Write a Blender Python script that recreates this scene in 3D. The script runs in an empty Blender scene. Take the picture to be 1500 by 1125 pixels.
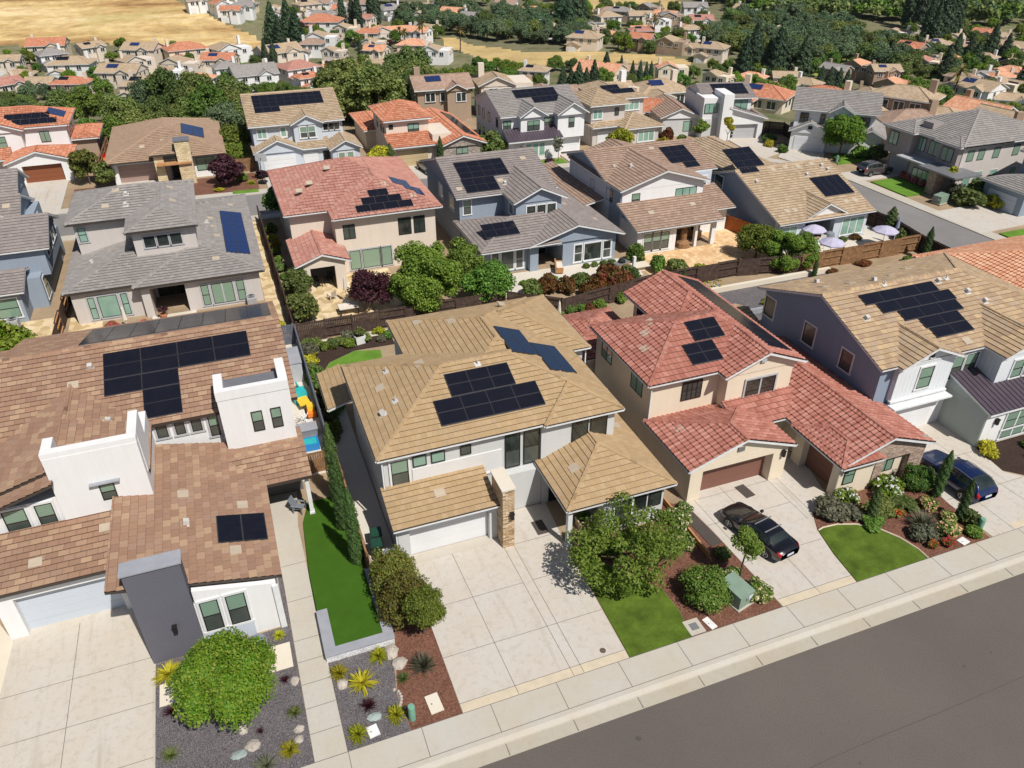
import bpy, math, random
from mathutils import Vector, Matrix, noise
V3 = Vector
RAD = math.radians
rng = random.Random(11)
SC = bpy.context.scene
COL = SC.collection

# ------------------------------------------------------------------ camera
CAM_H, F_PX, PITCH, YAW = 33.0, 1130.0, RAD(32.7), RAD(20.7)
cam = bpy.data.cameras.new('camera')
cam.sensor_width = 36.0
cam.lens = 36.0 * F_PX / 1500.0
cam.clip_end = 6000
cam_o = bpy.data.objects.new('camera', cam)
COL.objects.link(cam_o)
cam_o.location = (0, 0, CAM_H)
cam_o.rotation_euler = (math.pi / 2 - PITCH, 0, -YAW)
SC.camera = cam_o
_fw = V3((math.sin(YAW) * math.cos(PITCH), math.cos(YAW) * math.cos(PITCH), -math.sin(PITCH)))
_rt = V3((math.cos(YAW), -math.sin(YAW), 0))
_up = _rt.cross(_fw)


def smooth(a, b, t):
    t = max(0.0, min(1.0, (t - a) / (b - a)))
    return t * t * (3 - 2 * t)


def land(x, y):
    """height of the natural ground: level around the new houses, a valley beyond them"""
    r = math.hypot(x, y)
    h = -0.2 - 27.0 * smooth(138, 275, r)
    h += 1.5 * math.sin(x * 0.021 + 1.0) * math.sin(y * 0.017) * smooth(200, 330, r)
    a = math.degrees(math.atan2(x, y))
    if a < 9.0:                                    # the dry hill
        k = smooth(9.0, 1.0, a)
        h += 16.0 * k * smooth(335, 560, r)
    if a > 22:
        h += 10.0 * smooth(22, 40, a) * smooth(420, 700, r)
    return h


def spot(px, py, dz=0.0):
    """survey helper: the place on the land (dz above it) that lies along one bearing"""
    d = (px - 750) / F_PX * _rt - (py - 562.5) / F_PX * _up + _fw
    o = V3((0, 0, CAM_H))
    t = 20.0
    for i in range(4000):
        p = o + d * t
        if p.z < land(p.x, p.y) + dz:
            break
        t += 0.5 if t < 200 else 1.0
    p = o + d * t
    return V3((p.x, p.y, land(p.x, p.y)))


def proj(p):
    d = V3(p) - V3((0, 0, CAM_H))
    return 750 + F_PX * d.dot(_rt) / d.dot(_fw), 562.5 - F_PX * d.dot(_up) / d.dot(_fw)


# ------------------------------------------------------------------ light
W = bpy.data.worlds.new('World')
SC.world = W
W.use_nodes = True
nt = W.node_tree
nt.nodes.clear()
sky = nt.nodes.new('ShaderNodeTexSky')
sky.sky_type = 'NISHITA'
sky.sun_disc = False
SUN_EL, SUN_DIR = RAD(53), V3((0.317, -0.948, 0)).normalized()
sky.sun_elevation = SUN_EL
sky.sun_rotation = math.atan2(SUN_DIR.x, SUN_DIR.y)
bg = nt.nodes.new('ShaderNodeBackground')
bg.inputs[1].default_value = 0.062
wo = nt.nodes.new('ShaderNodeOutputWorld')
nt.links.new(sky.outputs[0], bg.inputs[0])
nt.links.new(bg.outputs[0], wo.inputs[0])
sl = bpy.data.lights.new('sun', 'SUN')
sl.energy = 5.0
sl.angle = RAD(0.5)
sl.color = (1.0, 0.95, 0.87)
so = bpy.data.objects.new('sun', sl)
COL.objects.link(so)
sdir = SUN_DIR * math.cos(SUN_EL) + V3((0, 0, math.sin(SUN_EL)))
so.rotation_euler = sdir.to_track_quat('Z', 'Y').to_euler()
so.location = (40, -60, 120)
SC.view_settings.view_transform = 'Standard'
SC.view_settings.look = 'None'
SC.view_settings.exposure = 0.0
SC.view_settings.gamma = 1.0


# ------------------------------------------------------------------ materials
class NT:
    def __init__(self, name):
        self.m = bpy.data.materials.new(name)
        self.m.use_nodes = True
        self.t = self.m.node_tree
        self.b = self.t.nodes['Principled BSDF']
        self.out = self.t.nodes['Material Output']

    def n(self, typ, **kw):
        nd = self.t.nodes.new(typ)
        for k, v in kw.items():
            setattr(nd, k, v)
        return nd

    def l(self, a, b):
        self.t.links.new(a, b)

    def math(self, op, a, b=None):
        nd = self.n('ShaderNodeMath', operation=op)
        for i, v in enumerate((a, b)):
            if v is None:
                continue
            if isinstance(v, (int, float)):
                nd.inputs[i].default_value = v
            else:
                self.l(v, nd.inputs[i])
        return nd.outputs[0]

    def ramp(self, fac, cols, mode='LINEAR'):
        nd = self.n('ShaderNodeValToRGB')
        cr = nd.color_ramp
        cr.interpolation = mode
        while len(cr.elements) < len(cols):
            cr.elements.new(0.5)
        for e, (p, c) in zip(cr.elements, cols):
            e.position = p
            e.color = (*c, 1)
        self.l(fac, nd.inputs[0])
        return nd.outputs[0]

    def noise(self, scale, detail=3, vec=None, rough=0.55):
        nd = self.n('ShaderNodeTexNoise')
        nd.inputs['Scale'].default_value = scale
        nd.inputs['Detail'].default_value = detail
        nd.inputs['Roughness'].default_value = rough
        if vec is not None:
            self.l(vec, nd.inputs['Vector'])
        return nd.outputs['Fac']

    def pos(self):
        return self.n('ShaderNodeNewGeometry').outputs['Position']

    def mix(self, fac, a, b, mode='MIX'):
        nd = self.n('ShaderNodeMix', data_type='RGBA', blend_type=mode)
        for i, v in ((0, fac), (6, a), (7, b)):
            if isinstance(v, (int, float)):
                nd.inputs[i].default_value = v
            elif isinstance(v, tuple):
                nd.inputs[i].default_value = (*v, 1)
            else:
                self.l(v, nd.inputs[i])
        return nd.outputs[2]

    def bump(self, h, strength, dist):
        nd = self.n('ShaderNodeBump')
        nd.inputs['Strength'].default_value = strength
        nd.inputs['Distance'].default_value = dist
        self.l(h, nd.inputs['Height'])
        self.l(nd.outputs[0], self.b.inputs['Normal'])

    def fin(self, col=None, rough=0.8, spec=0.3, metal=0.0):
        if isinstance(col, tuple):
            self.b.inputs['Base Color'].default_value = (*col, 1)
        elif col is not None:
            self.l(col, self.b.inputs['Base Color'])
        self.b.inputs['Roughness'].default_value = rough
        self.b.inputs['Specular IOR Level'].default_value = spec
        self.b.inputs['Metallic'].default_value = metal
        return self.m


def sc(c, k):
    return tuple(min(1.0, v * k) for v in c)


def hexc(s):
    f = lambda v: v / 12.92 if v <= 0.04045 else ((v + 0.055) / 1.055) ** 2.4
    return tuple(f(int(s[i:i + 2], 16) / 255) for i in (0, 2, 4))


def m_flat(name, c, rough=0.6, spec=0.4, metal=0.0, var=0.08, scale=2.0):
    k = NT(name)
    p = k.pos()
    f = k.noise(scale, 4, p)
    return k.fin(k.ramp(f, [(0.3, sc(c, 1 - var)), (0.7, sc(c, 1 + var))]), rough, spec, metal)


def m_stucco(name, c, var=0.05):
    k = NT(name)
    p = k.pos()
    big = k.noise(0.55, 4, p)
    fine = k.noise(26, 2, p)
    # rain streaks: noise stretched along z
    mp = k.n('ShaderNodeMapping')
    mp.inputs['Scale'].default_value = (2.2, 2.2, 0.16)
    k.l(p, mp.inputs[0])
    st = k.noise(1.0, 3, mp.outputs[0])
    a = k.ramp(big, [(0.3, sc(c, 1 - var)), (0.7, sc(c, 1 + var * 0.7))])
    a = k.mix(0.5, a, k.ramp(st, [(0.35, sc(c, 0.9)), (0.6, c)]))
    a = k.mix(0.25, a, k.ramp(fine, [(0.3, sc(c, 0.88)), (0.7, sc(c, 1.08))]))
    k.bump(k.noise(60, 2, p), 0.35, 0.02)
    return k.fin(a, 0.9, 0.2)


def m_board(name, c, axis='h', w=0.2, var=0.04, depth=0.6):
    """painted boards: axis h = lap siding, v = board and batten"""
    k = NT(name)
    p = k.pos()
    s = k.n('ShaderNodeSeparateXYZ')
    k.l(p, s.inputs[0])
    if axis == 'h':
        fr = k.math('FRACT', k.math('DIVIDE', s.outputs[2], w))
        hgt = fr
    else:
        q = k.math('DIVIDE', k.math('ADD', s.outputs[0], s.outputs[1]), w)
        fr = k.math('FRACT', q)
        hgt = k.math('LESS_THAN', fr, 0.14)
    col = k.mix(0.7, c, k.ramp(k.noise(0.8, 4, p), [(0.3, sc(c, 1 - var)), (0.7, sc(c, 1 + var))]))
    k.bump(hgt, depth, 0.03)
    return k.fin(col, 0.7, 0.3)


def m_tile(name, cols, w=0.32, e=0.40, joint=0.75, rough=0.85, weather=0.16, offs=0.5):
    """roof tiles: one colour per tile from the face's own layout (metres along the eave and up the slope)"""
    k = NT(name)
    uv = k.n('ShaderNodeUVMap')
    s = k.n('ShaderNodeSeparateXYZ')
    k.l(uv.outputs[0], s.inputs[0])
    row = k.math('FLOOR', k.math('DIVIDE', s.outputs[1], e))
    sh = k.math('MULTIPLY', k.math('FRACT', k.math('MULTIPLY', row, 0.5)), 2 * offs)
    u = k.math('ADD', k.math('DIVIDE', s.outputs[0], w), sh)
    cell = k.math('FLOOR', u)
    fr = k.math('FRACT', u)
    cb = k.n('ShaderNodeCombineXYZ')
    k.l(cell, cb.inputs[0])
    k.l(row, cb.inputs[1])
    wn = k.n('ShaderNodeTexWhiteNoise', noise_dimensions='2D')
    k.l(cb.outputs[0], wn.inputs['Vector'])
    n = len(cols)
    col = k.ramp(wn.outputs['Value'], [((i + 0.5) / n, c) for i, c in enumerate(cols)], 'LINEAR')
    p = k.pos()
    big = k.noise(0.35, 5, p, 0.65)
    col = k.mix(weather * 2, col, k.ramp(big, [(0.3, (0.45, 0.45, 0.45)), (0.7, (0.62, 0.62, 0.62))]), 'OVERLAY')
    fine = k.noise(18, 3, p)
    col = k.mix(0.22, col, k.ramp(fine, [(0.3, (0.3, 0.3, 0.3)), (0.7, (0.75, 0.75, 0.75))]), 'OVERLAY')
    jn = k.math('LESS_THAN', fr, 0.05)
    at = k.n('ShaderNodeAttribute')
    at.attribute_name = 'butt'
    col = k.mix(at.outputs['Fac'], col, sc(cols[0], 0.45))
    gap = k.math('GREATER_THAN', k.math('FRACT', k.math('DIVIDE', s.outputs[1], e)), 0.93)
    col = k.mix(k.math('MULTIPLY', gap, 0.45), col, sc(cols[0], 0.4))
    col = k.mix(k.math('MULTIPLY', jn, joint), col, sc(cols[0], 0.35))
    return k.fin(col, rough, 0.25)


def m_glass(name, a, b=None, rough=0.06, stripes=0.0):
    k = NT(name)
    if stripes:
        s = k.n('ShaderNodeSeparateXYZ')
        k.l(k.pos(), s.inputs[0])
        f = k.math('FRACT', k.math('DIVIDE', s.outputs[2], stripes))
        col = k.ramp(f, [(0.35, a), (0.6, b)])
    else:
        col = k.ramp(k.noise(0.7, 2, k.pos()), [(0.35, a), (0.65, b or a)])
    k.fin(col, rough, 0.6)
    k.b.inputs['Coat Weight'].default_value = 0.6
    k.b.inputs['Coat Roughness'].default_value = 0.03
    return k.m


def m_leaf(name, cols, trans=0.28, rough=0.6):
    k = NT(name)
    uv = k.n('ShaderNodeUVMap')
    s = k.n('ShaderNodeSeparateXYZ')
    k.l(uv.outputs[0], s.inputs[0])
    oi = k.n('ShaderNodeObjectInfo')
    n = len(cols)
    col = k.ramp(s.outputs[0], [((i + 0.5) / n, c) for i, c in enumerate(cols)])
    hs = k.n('ShaderNodeHueSaturation')
    k.l(col, hs.inputs['Color'])
    k.l(k.math('ADD', k.math('MULTIPLY', oi.outputs['Random'], 0.05), 0.475), hs.inputs['Hue'])
    r2 = k.math('FRACT', k.math('MULTIPLY', oi.outputs['Random'], 7.31))
    k.l(k.math('ADD', k.math('MULTIPLY', r2, 0.55), 0.72), hs.inputs['Value'])
    k.fin(hs.outputs[0], rough, 0.35)
    if trans:
        tr = k.n('ShaderNodeBsdfTranslucent')
        k.l(hs.outputs[0], tr.inputs[0])
        mx = k.n('ShaderNodeMixShader')
        mx.inputs[0].default_value = trans
        k.l(k.b.outputs[0], mx.inputs[1])
        k.l(tr.outputs[0], mx.inputs[2])
        k.l(mx.outputs[0], k.out.inputs[0])
    return k.m


def m_grain(name, cols, scale, big=0.6, bigamt=0.3, bump=0.5, dist=0.03, vor=False, rough=0.95):
    """loose ground: lawn, mulch, gravel, soil"""
    k = NT(name)
    p = k.pos()
    if vor:
        v = k.n('ShaderNodeTexVoronoi')
        v.inputs['Scale'].default_value = scale
        k.l(p, v.inputs['Vector'])
        sp = k.n('ShaderNodeSeparateColor')
        k.l(v.outputs['Color'], sp.inputs[0])
        f, h = sp.outputs[0], v.outputs['Distance']
    else:
        f = k.noise(scale, 5, p, 0.75)
        h = f
    n = len(cols)
    col = k.ramp(f, [(0.12 + 0.76 * i / max(1, n - 1), c) for i, c in enumerate(cols)])
    g = k.noise(big, 5, p, 0.6)
    col = k.mix(bigamt, col, k.ramp(g, [(0.3, (0.28, 0.28, 0.28)), (0.7, (0.72, 0.72, 0.72))]), 'OVERLAY')
    k.bump(h, bump, dist)
    return k.fin(col, rough, 0.15)


def m_concrete(name, c, stain=0.35, warm=(0.97, 0.9, 0.8), streak=True):
    k = NT(name)
    p = k.pos()
    big = k.noise(0.35, 6, p, 0.62)
    mid = k.noise(2.6, 7, p, 0.72)
    fine = k.noise(30, 3, p)
    wc = tuple(a * b for a, b in zip(c, warm))
    col = k.mix(k.ramp(big, [(0.34, (0, 0, 0)), (0.8, (1, 1, 1))]), c, wc)
    dk = sc(wc, 0.72)
    col = k.mix(k.math('MULTIPLY', k.ramp(mid, [(0.5, (0, 0, 0)), (0.78, (1, 1, 1))]), stain), col, dk)
    if streak:
        mp = k.n('ShaderNodeMapping')
        mp.inputs['Scale'].default_value = (1.6, 0.13, 1)
        k.l(p, mp.inputs[0])
        st = k.noise(1.0, 4, mp.outputs[0], 0.6)
        col = k.mix(k.math('MULTIPLY', k.ramp(st, [(0.56, (0, 0, 0)), (0.75, (1, 1, 1))]), stain * 0.8), col, dk)
    col = k.mix(0.12, col, k.ramp(fine, [(0.3, (0.2, 0.2, 0.2)), (0.7, (0.8, 0.8, 0.8))]), 'OVERLAY')
    k.bump(fine, 0.1, 0.01)
    return k.fin(col, 0.88, 0.25)


def m_stone(name, cols, w=0.4, h=0.14, mortar=(0.4, 0.35, 0.3)):
    k = NT(name)
    p = k.pos()
    s = k.n('ShaderNodeSeparateXYZ')
    k.l(p, s.inputs[0])
    cb = k.n('ShaderNodeCombineXYZ')
    k.l(k.math('ADD', s.outputs[0], s.outputs[1]), cb.inputs[0])
    k.l(s.outputs[2], cb.inputs[1])
    br = k.n('ShaderNodeTexBrick')
    br.inputs['Scale'].default_value = 1.0
    br.inputs['Brick Width'].default_value = w
    br.inputs['Row Height'].default_value = h
    br.inputs['Mortar Size'].default_value = 0.012
    br.inputs['Color1'].default_value = (0, 0, 0, 1)
    br.inputs['Color2'].default_value = (1, 1, 1, 1)
    br.inputs['Mortar'].default_value = (0.5, 0.5, 0.5, 1)
    k.l(cb.outputs[0], br.inputs['Vector'])
    n = len(cols)
    col = k.ramp(br.outputs['Color'], [((i + 0.5) / n, c) for i, c in enumerate(cols)])
    col = k.mix(br.outputs['Fac'], col, mortar)
    col = k.mix(0.5, col, k.ramp(k.noise(9, 4, p), [(0.3, (0.25, 0.25, 0.25)), (0.7, (0.75, 0.75, 0.75))]), 'OVERLAY')
    k.bump(k.math('ADD', k.math('MULTIPLY', br.outputs['Fac'], -0.6), k.noise(14, 3, p)), 0.8, 0.04)
    return k.fin(col, 0.9, 0.2)


def m_solar(name, c=(0.006, 0.007, 0.014), line=(0.009, 0.01, 0.02), rough=0.14, nu=6, nv=10):
    k = NT(name)
    uv = k.n('ShaderNodeUVMap')
    s = k.n('ShaderNodeSeparateXYZ')
    k.l(uv.outputs[0], s.inputs[0])
    a = k.math('LESS_THAN', k.math('FRACT', k.math('MULTIPLY', s.outputs[0], nu)), 0.05)
    b = k.math('LESS_THAN', k.math('FRACT', k.math('MULTIPLY', s.outputs[1], nv)), 0.05)
    col = k.mix(k.math('MAXIMUM', a, b), c, line)
    col = k.mix(k.math('MULTIPLY', k.noise(1.5, 4, k.pos()), 0.12), col, (0.06, 0.055, 0.05))
    return k.fin(col, rough, 0.3)


H = hexc
M = {}
M['trim'] = m_flat('white_trim_paint', (0.66, 0.67, 0.68), 0.55, 0.35)
M['trim_grey'] = m_flat('grey_trim_paint', (0.42, 0.43, 0.45), 0.55, 0.35)
M['dark'] = m_flat('dark_bronze_paint', (0.018, 0.016, 0.015), 0.45, 0.4)
M['gutter'] = m_flat('dark_gutter_paint', (0.05, 0.04, 0.035), 0.5, 0.4)
M['steel'] = m_flat('galvanised_steel', (0.38, 0.39, 0.4), 0.4, 0.5, 0.6)
M['black'] = m_flat('black_plastic', (0.012, 0.012, 0.013), 0.5, 0.4)
M['white'] = m_flat('white_paint', (0.72, 0.72, 0.72), 0.5, 0.4)
M['blind'] = m_glass('glass_over_blinds', (0.16, 0.25, 0.19), (0.22, 0.33, 0.25), 0.08, 0.11)
M['screen'] = m_glass('glass_behind_insect_screen', (0.05, 0.06, 0.055), (0.075, 0.09, 0.08), 0.35)
M['glass'] = m_glass('dark_window_glass', (0.012, 0.017, 0.016), (0.04, 0.05, 0.045), 0.04)
M['aqua'] = m_glass('pale_green_window_glass', (0.19, 0.33, 0.27), (0.25, 0.4, 0.33), 0.06)
M['solar'] = m_solar('black_solar_cells')
M['solar_sky_tint'] = m_solar('sky_tinted_solar_cells', (0.008, 0.02, 0.06), (0.018, 0.032, 0.08), 0.1)  # blue of the reflected sky is painted into the cell colour
M['solar_blue'] = m_solar('blue_solar_cells', (0.012, 0.03, 0.12), (0.025, 0.045, 0.15), 0.12)
M['panel_frame'] = m_flat('anodised_panel_frame', (0.03, 0.03, 0.035), 0.4, 0.5)
M['rail'] = m_flat('aluminium_panel_rail', (0.09, 0.09, 0.1), 0.45, 0.4, 0.3)
M['vent'] = m_flat('painted_roof_vent', (0.52, 0.5, 0.48), 0.6, 0.3)
M['vent_flat'] = m_flat('mortared_vent_tile', (0.43, 0.36, 0.28), 0.8, 0.2)
M['recess'] = m_flat('shade_toned_recess', (0.16, 0.155, 0.15), 0.9, 0.1)  # dark grey: the shade of deep porches is put into the colour
M['tile_gold'] = m_tile('golden_concrete_roof_tile', [(0.35, 0.245, 0.135), (0.38, 0.262, 0.142), (0.365, 0.26, 0.155), (0.40, 0.285, 0.165)], 0.33, 0.40, 0.35)
M['tile_brown'] = m_tile('brown_blend_roof_tile', [(0.265, 0.16, 0.11), (0.31, 0.185, 0.125), (0.285, 0.172, 0.116), (0.385, 0.26, 0.17), (0.30, 0.19, 0.135)], 0.55, 0.40, 0.6)
M['tile_red'] = m_tile('red_clay_roof_tile', [(0.30, 0.115, 0.085), (0.375, 0.155, 0.118), (0.33, 0.132, 0.1), (0.41, 0.19, 0.15)], 0.36, 0.44, 0.0, offs=0.0)
M['tile_pink'] = m_tile('faded_red_roof_tile', [(0.34, 0.155, 0.12), (0.41, 0.20, 0.16), (0.37, 0.175, 0.14), (0.43, 0.235, 0.19)], 0.36, 0.44, 0.0, offs=0.0)
M['tile_salmon'] = m_tile('salmon_roof_tile', [(0.52, 0.24, 0.14), (0.62, 0.31, 0.19), (0.57, 0.28, 0.17), (0.66, 0.38, 0.25)], 0.36, 0.44, 0.0, offs=0.0)
M['tile_orange'] = m_tile('orange_roof_tile', [(0.39, 0.145, 0.08), (0.48, 0.195, 0.115), (0.43, 0.165, 0.095), (0.52, 0.25, 0.16)], 0.36, 0.44, 0.0, offs=0.0)
M['tile_tan'] = m_tile('tan_blend_roof_tile', [(0.34, 0.24, 0.15), (0.43, 0.315, 0.20), (0.31, 0.21, 0.14), (0.47, 0.34, 0.20), (0.37, 0.275, 0.195)], 0.5, 0.40, 0.45)
M['tile_tan2'] = m_tile('pale_tan_roof_tile', [(0.34, 0.25, 0.165), (0.41, 0.305, 0.205), (0.37, 0.28, 0.19), (0.44, 0.34, 0.24)], 0.4, 0.40, 0.4)
M['tile_grey'] = m_tile('grey_slate_roof_tile', [(0.235, 0.218, 0.21), (0.275, 0.255, 0.243), (0.25, 0.23, 0.222), (0.295, 0.275, 0.263)], 0.4, 0.40, 0.4)
M['tile_mauve'] = m_tile('grey_brown_roof_tile', [(0.225, 0.195, 0.185), (0.26, 0.225, 0.212), (0.24, 0.207, 0.197), (0.275, 0.24, 0.226)], 0.4, 0.40, 0.4)
M['tile_rose'] = m_tile('rose_brown_roof_tile', [(0.28, 0.19, 0.145), (0.335, 0.23, 0.175), (0.30, 0.205, 0.155), (0.36, 0.255, 0.20)], 0.4, 0.40, 0.4)
M['tile_cocoa'] = m_tile('cocoa_brown_roof_tile', [(0.31, 0.21, 0.145), (0.355, 0.245, 0.17), (0.33, 0.225, 0.155), (0.37, 0.26, 0.185)], 0.4, 0.40, 0.4)
M['metal_roof'] = m_flat('dark_standing_seam_metal', (0.085, 0.065, 0.085), 0.42, 0.5, 0.2)
M['metal_grey'] = m_flat('grey_standing_seam_metal', (0.22, 0.22, 0.24), 0.42, 0.5, 0.3)
M['w_white'] = m_stucco('white_stucco', (0.74, 0.74, 0.745))
M['w_cream'] = m_stucco('cream_stucco', (0.70, 0.61, 0.48))
M['w_tan'] = m_stucco('tan_stucco', (0.36, 0.27, 0.20))
M['w_pale'] = m_stucco('pale_grey_stucco', (0.55, 0.56, 0.56))
M['w_sage'] = m_stucco('grey_green_stucco', (0.36, 0.40, 0.38))
M['w_blue'] = m_stucco('blue_grey_stucco', (0.275, 0.325, 0.395))
M['w_navy'] = m_stucco('slate_blue_stucco', (0.25, 0.305, 0.395))
M['w_sky'] = m_stucco('pale_blue_stucco', (0.52, 0.57, 0.64))
M['w_greige'] = m_stucco('greige_stucco', (0.54, 0.50, 0.475))
M['w_greige2'] = m_stucco('dark_greige_stucco', (0.34, 0.30, 0.29))
M['w_char'] = m_board('charcoal_lap_siding', (0.135, 0.135, 0.165), 'h', 0.16)
M['w_lap'] = m_board('white_lap_siding', (0.70, 0.70, 0.70), 'h', 0.17)
M['w_lapblue'] = m_board('pale_blue_lap_siding', (0.55, 0.60, 0.68), 'h', 0.2)
M['w_batten'] = m_board('white_board_and_batten', (0.66, 0.69, 0.72), 'v', 0.36, depth=1.0)
M['w_beige'] = m_stucco('beige_stucco', (0.67, 0.585, 0.50))
M['stone'] = m_stone('stacked_ledge_stone', [H('9a7a58'), H('c9b190'), H('b48f66'), H('d9c6a8')], 0.38, 0.11, (0.25, 0.2, 0.15))
M['stone_pale'] = m_stone('pale_ashlar_stone', [H('cdb993'), H('e0d0ad'), H('bfa87f'), H('d8c59d')], 0.6, 0.25)
M['brick'] = m_stone('weathered_brick', [H('9a8172'), H('b69c8c'), H('8c7466'), H('c0aa9a')], 0.3, 0.1, (0.36, 0.31, 0.27))
M['brick_grey'] = m_stone('grey_ledge_stone', [H('8f867c'), H('aaa094'), H('7f776e'), H('b8ada0')], 0.42, 0.14, (0.3, 0.28, 0.26))
M['stone_white'] = m_stone('painted_white_stone', [(0.6, 0.6, 0.62), (0.75, 0.75, 0.76), (0.68, 0.68, 0.7), (0.8, 0.8, 0.8)], 0.3, 0.12, (0.5, 0.5, 0.52))
M['concrete'] = m_concrete('driveway_concrete', (0.52, 0.49, 0.455), 0.75)
M['concrete_warm'] = m_concrete('warm_driveway_concrete', (0.53, 0.495, 0.445), 0.75)
M['walkcon'] = m_concrete('sidewalk_concrete', (0.475, 0.45, 0.405), 0.3, streak=False)
M['gutcon'] = m_concrete('gutter_concrete', (0.42, 0.39, 0.33), 0.4, streak=False)
M['patio'] = m_concrete('patio_concrete', (0.60, 0.57, 0.52), 0.2, streak=False)
M['band'] = m_flat('tinted_concrete_band', (0.56, 0.48, 0.36), 0.9, 0.2)
M['joint'] = m_flat('concrete_joint', (0.15, 0.14, 0.13), 0.95, 0.1)
M['slab_cream'] = m_concrete('cream_paving', (0.66, 0.61, 0.52), 0.15, streak=False)
M['paver'] = m_grain('tan_pavers', [H('c9a67c'), H('d9bb92'), H('c49c72'), H('dcc29c')], 2.2, 0.5, .25, .3, .02, True)
M['flag'] = m_grain('flagstone', [(0.45, 0.33, 0.18), (0.6, 0.47, 0.28), (0.66, 0.54, 0.36)], 1.4, 0.5, 0.3, 0.4, 0.03, True)
M['asphalt'] = m_grain('asphalt', [(0.055, 0.046, 0.041), (0.125, 0.108, 0.097), (0.2, 0.173, 0.156)], 24, 0.09, 0.2, 0.6, 0.02)
M['asphalt_far'] = m_grain('grey_asphalt', [(0.17, 0.16, 0.155), (0.21, 0.2, 0.195), (0.24, 0.23, 0.22)], 50, 0.15, 0.3, 0.3, 0.01)
M['lawn'] = m_grain('mown_lawn', [(0.035, 0.07, 0.008), (0.085, 0.135, 0.016), (0.15, 0.19, 0.035)], 16, 0.9, 0.85, 0.9, 0.05)
M['lawn_lush'] = m_grain('lush_lawn', [(0.07, 0.16, 0.015), (0.12, 0.24, 0.03), (0.17, 0.29, 0.05)], 22, 0.7, 0.4, 0.8, 0.05)
M['turf'] = m_grain('artificial_turf', [(0.024, 0.07, 0.005), (0.044, 0.11, 0.009), (0.066, 0.145, 0.015)], 26, 1.2, 0.22, 0.6, 0.03)
M['mulch'] = m_grain('red_bark_mulch', [(0.03, 0.012, 0.008), (0.12, 0.05, 0.032), (0.23, 0.115, 0.08), (0.55, 0.4, 0.32)], 9, 0.9, 0.4, 1.0, 0.06)
M['mulch_dark'] = m_grain('dark_mulch', [(0.015, 0.01, 0.008), (0.05, 0.032, 0.026), (0.11, 0.075, 0.06)], 16, 0.9, 0.3, 1.0, 0.06)
M['gravel'] = m_grain('grey_gravel', [(0.08, 0.07, 0.077), (0.14, 0.125, 0.135), (0.2, 0.18, 0.19), (0.31, 0.285, 0.29)], 42, 0.8, 0.22, 1.0, 0.04, True)
M['soil'] = m_grain('yard_soil', [(0.22, 0.15, 0.09), (0.33, 0.245, 0.16), (0.42, 0.33, 0.23)], 9, 0.4, 0.4, 0.6, 0.04)
M['drygrass'] = m_grain('dry_summer_grass', [(0.36, 0.25, 0.10), (0.50, 0.365, 0.165), (0.60, 0.46, 0.235)], 0.35, 0.05, 0.5, 0.5, 0.3)
M['rock'] = m_grain('garden_rock', [(0.3, 0.27, 0.24), (0.45, 0.4, 0.35), (0.55, 0.5, 0.45)], 5, 1, 0.3, 0.8, 0.1)
M['rock_teal'] = m_grain('blue_green_rock', [(0.2, 0.26, 0.25), (0.32, 0.38, 0.37), (0.42, 0.48, 0.46)], 5, 1, 0.3, 0.8, 0.1)
M['fence_dark'] = m_flat('dark_stained_fence_wood', (0.075, 0.05, 0.042), 0.85, 0.15, 0, 0.35, 3.0)
M['fence_tan'] = m_flat('brown_stained_fence_wood', (0.24, 0.135, 0.07), 0.85, 0.15, 0, 0.3, 3.0)
M['fence_red'] = m_flat('orange_stained_fence_wood', (0.36, 0.115, 0.03), 0.7, 0.2, 0, 0.2, 3.0)
M['fence_grey'] = m_flat('grey_painted_fence_wood', (0.12, 0.13, 0.16), 0.75, 0.2, 0, 0.15, 3.0)
M['wood'] = m_flat('cedar_wood', (0.42, 0.22, 0.10), 0.75, 0.2, 0, 0.25, 4.0)
M['door_brown'] = m_board('brown_garage_door_paint', (0.20, 0.095, 0.07), 'h', 0.13, depth=0.4)
M['door_rust'] = m_board('stained_garage_door_wood', (0.22, 0.075, 0.035), 'h', 0.3, depth=0.5)
M['door_white'] = m_board('white_garage_door_paint', (0.66, 0.67, 0.69), 'h', 0.55, depth=0.3)
M['door_blue'] = m_board('pale_blue_garage_door_paint', (0.5, 0.55, 0.62), 'h', 0.55, depth=0.35)
M['door_tan'] = m_board('tan_garage_door_paint', (0.46, 0.36, 0.21), 'h', 0.5, depth=0.3)
M['door_mauve'] = m_board('mauve_garage_door_paint', (0.33, 0.23, 0.2), 'h', 0.2, depth=0.4)
M['door_grey'] = m_board('grey_garage_door_paint', (0.42, 0.42, 0.44), 'h', 0.5, depth=0.3)
M['cap_grey'] = m_flat('grey_wall_cap', (0.30, 0.31, 0.345), 0.8, 0.2)
M['bark'] = m_grain('tree_bark', [(0.05, 0.035, 0.025), (0.11, 0.08, 0.06), (0.17, 0.13, 0.1)], 7, 1, 0.3, 0.8, 0.04)
M['bin_green'] = m_flat('green_bin_plastic', (0.015, 0.06, 0.04), 0.45, 0.4)
M['bin_grey'] = m_flat('grey_bin_plastic', (0.19, 0.21, 0.24), 0.5, 0.4)
M['box_green'] = m_flat('utility_green_paint', (0.20, 0.28, 0.22), 0.5, 0.4)
M['pipe_green'] = m_flat('pale_green_post_paint', (0.16, 0.34, 0.25), 0.5, 0.4)
M['lavender'] = m_flat('lavender_canvas', (0.45, 0.43, 0.56), 0.85, 0.15, 0, 0.06)
M['canvas'] = m_flat('ivory_canvas', (0.66, 0.6, 0.52), 0.9, 0.1)
M['teal'] = m_flat('teal_glazed_clay', (0.03, 0.18, 0.17), 0.25, 0.5)
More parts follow.
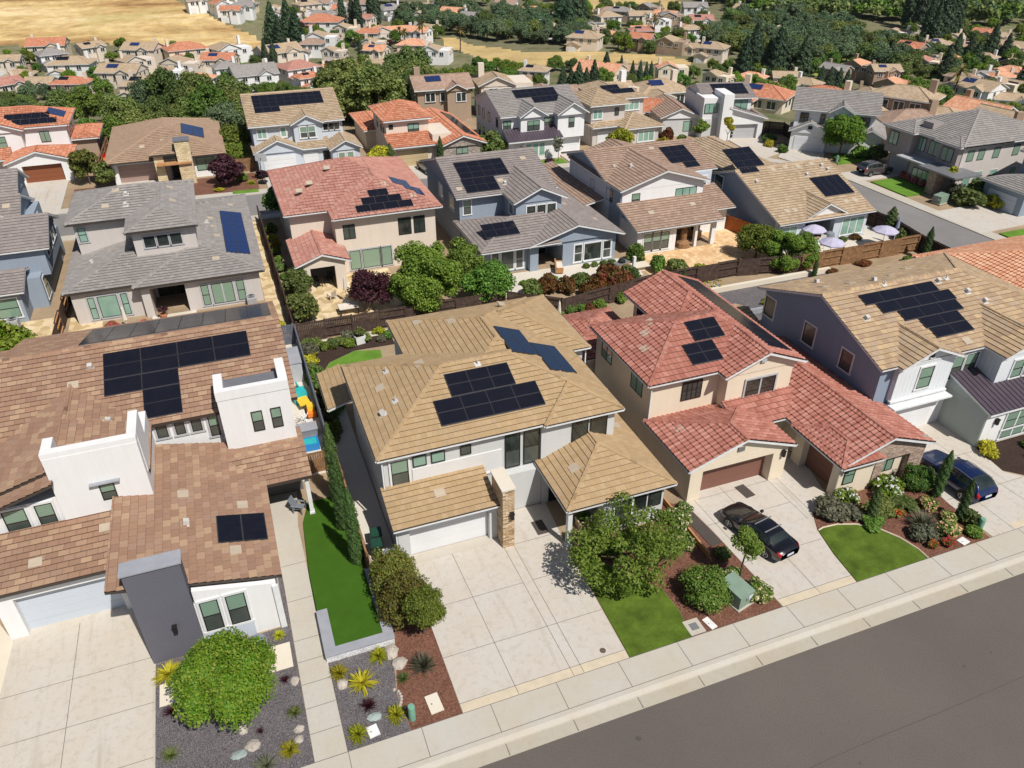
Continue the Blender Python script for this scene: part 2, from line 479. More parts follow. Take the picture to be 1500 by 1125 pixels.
M['terra'] = m_flat('terracotta_clay', (0.42, 0.16, 0.08), 0.8, 0.2)
M['aqua_p'] = m_flat('turquoise_plastic', (0.03, 0.4, 0.42), 0.4, 0.4)
M['yellow_p'] = m_flat('yellow_plastic', (0.75, 0.5, 0.04), 0.4, 0.4)
M['orange_p'] = m_flat('orange_plastic', (0.72, 0.2, 0.03), 0.4, 0.4)
M['blue_p'] = m_flat('blue_plastic', (0.02, 0.2, 0.5), 0.4, 0.4)
M['mat'] = m_grain('coir_mat', [(0.06, 0.05, 0.045), (0.1, 0.085, 0.075)], 40, 2, 0.2)
M['tyre'] = m_flat('tyre_rubber', (0.015, 0.015, 0.015), 0.8, 0.2)
M['rim'] = m_flat('alloy_rim', (0.5, 0.5, 0.52), 0.3, 0.5, 0.8)
M['redlamp'] = m_flat('red_lamp_plastic', (0.42, 0.012, 0.015), 0.2, 0.5)
M['headlamp'] = m_flat('clear_lamp_plastic', (0.5, 0.5, 0.52), 0.15, 0.6)
M['plate'] = m_flat('licence_plate_paint', (0.55, 0.6, 0.68), 0.4, 0.4)
M['carglass'] = m_glass('tinted_car_glass', (0.01, 0.014, 0.014), (0.03, 0.04, 0.035), 0.03)


def m_car(name, c):
    k = NT(name)
    k.fin(c, 0.28, 0.5, 0.25)
    k.b.inputs['Coat Weight'].default_value = 1.0
    k.b.inputs['Coat Roughness'].default_value = 0.03
    return k.m


M['car_black'] = m_car('black_car_paint', (0.008, 0.008, 0.011))
M['car_navy'] = m_car('navy_car_paint', (0.006, 0.016, 0.075))
M['car_bronze'] = m_car('grey_brown_car_paint', (0.09, 0.075, 0.085))
M['car_dark'] = m_car('dark_brown_car_paint', (0.025, 0.016, 0.014))
M['car_white'] = m_car('white_car_paint', (0.7, 0.7, 0.71))
# foliage
M['l_lime'] = m_leaf('lime_green_leaves', [(0.085, 0.16, 0.006), (0.13, 0.23, 0.012), (0.19, 0.29, 0.02), (0.23, 0.26, 0.03)])
M['l_green'] = m_leaf('mid_green_leaves', [(0.06, 0.12, 0.014), (0.1, 0.185, 0.02), (0.145, 0.24, 0.032), (0.19, 0.285, 0.048)])
M['l_fresh'] = m_leaf('fresh_green_leaves', [(0.085, 0.15, 0.014), (0.125, 0.205, 0.02), (0.175, 0.26, 0.034), (0.22, 0.29, 0.05)], .38)
M['l_olive'] = m_leaf('olive_green_leaves', [(0.07, 0.105, 0.022), (0.11, 0.155, 0.034), (0.16, 0.205, 0.055)])
M['l_oak'] = m_leaf('dark_oak_leaves', [(0.075, 0.12, 0.026), (0.12, 0.175, 0.038), (0.17, 0.225, 0.055), (0.23, 0.27, 0.08)])
M['l_blue'] = m_leaf('blue_oak_leaves', [(0.075, 0.13, 0.06), (0.115, 0.175, 0.085), (0.165, 0.225, 0.11)])
M['l_cyp'] = m_leaf('cypress_needles', [(0.035, 0.075, 0.018), (0.06, 0.115, 0.026), (0.095, 0.155, 0.04)], 0.1)
M['l_fir'] = m_leaf('dark_conifer_needles', [(0.02, 0.045, 0.02), (0.036, 0.07, 0.03), (0.055, 0.095, 0.04)], 0.1)
M['l_purple'] = m_leaf('purple_leaves', [(0.03, 0.008, 0.014), (0.06, 0.015, 0.026), (0.1, 0.028, 0.04)])
M['l_rust'] = m_leaf('rusty_red_leaves', [(0.1, 0.04, 0.014), (0.18, 0.065, 0.02), (0.24, 0.06, 0.02), (0.1, 0.11, 0.02)])
M['l_rusthedge'] = m_leaf('bronze_green_leaves', [(0.09, 0.1, 0.016), (0.15, 0.155, 0.024), (0.16, 0.1, 0.03), (0.21, 0.225, 0.035)])
M['l_yellow'] = m_leaf('yellow_green_leaves', [(0.24, 0.25, 0.012), (0.36, 0.35, 0.02), (0.5, 0.46, 0.035)])
M['l_grey'] = m_leaf('grey_green_leaves', [(0.09, 0.1, 0.065), (0.14, 0.15, 0.09), (0.19, 0.19, 0.12)])
M['l_palm'] = m_leaf('palm_fronds', [(0.08, 0.09, 0.02), (0.14, 0.13, 0.03), (0.2, 0.16, 0.05)])
M['f_cream'] = m_leaf('cream_flowers', [(0.6, 0.52, 0.26), (0.66, 0.6, 0.4)], 0.2)
M['f_peach'] = m_leaf('peach_flowers', [(0.62, 0.33, 0.18), (0.7, 0.5, 0.33)], 0.2)
M['f_red'] = m_leaf('red_flowers', [(0.5, 0.02, 0.02), (0.6, 0.05, 0.04)], 0.2)
M['f_pink'] = m_leaf('pink_flowers', [(0.5, 0.06, 0.1), (0.6, 0.14, 0.18)], 0.2)
M['f_white'] = m_leaf('white_flowers', [(0.7, 0.7, 0.65), (0.75, 0.75, 0.7)], 0.2)


# ------------------------------------------------------------------ mesh building
def clip(poly, ax, lim, keep_ge):
    """clip a convex 2-D polygon against one axis line"""
    out = []
    n = len(poly)
    for i in range(n):
        a, b = poly[i], poly[(i + 1) % n]
        da = (a[ax] - lim) if keep_ge else (lim - a[ax])
        db = (b[ax] - lim) if keep_ge else (lim - b[ax])
        if da >= 0:
            out.append(a)
        if (da > 1e-9 and db < -1e-9) or (da < -1e-9 and db > 1e-9):
            t = da / (da - db)
            out.append((a[0] + (b[0] - a[0]) * t, a[1] + (b[1] - a[1]) * t))
    return out


class MB:
    def __init__(self, off=(0, 0, 0)):
        self.v, self.f, self.mi, self.uv, self.mats, self.butt = [], [], [], [], [], set()
        self.off = V3(off)

    def mat(self, m):
        if m not in self.mats:
            self.mats.append(m)
        return self.mats.index(m)

    def poly(self, pts, m, uv=None):
        b = len(self.v)
        self.v.extend(V3(p) - self.off for p in pts)
        self.f.append(tuple(range(b, b + len(pts))))
        self.mi.append(self.mat(m))
        self.uv.append(uv or [(0.5, 0.5)] * len(pts))

    def box(self, x0, x1, y0, y1, z0, z1, m, top=None):
        if x0 > x1: x0, x1 = x1, x0
        if y0 > y1: y0, y1 = y1, y0
        p = [(x0, y0, z0), (x1, y0, z0), (x1, y1, z0), (x0, y1, z0), (x0, y0, z1), (x1, y0, z1), (x1, y1, z1), (x0, y1, z1)]
        for q in ((3, 2, 1, 0), (0, 1, 5, 4), (1, 2, 6, 5), (2, 3, 7, 6), (3, 0, 4, 7)):
            self.poly([p[i] for i in q], m)
        self.poly([p[i] for i in (4, 5, 6, 7)], top or m)

    def prism(self, pts, z0, z1, m, side=None):
        """vertical prism over a plan outline (z may be a function of x, y)"""
        a = sum(pts[i][0] * pts[(i + 1) % len(pts)][1] - pts[(i + 1) % len(pts)][0] * pts[i][1] for i in range(len(pts)))
        if a < 0:
            pts = pts[::-1]
        zt = z1 if callable(z1) else (lambda x, y: z1)
        zb = z0 if callable(z0) else (lambda x, y: z0)
        self.poly([(x, y, zt(x, y)) for x, y in pts], m)
        for i in range(len(pts)):
            (xa, ya), (xb, yb) = pts[i], pts[(i + 1) % len(pts)]
            self.poly([(xa, ya, zb(xa, ya)), (xb, yb, zb(xb, yb)), (xb, yb, zt(xb, yb)), (xa, ya, zt(xa, ya))], side or m)

    def tube(self, pts, r, m, n=8, cap=True):
        pts = [V3(p) for p in pts]
        rr = r if isinstance(r, (list, tuple)) else [r] * len(pts)
        rings = []
        for i, p in enumerate(pts):
            d = (pts[min(i + 1, len(pts) - 1)] - pts[max(i - 1, 0)]).normalized()
            a = d.cross(V3((0, 0, 1)) if abs(d.z) < 0.9 else V3((1, 0, 0))).normalized()
            b = d.cross(a)
            rings.append([p + (a * math.cos(6.28318 * k / n) + b * math.sin(6.28318 * k / n)) * rr[i] for k in range(n)])
        for i in range(len(rings) - 1):
            for k in range(n):
                self.poly([rings[i][k], rings[i + 1][k], rings[i + 1][(k + 1) % n], rings[i][(k + 1) % n]][::-1], m)
        if cap:
            self.poly(rings[0], m)
            self.poly(rings[-1][::-1], m)

    def lathe(self, c, prof, m, n=16):
        c = V3(c)
        for i in range(len(prof) - 1):
            (r0, z0), (r1, z1) = prof[i], prof[i + 1]
            for k in range(n):
                a, b = 6.28318 * k / n, 6.28318 * (k + 1) / n
                q = [(r0, a, z0), (r0, b, z0), (r1, b, z1), (r1, a, z1)]
                pts = [c + V3((r * math.cos(t), r * math.sin(t), z)) for r, t, z in q]
                if r0 < 1e-6: pts = [pts[0], pts[2], pts[3]]
                elif r1 < 1e-6: pts = pts[:3]
                self.poly(pts, m)

    def mesh(self, name, smooth_=False):
        me = bpy.data.meshes.new(name)
        me.from_pydata([tuple(v) for v in self.v], [], self.f)
        for m in self.mats:
            me.materials.append(m)
        me.polygons.foreach_set('material_index', self.mi)
        ul = me.uv_layers.new(name='UVMap')
        flat = [c for u in self.uv for p in u for c in p]
        ul.data.foreach_set('uv', flat)
        if self.butt:
            at = me.attributes.new('butt', 'FLOAT', 'FACE')
            at.data.foreach_set('value', [1.0 if i in self.butt else 0.0 for i in range(len(self.f))])
        if smooth_:
            me.polygons.foreach_set('use_smooth', [True] * len(self.f))
        me.update()
        return me

    def obj(self, name, parent=None, smooth_=False, loc=None):
        o = bpy.data.objects.new(name, self.mesh(name, smooth_))
        COL.objects.link(o)
        if parent is not None:
            o.parent = parent
        if loc is not None:
            o.location = loc
        return o


def tag(o, label, cat, group=None):
    o['label'] = label
    o['category'] = cat
    if group:
        o['group'] = group
    return o


def empty(name, label, cat, loc, rz=0.0, group=None):
    o = bpy.data.objects.new(name, None)
    o.empty_display_size = 0.3
    COL.objects.link(o)
    o.location = loc
    o.rotation_euler = (0, 0, rz)
    return tag(o, label, cat, group)


def dup(root, loc, rz, label=None, scale=None):
    c = root.copy()
    COL.objects.link(c)
    c.location = loc
    c.rotation_euler = (0, 0, rz)
    if scale:
        c.scale = (scale, scale, scale)
    if label:
        c['label'] = label
    for ch in list(root.children):
        d = ch.copy()
        COL.objects.link(d)
        d.parent = c
        for g in list(ch.children):
            e = g.copy()
            COL.objects.link(e)
            e.parent = d
    return c


# ------------------------------------------------------------------ roofs
def slope_frame(poly):
    P = [V3(p) for p in poly]
    n = V3((0, 0, 0))
    for i in range(len(P)):
        a, b = P[i], P[(i + 1) % len(P)]
        n += V3(((a.y - b.y) * (a.z + b.z), (a.z - b.z) * (a.x + b.x), (a.x - b.x) * (a.y + b.y)))
    n.normalize()
    if n.z < 0:
        n = -n
        P.reverse()
    u = V3((-n.y, n.x, 0))
    u = u.normalized() if u.length > 1e-6 else V3((1, 0, 0))
    v = n.cross(u)
    if v.z < 0:
        u, v = -u, -v
    o = min(P, key=lambda p: p.dot(v))
    return P, n, u, v, o


def tile_face(mb, poly, m, kind, e=0.40, lip=0.05):
    P, n, u, v, o = slope_frame(poly)
    Q = [((p - o).dot(u), (p - o).dot(v)) for p in P]
    vmax = max(q[1] for q in Q)
    ou = rng.random() * 40
    orow = rng.randrange(40)
    if kind == 'plain':
        mb.poly(P, m, [(q[0] + ou, q[1] + orow * e + 0.001) for q in Q])
        return
    if kind == 'metal':
        mb.poly(P, m)
        u0, u1 = min(q[0] for q in Q), max(q[0] for q in Q)
        a = u0 + 0.05
        while a < u1:
            c = clip(clip(Q, 0, a, True), 0, a + 0.035, False)
            if len(c) >= 3:
                b0, b1 = min(q[1] for q in c), max(q[1] for q in c)
                A = [o + u * a + v * b0, o + u * (a + .035) + v * b0, o + u * (a + .035) + v * b1, o + u * a + v * b1]
                B = [p + n * 0.045 for p in A]
                mb.poly(B, m)
                for i in range(4):
                    j = (i + 1) % 4
                    mb.poly([A[i], A[j], B[j], B[i]], m)
            a += 0.42
        return
    barrel = kind == 'barrel'
    w, seg = 0.36, 6
    if not barrel and e < .41:
        e = 0.40
    j = 0
    while j * e < vmax - 1e-4:
        v0, v1 = j * e, (j + 1) * e
        row = clip(clip(Q, 1, v0, True), 1, v1, False)
        if len(row) >= 3:
            def emit(c, hf):
                pts, uv = [], []
                for a, b in c:
                    h = hf(a) + lip * (1 - (b - v0) / e)
                    pts.append(o + u * a + v * b + n * h)
                    uv.append((a + ou, (orow + j) * e + min(max(b - v0, 0.01), e - 0.01)))
                mb.poly(pts, m, uv)
                low = sorted([q for q in c if abs(q[1] - v0) < 1e-6])
                if len(low) >= 2:
                    a0, a1 = low[0][0], low[-1][0]
                    mb.poly([o + u * a0 + v * v0 + n * (hf(a0) - 0.01 if barrel else 0), o + u * a1 + v * v0 + n * (hf(a1) - 0.01 if barrel else 0),
                             o + u * a1 + v * v0 + n * (hf(a1) + lip), o + u * a0 + v * v0 + n * (hf(a0) + lip)], m,
                            [(q + ou, (orow + j) * e + 0.02) for q in (a0, a1, a1, a0)])
                    mb.butt.add(len(mb.f) - 1)
            if not barrel:
                emit(row, lambda a: 0.0)
            else:
                u0, u1 = min(q[0] for q in row), max(q[0] for q in row)
                st = w / seg
                k = math.floor(u0 / st)
                wave = lambda a: 0.06 * (0.5 + 0.5 * math.cos(6.28318 * a / w))
                while k * st < u1:
                    c = clip(clip(row, 0, k * st, True), 0, (k + 1) * st, False)
                    if len(c) >= 3:
                        emit(c, wave)
                    k += 1
        j += 1


def cap_line(mb, a, b, m, r=0.11, near=True):
    a, b = V3(a), V3(b)
    d = b - a
    L = d.length
    if L < 0.3:
        return
    d.normalize()
    s = d.cross(V3((0, 0, 1))).normalized()
    up = s.cross(d)
    n = max(1, int(L / 0.42)) if near else 1
    ou = rng.random() * 30
    for i in range(n):
        p, q = a + d * (L * i / n), a + d * (L * (i + 1) / n)
        k0, k1 = 1.18, 0.98
        pa = [p + s * (-r * k0) - up * 0.03, p + s * (-r * .6 * k0) + up * (r * .62 * k0), p + s * (r * .6 * k0) + up * (r * .62 * k0), p + s * (r * k0) - up * 0.03]
        qa = [q + s * (-r * k1) - up * 0.03, q + s * (-r * .6 * k1) + up * (r * .62 * k1), q + s * (r * .6 * k1) + up * (r * .62 * k1), q + s * (r * k1) - up * 0.03]
        uv = [(ou + i * .6 + .2, .1)] * 4
        for t in range(3):
            mb.poly([pa[t], pa[t + 1], qa[t + 1], qa[t]], m, uv)
        mb.poly(pa[::-1], m, uv)
        mb.poly(qa, m, uv)


BARREL = ('tile_red', 'tile_pink', 'tile_salmon', 'tile_orange')
DIRS = {'-y': (1, -1), '+y': (1, 1), '-x': (0, -1), '+x': (0, 1)}


class House:
    """one building: an Empty at its corner, one mesh per part (wall, roof, windows, doors ...)"""
    def __init__(s, name, label, cat, loc, rz=0.0, group=None, local=False, tile='flat', near=True):
        s.root = empty(name, label, cat, loc, rz, group)
        s.off = V3((0, 0, 0)) if local else V3(loc)
        s.parts = {}
        s.kind, s.near = tile, near
        s.q = 0

    def mb(s, name):
        if name not in s.parts:
            s.parts[name] = MB(s.off)
        return s.parts[name]

    def one(s):
        return MB(s.off)

    def wall(s, m, x0, x1, y0, y1, z0, z1, part='wall'):
        s.q += 1
        e = 0.0013 * s.q
        s.mb(part).box(x0 + e, x1 - e, y0 + e, y1 - e, z0, z1 - e, M[m])

    def face(s, dr, plane, u, z, d):
        ax, sg = DIRS[dr]
        return (u, plane + sg * d, z) if ax else (plane + sg * d, u, z)

    def fbox(s, mb, dr, plane, u0, u1, z0, z1, d0, d1, m):
        a, b = s.face(dr, plane, u0, z0, d0), s.face(dr, plane, u1, z1, d1)
        mb.box(a[0], b[0], a[1], b[1], a[2], b[2], m)

    def fquad(s, mb, dr, plane, u0, u1, z0, z1, d, m):
        p = [s.face(dr, plane, u, z, d) for u, z in ((u0, z0), (u1, z0), (u1, z1), (u0, z1))]
        if dr in ('+y', '-x'):
            p.reverse()
        mb.poly(p, m, [(0, 0), (1, 0), (1, 1), (0, 1)])

    def notch(s, m, x0, x1, y0, y1, z0, z1, nx0, nx1, dep, back='recess'):
        """a wall block with a deep open porch let into its -y side"""
        s.wall(m, x0, nx0, y0, y1, z0, z1)
        s.wall(m, nx1, x1, y0, y1, z0, z1)
        s.wall(m, nx0, nx1, y0 + dep, y1, z0, z1)
        s.win('-y', y0 + dep, nx0 + .3, nx1 - .3, z0 + .25, 2.4, 3, 1, None, 'dark', 'glass', name='patio_door')

    def slab(s, m, dr, plane, u0, u1, z0, z1, th, opens, part='wall'):
        """wall slab (outer face on plane, th thick) with rectangular openings (a, b, zlow, zhigh)"""
        mb = s.mb(part)
        c = u0
        s.q += 1
        e = 0.0011 * s.q
        for a, b, zl, zh in sorted(opens):
            if a - c > 0.02:
                s.fbox(mb, dr, plane, c, a, z0, z1, -th, e, M[m])
            if zl > z0 + 0.01:
                s.fbox(mb, dr, plane, a, b, z0, zl, -th, e, M[m])
            if zh < z1 - 0.01:
                s.fbox(mb, dr, plane, a, b, zh, z1, -th, e, M[m])
            c = b
        if u1 - c > 0.02:
            s.fbox(mb, dr, plane, c, u1, z0, z1, -th, e, M[m])

    def win(s, dr, plane, u0, u1, z0, z1, cols=1, rows=1, trim=None, frame='dark', glass='blind', low=None, name='window', d=0.0):
        mb, pn = s.one(), s.one()
        fr = M[frame]
        P = plane
        B = lambda a, b, c, e, d0, d1, m: s.fbox(mb, dr, P, a, b, c, e, d0 + d, d1 + d, m)
        f = 0.055
        if trim:
            t = 0.12
            tm = M[trim]
            B(u0 - t, u1 + t, z1, z1 + t * 1.15, -0.02, 0.05, tm)
            B(u0 - t - 0.04, u1 + t + 0.04, z0 - t, z0, -0.02, 0.075, tm)
            B(u0 - t, u0, z0, z1, -0.02, 0.046, tm)
            B(u1, u1 + t, z0, z1, -0.02, 0.046, tm)
        B(u0, u1, z0, z0 + f, -0.02, 0.035, fr)
        B(u0, u1, z1 - f, z1, -0.02, 0.035, fr)
        B(u0, u0 + f, z0 + f, z1 - f, -0.02, 0.034, fr)
        B(u1 - f, u1, z0 + f, z1 - f, -0.02, 0.034, fr)
        cw = (u1 - u0 - f) / cols
        for i in range(1, cols):
            uu = u0 + f * .5 + cw * i
            mm, k = (M[trim], 0.06) if trim and cols > 1 else (fr, 0.03)
            B(uu - k, uu + k, z0 + f, z1 - f, -0.02, 0.032, mm)
        rh = (z1 - z0 - f) / rows
        for i in range(1, rows):
            zz = z0 + f * .5 + rh * i
            B(u0 + f, u1 - f, zz - 0.03, zz + 0.03, -0.02, 0.028, fr)
        zm = z0 + (z1 - z0) * (1.0 / rows if rows > 1 else 0.0)
        if low and rows > 1:
            s.fquad(pn, dr, P, u0 + f, u1 - f, z0 + f, zm, 0.008 + d, M[low])
            s.fquad(pn, dr, P, u0 + f, u1 - f, zm, z1 - f, 0.008 + d, M[glass])
        else:
            s.fquad(pn, dr, P, u0 + f, u1 - f, z0 + f, z1 - f, 0.008 + d, M[glass])
        w = mb.obj(name, s.root)
        pn.obj('pane', w)

    def door(s, dr, plane, u0, u1, z0, z1, m, d=0.0, name='garage_door', lights=False):
        mb = s.one()
        n = max(2, round((z1 - z0) / 0.55))
        h = (z1 - z0) / n
        for i in range(n):
            s.fbox(mb, dr, plane, u0, u1, z0 + i * h + 0.008, z0 + (i + 1) * h - 0.008, d - 0.04, d + 0.03 - 0.002 * i, M[m])
        o = mb.obj(name, s.root)
        if name == 'door':
            kb = s.one()
            s.fbox(kb, dr, plane, u1 - 0.2, u1 - 0.12, z0 + 0.95, z0 + 1.1, d + 0.03, d + 0.09, M['steel'])
            kb.obj('handle', o)
        return o

    def lamp(s, dr, plane, u, z, d=0.0):
        mb = s.one()
        s.fbox(mb, dr, plane, u - 0.06, u + 0.06, z - 0.1, z + 0.1, d - 0.02, d + 0.04, M['black'])
        s.fbox(mb, dr, plane, u - 0.09, u + 0.09, z - 0.24, z + 0.16, d + 0.06, d + 0.24, M['black'])
        s.fbox(mb, dr, plane, u - 0.12, u + 0.12, z + 0.17, z + 0.22, d + 0.0, d + 0.27, M['black'])
        mb.obj('wall_lamp', s.root)

    def _faces(s, tile, faces, caps, trim, kind, th=0.17):
        kind = kind or s.kind
        r, t = s.mb('roof'), s.mb('fascia')
        s.q += 1
        dz = V3((0, 0, 0.0035 * (s.q % 9)))
        for f in faces:
            P = [V3(p) + dz for p in f]
            tile_face(r, P, M[tile], kind, 0.44 if tile in BARREL else 0.40)
            P = [p - V3((0, 0, 0.015)) for p in slope_frame(P)[0]]
            L = [p - V3((0, 0, th)) for p in P]
            t.poly(L[::-1], M[trim])
            for i in range(len(P)):
                j = (i + 1) % len(P)
                t.poly([L[i], L[j], P[j], P[i]], M[trim])
            if s.near and trim != 'gutter':
                # a dark gutter lip along the level eave
                zmin = min(p.z for p in P)
                for i in range(len(P)):
                    a, b = P[i], P[(i + 1) % len(P)]
                    if a.z < zmin + 0.01 and b.z < zmin + 0.01 and kind != 'metal':
                        dn = (b - a).normalized().cross(V3((0, 0, 1)))
                        A = [a - dn * .02, b - dn * .02, b + dn * .09, a + dn * .09]
                        for zz in (0.02, -0.10):
                            t.poly([p + V3((0, 0, zz)) for p in A], M['gutter'] if zz > 0 else M[trim])
                        for k in range(4):
                            l2 = (k + 1) % 4
                            t.poly([A[k] + V3((0, 0, -.10)), A[l2] + V3((0, 0, -.10)), A[l2] + V3((0, 0, .02)), A[k] + V3((0, 0, .02))], M[trim])
        for a, b in caps:
            cap_line(r, V3(a) + dz, V3(b) + dz, M[tile], 0.15 if kind == 'barrel' else 0.12, s.near)

    def roof(s, tile, x0, x1, y0, y1, z, p, ax='x', ends='hh', trim='trim', gw=None, ov=0.4, kind=None, gp=None):
        """ridge along ax; each end hipped (h) or gabled (g, with a wall of material gw ov in from the rake)"""
        if ax == 'x':
            a0, a1, b0, b1 = x0, x1, y0, y1
            Pt = lambda a, b, zz: V3((a, b, zz))
        else:
            a0, a1, b0, b1 = y0, y1, x0, x1
            Pt = lambda a, b, zz: V3((b, a, zz))
        h = (b1 - b0) / 2
        zr, bm = z + p * h, (b0 + b1) / 2
        r0 = a0 + (h if ends[0] == 'h' else 0)
        r1 = a1 - (h if ends[1] == 'h' else 0)
        if r1 < r0:
            r0 = r1 = (r0 + r1) / 2
        F = [[Pt(a0, b0, z), Pt(a1, b0, z), Pt(r1, bm, zr), Pt(r0, bm, zr)], [Pt(a1, b1, z), Pt(a0, b1, z), Pt(r0, bm, zr), Pt(r1, bm, zr)]]
        caps = [(Pt(r0, bm, zr), Pt(r1, bm, zr))]
        for e, aa, rr in ((ends[0], a0, r0), (ends[1], a1, r1)):
            if e == 'h':
                F.append([Pt(aa, b0, z), Pt(aa, b1, z), Pt(rr, bm, zr)])
                caps += [(Pt(aa, b0, z), Pt(rr, bm, zr)), (Pt(aa, b1, z), Pt(rr, bm, zr))]
            elif gw:
                sg = 1 if aa == a0 else -1
                s.q += 1
                ai = aa + sg * ov + sg * 0.0011 * (s.q % 7)
                t = 0.16 + p * ov * 0.2
                tri = [(b0 + ov, z - 0.25), (b1 - ov, z - 0.25), (b1 - ov, z + p * ov - t), (bm, zr - t), (b0 + ov, z + p * ov - t)]
                w = s.one()
                A = [Pt(ai, b, zz) for b, zz in tri]
                B = [Pt(ai + sg * 0.15, b, zz) for b, zz in tri]
                w.poly(A, M[gw])
                w.poly(B[::-1], M[gw])
                for i in range(5):
                    j = (i + 1) % 5
                    w.poly([A[i], A[j], B[j], B[i]], M[gw])
                w.obj('gable_wall', s.root)
        F = [f if len(f) == 3 or (f[2] - f[3]).length > 0.01 else f[:3] for f in F]
        s._faces(tile, F, caps, trim, kind)
        return zr

    def shed(s, tile, x0, x1, y0, y1, z, p, dr, trim='trim', kind=None):
        """one slope; dr is the side of the low eave"""
        if dr == '-y': zz = lambda x, y: z + p * (y - y0)
        elif dr == '+y': zz = lambda x, y: z + p * (y1 - y)
        elif dr == '-x': zz = lambda x, y: z + p * (x - x0)
        else: zz = lambda x, y: z + p * (x1 - x)
        s._faces(tile, [[V3((x, y, zz(x, y))) for x, y in ((x0, y0), (x1, y0), (x1, y1), (x0, y1))]], [], trim, kind)

    def _sl(s, dr, e, z, p):
        sg = 1 if dr[0] == '-' else -1
        ax = DIRS[dr][0]
        if ax:
            pt = lambda u, c, h: V3((u, c, z + p * sg * (c - e))) + nn * h
        else:
            pt = lambda u, c, h: V3((c, u, z + p * sg * (c - e))) + nn * h
        nn = V3((0, -sg * p, 1)).normalized() if ax else V3((-sg * p, 0, 1)).normalized()
        return pt

    def solar(s, dr, e, z, p, rects, m='solar', single=False):
        """panels on the slope that rises from eave coordinate e; rects (u0, u1, c0, c1, nu, nv)"""
        pt = s._sl(dr, e, z, p)
        rk = s.one()
        cells = []
        for u0, u1, c0, c1, nu, nv in rects:
            du, dc = (u1 - u0) / nu, (c1 - c0) / nv
            for j in range(nv + 1):
                c = c0 + dc * j
                A = [pt(u0, c - .012, .10), pt(u1, c - .012, .10), pt(u1, c + .012, .10), pt(u0, c + .012, .10)]
                rk.poly(A, M['rail'])
                Bq = [pt(u0, c - .02, .03), pt(u1, c - .02, .03), pt(u1, c + .02, .03), pt(u0, c + .02, .03)]
                for i in range(4):
                    rk.poly([Bq[i], Bq[(i + 1) % 4], A[(i + 1) % 4], A[i]], M['rail'])
            for i in range(nu):
                for j in range(nv):
                    cells.append((u0 + i * du + .008, u0 + (i + 1) * du - .008, c0 + j * dc + .01, c0 + (j + 1) * dc - .01))
        arr = rk.obj('solar_array', s.root)
        pm = s.one()
        for k, (u0, u1, c0, c1) in enumerate(cells):
            if not single:
                pm = s.one()
            T = [pt(u, c, .125) for u, c in ((u0, c0), (u1, c0), (u1, c1), (u0, c1))]
            L = [pt(u, c, .05) for u, c in ((u0, c0), (u1, c0), (u1, c1), (u0, c1))]
            fr = [pt(u, c, .1265) for u, c in ((u0 + .025, c0 + .025), (u1 - .025, c0 + .025), (u1 - .025, c1 - .025), (u0 + .025, c1 - .025))]
            pm.poly(T, M['panel_frame'])
            pm.poly(fr, M[m], [(0, 0), (1, 0), (1, 1), (0, 1)])
            for i in range(4):
                pm.poly([L[i], L[(i + 1) % 4], T[(i + 1) % 4], T[i]], M['panel_frame'])
            if not single:
                pm.obj('solar_panel', arr)
        if single:
            pm.obj('solar_panel', arr)

    def vents(s, dr, e, z, p, pts):
        """flat tile vents (f), box vents (b) and pipes (p) on a slope"""
        pt = s._sl(dr, e, z, p)
        for k, u, c in pts:
            if not DIRS[dr][0]:
                u, c = c, u
            mb = s.one()
            a, b, hh = {'f': (.32, .28, .045), 'b': (.14, .14, .28), 'p': (.2, .18, .045)}[k]
            q = ((u - a, c - b), (u + a, c - b), (u + a, c + b), (u - a, c + b))
            T, L = [pt(x, y, hh + .03) for x, y in q], [pt(x, y, 0) for x, y in q]
            vm = M['vent_flat' if k == 'f' else 'vent']
            mb.poly(T, vm)
            for i in range(4):
                mb.poly([L[i], L[(i + 1) % 4], T[(i + 1) % 4], T[i]], vm)
            if k == 'p':
                o = pt(u, c, .03)
                mb.tube([o, o + V3((0, 0, .38))], .045, M['vent'])
            if k == 'b':
                q = ((u - .26, c - .24), (u + .26, c - .24), (u + .26, c + .24), (u - .26, c + .24))
                mb.poly([pt(x, y, .035) for x, y in q], M['vent'])
            mb.obj('roof_vent', s.root)

    def box(s, name, m, x0, x1, y0, y1, z0, z1, top=None, label=None):
        mb = s.one()
        mb.box(x0, x1, y0, y1, z0, z1, M[m], M[top] if top else None)
        o = mb.obj(name, s.root)
        if label:
            o['label'] = label
        return o

    def post(s, x, y, z1, w=0.14, m='trim', z0=0.0, name='porch_post'):
        mb = s.one()
        mb.box(x - w, x + w, y - w, y + w, z0, z1, M[m])
        mb.box(x - w - .04, x + w + .04, y - w - .04, y + w + .04, z0, z0 + 0.2, M[m])
        mb.obj(name, s.root)

    def pipe(s, x, y, z0, z1, m='trim'):
        mb = s.one()
        mb.box(x - .04, x + .04, y - .04, y + .04, z0, z1, M[m])
        mb.obj('downspout', s.root)

    def build(s):
        for n, b in s.parts.items():
            b.obj(n, s.root)
        return s.root


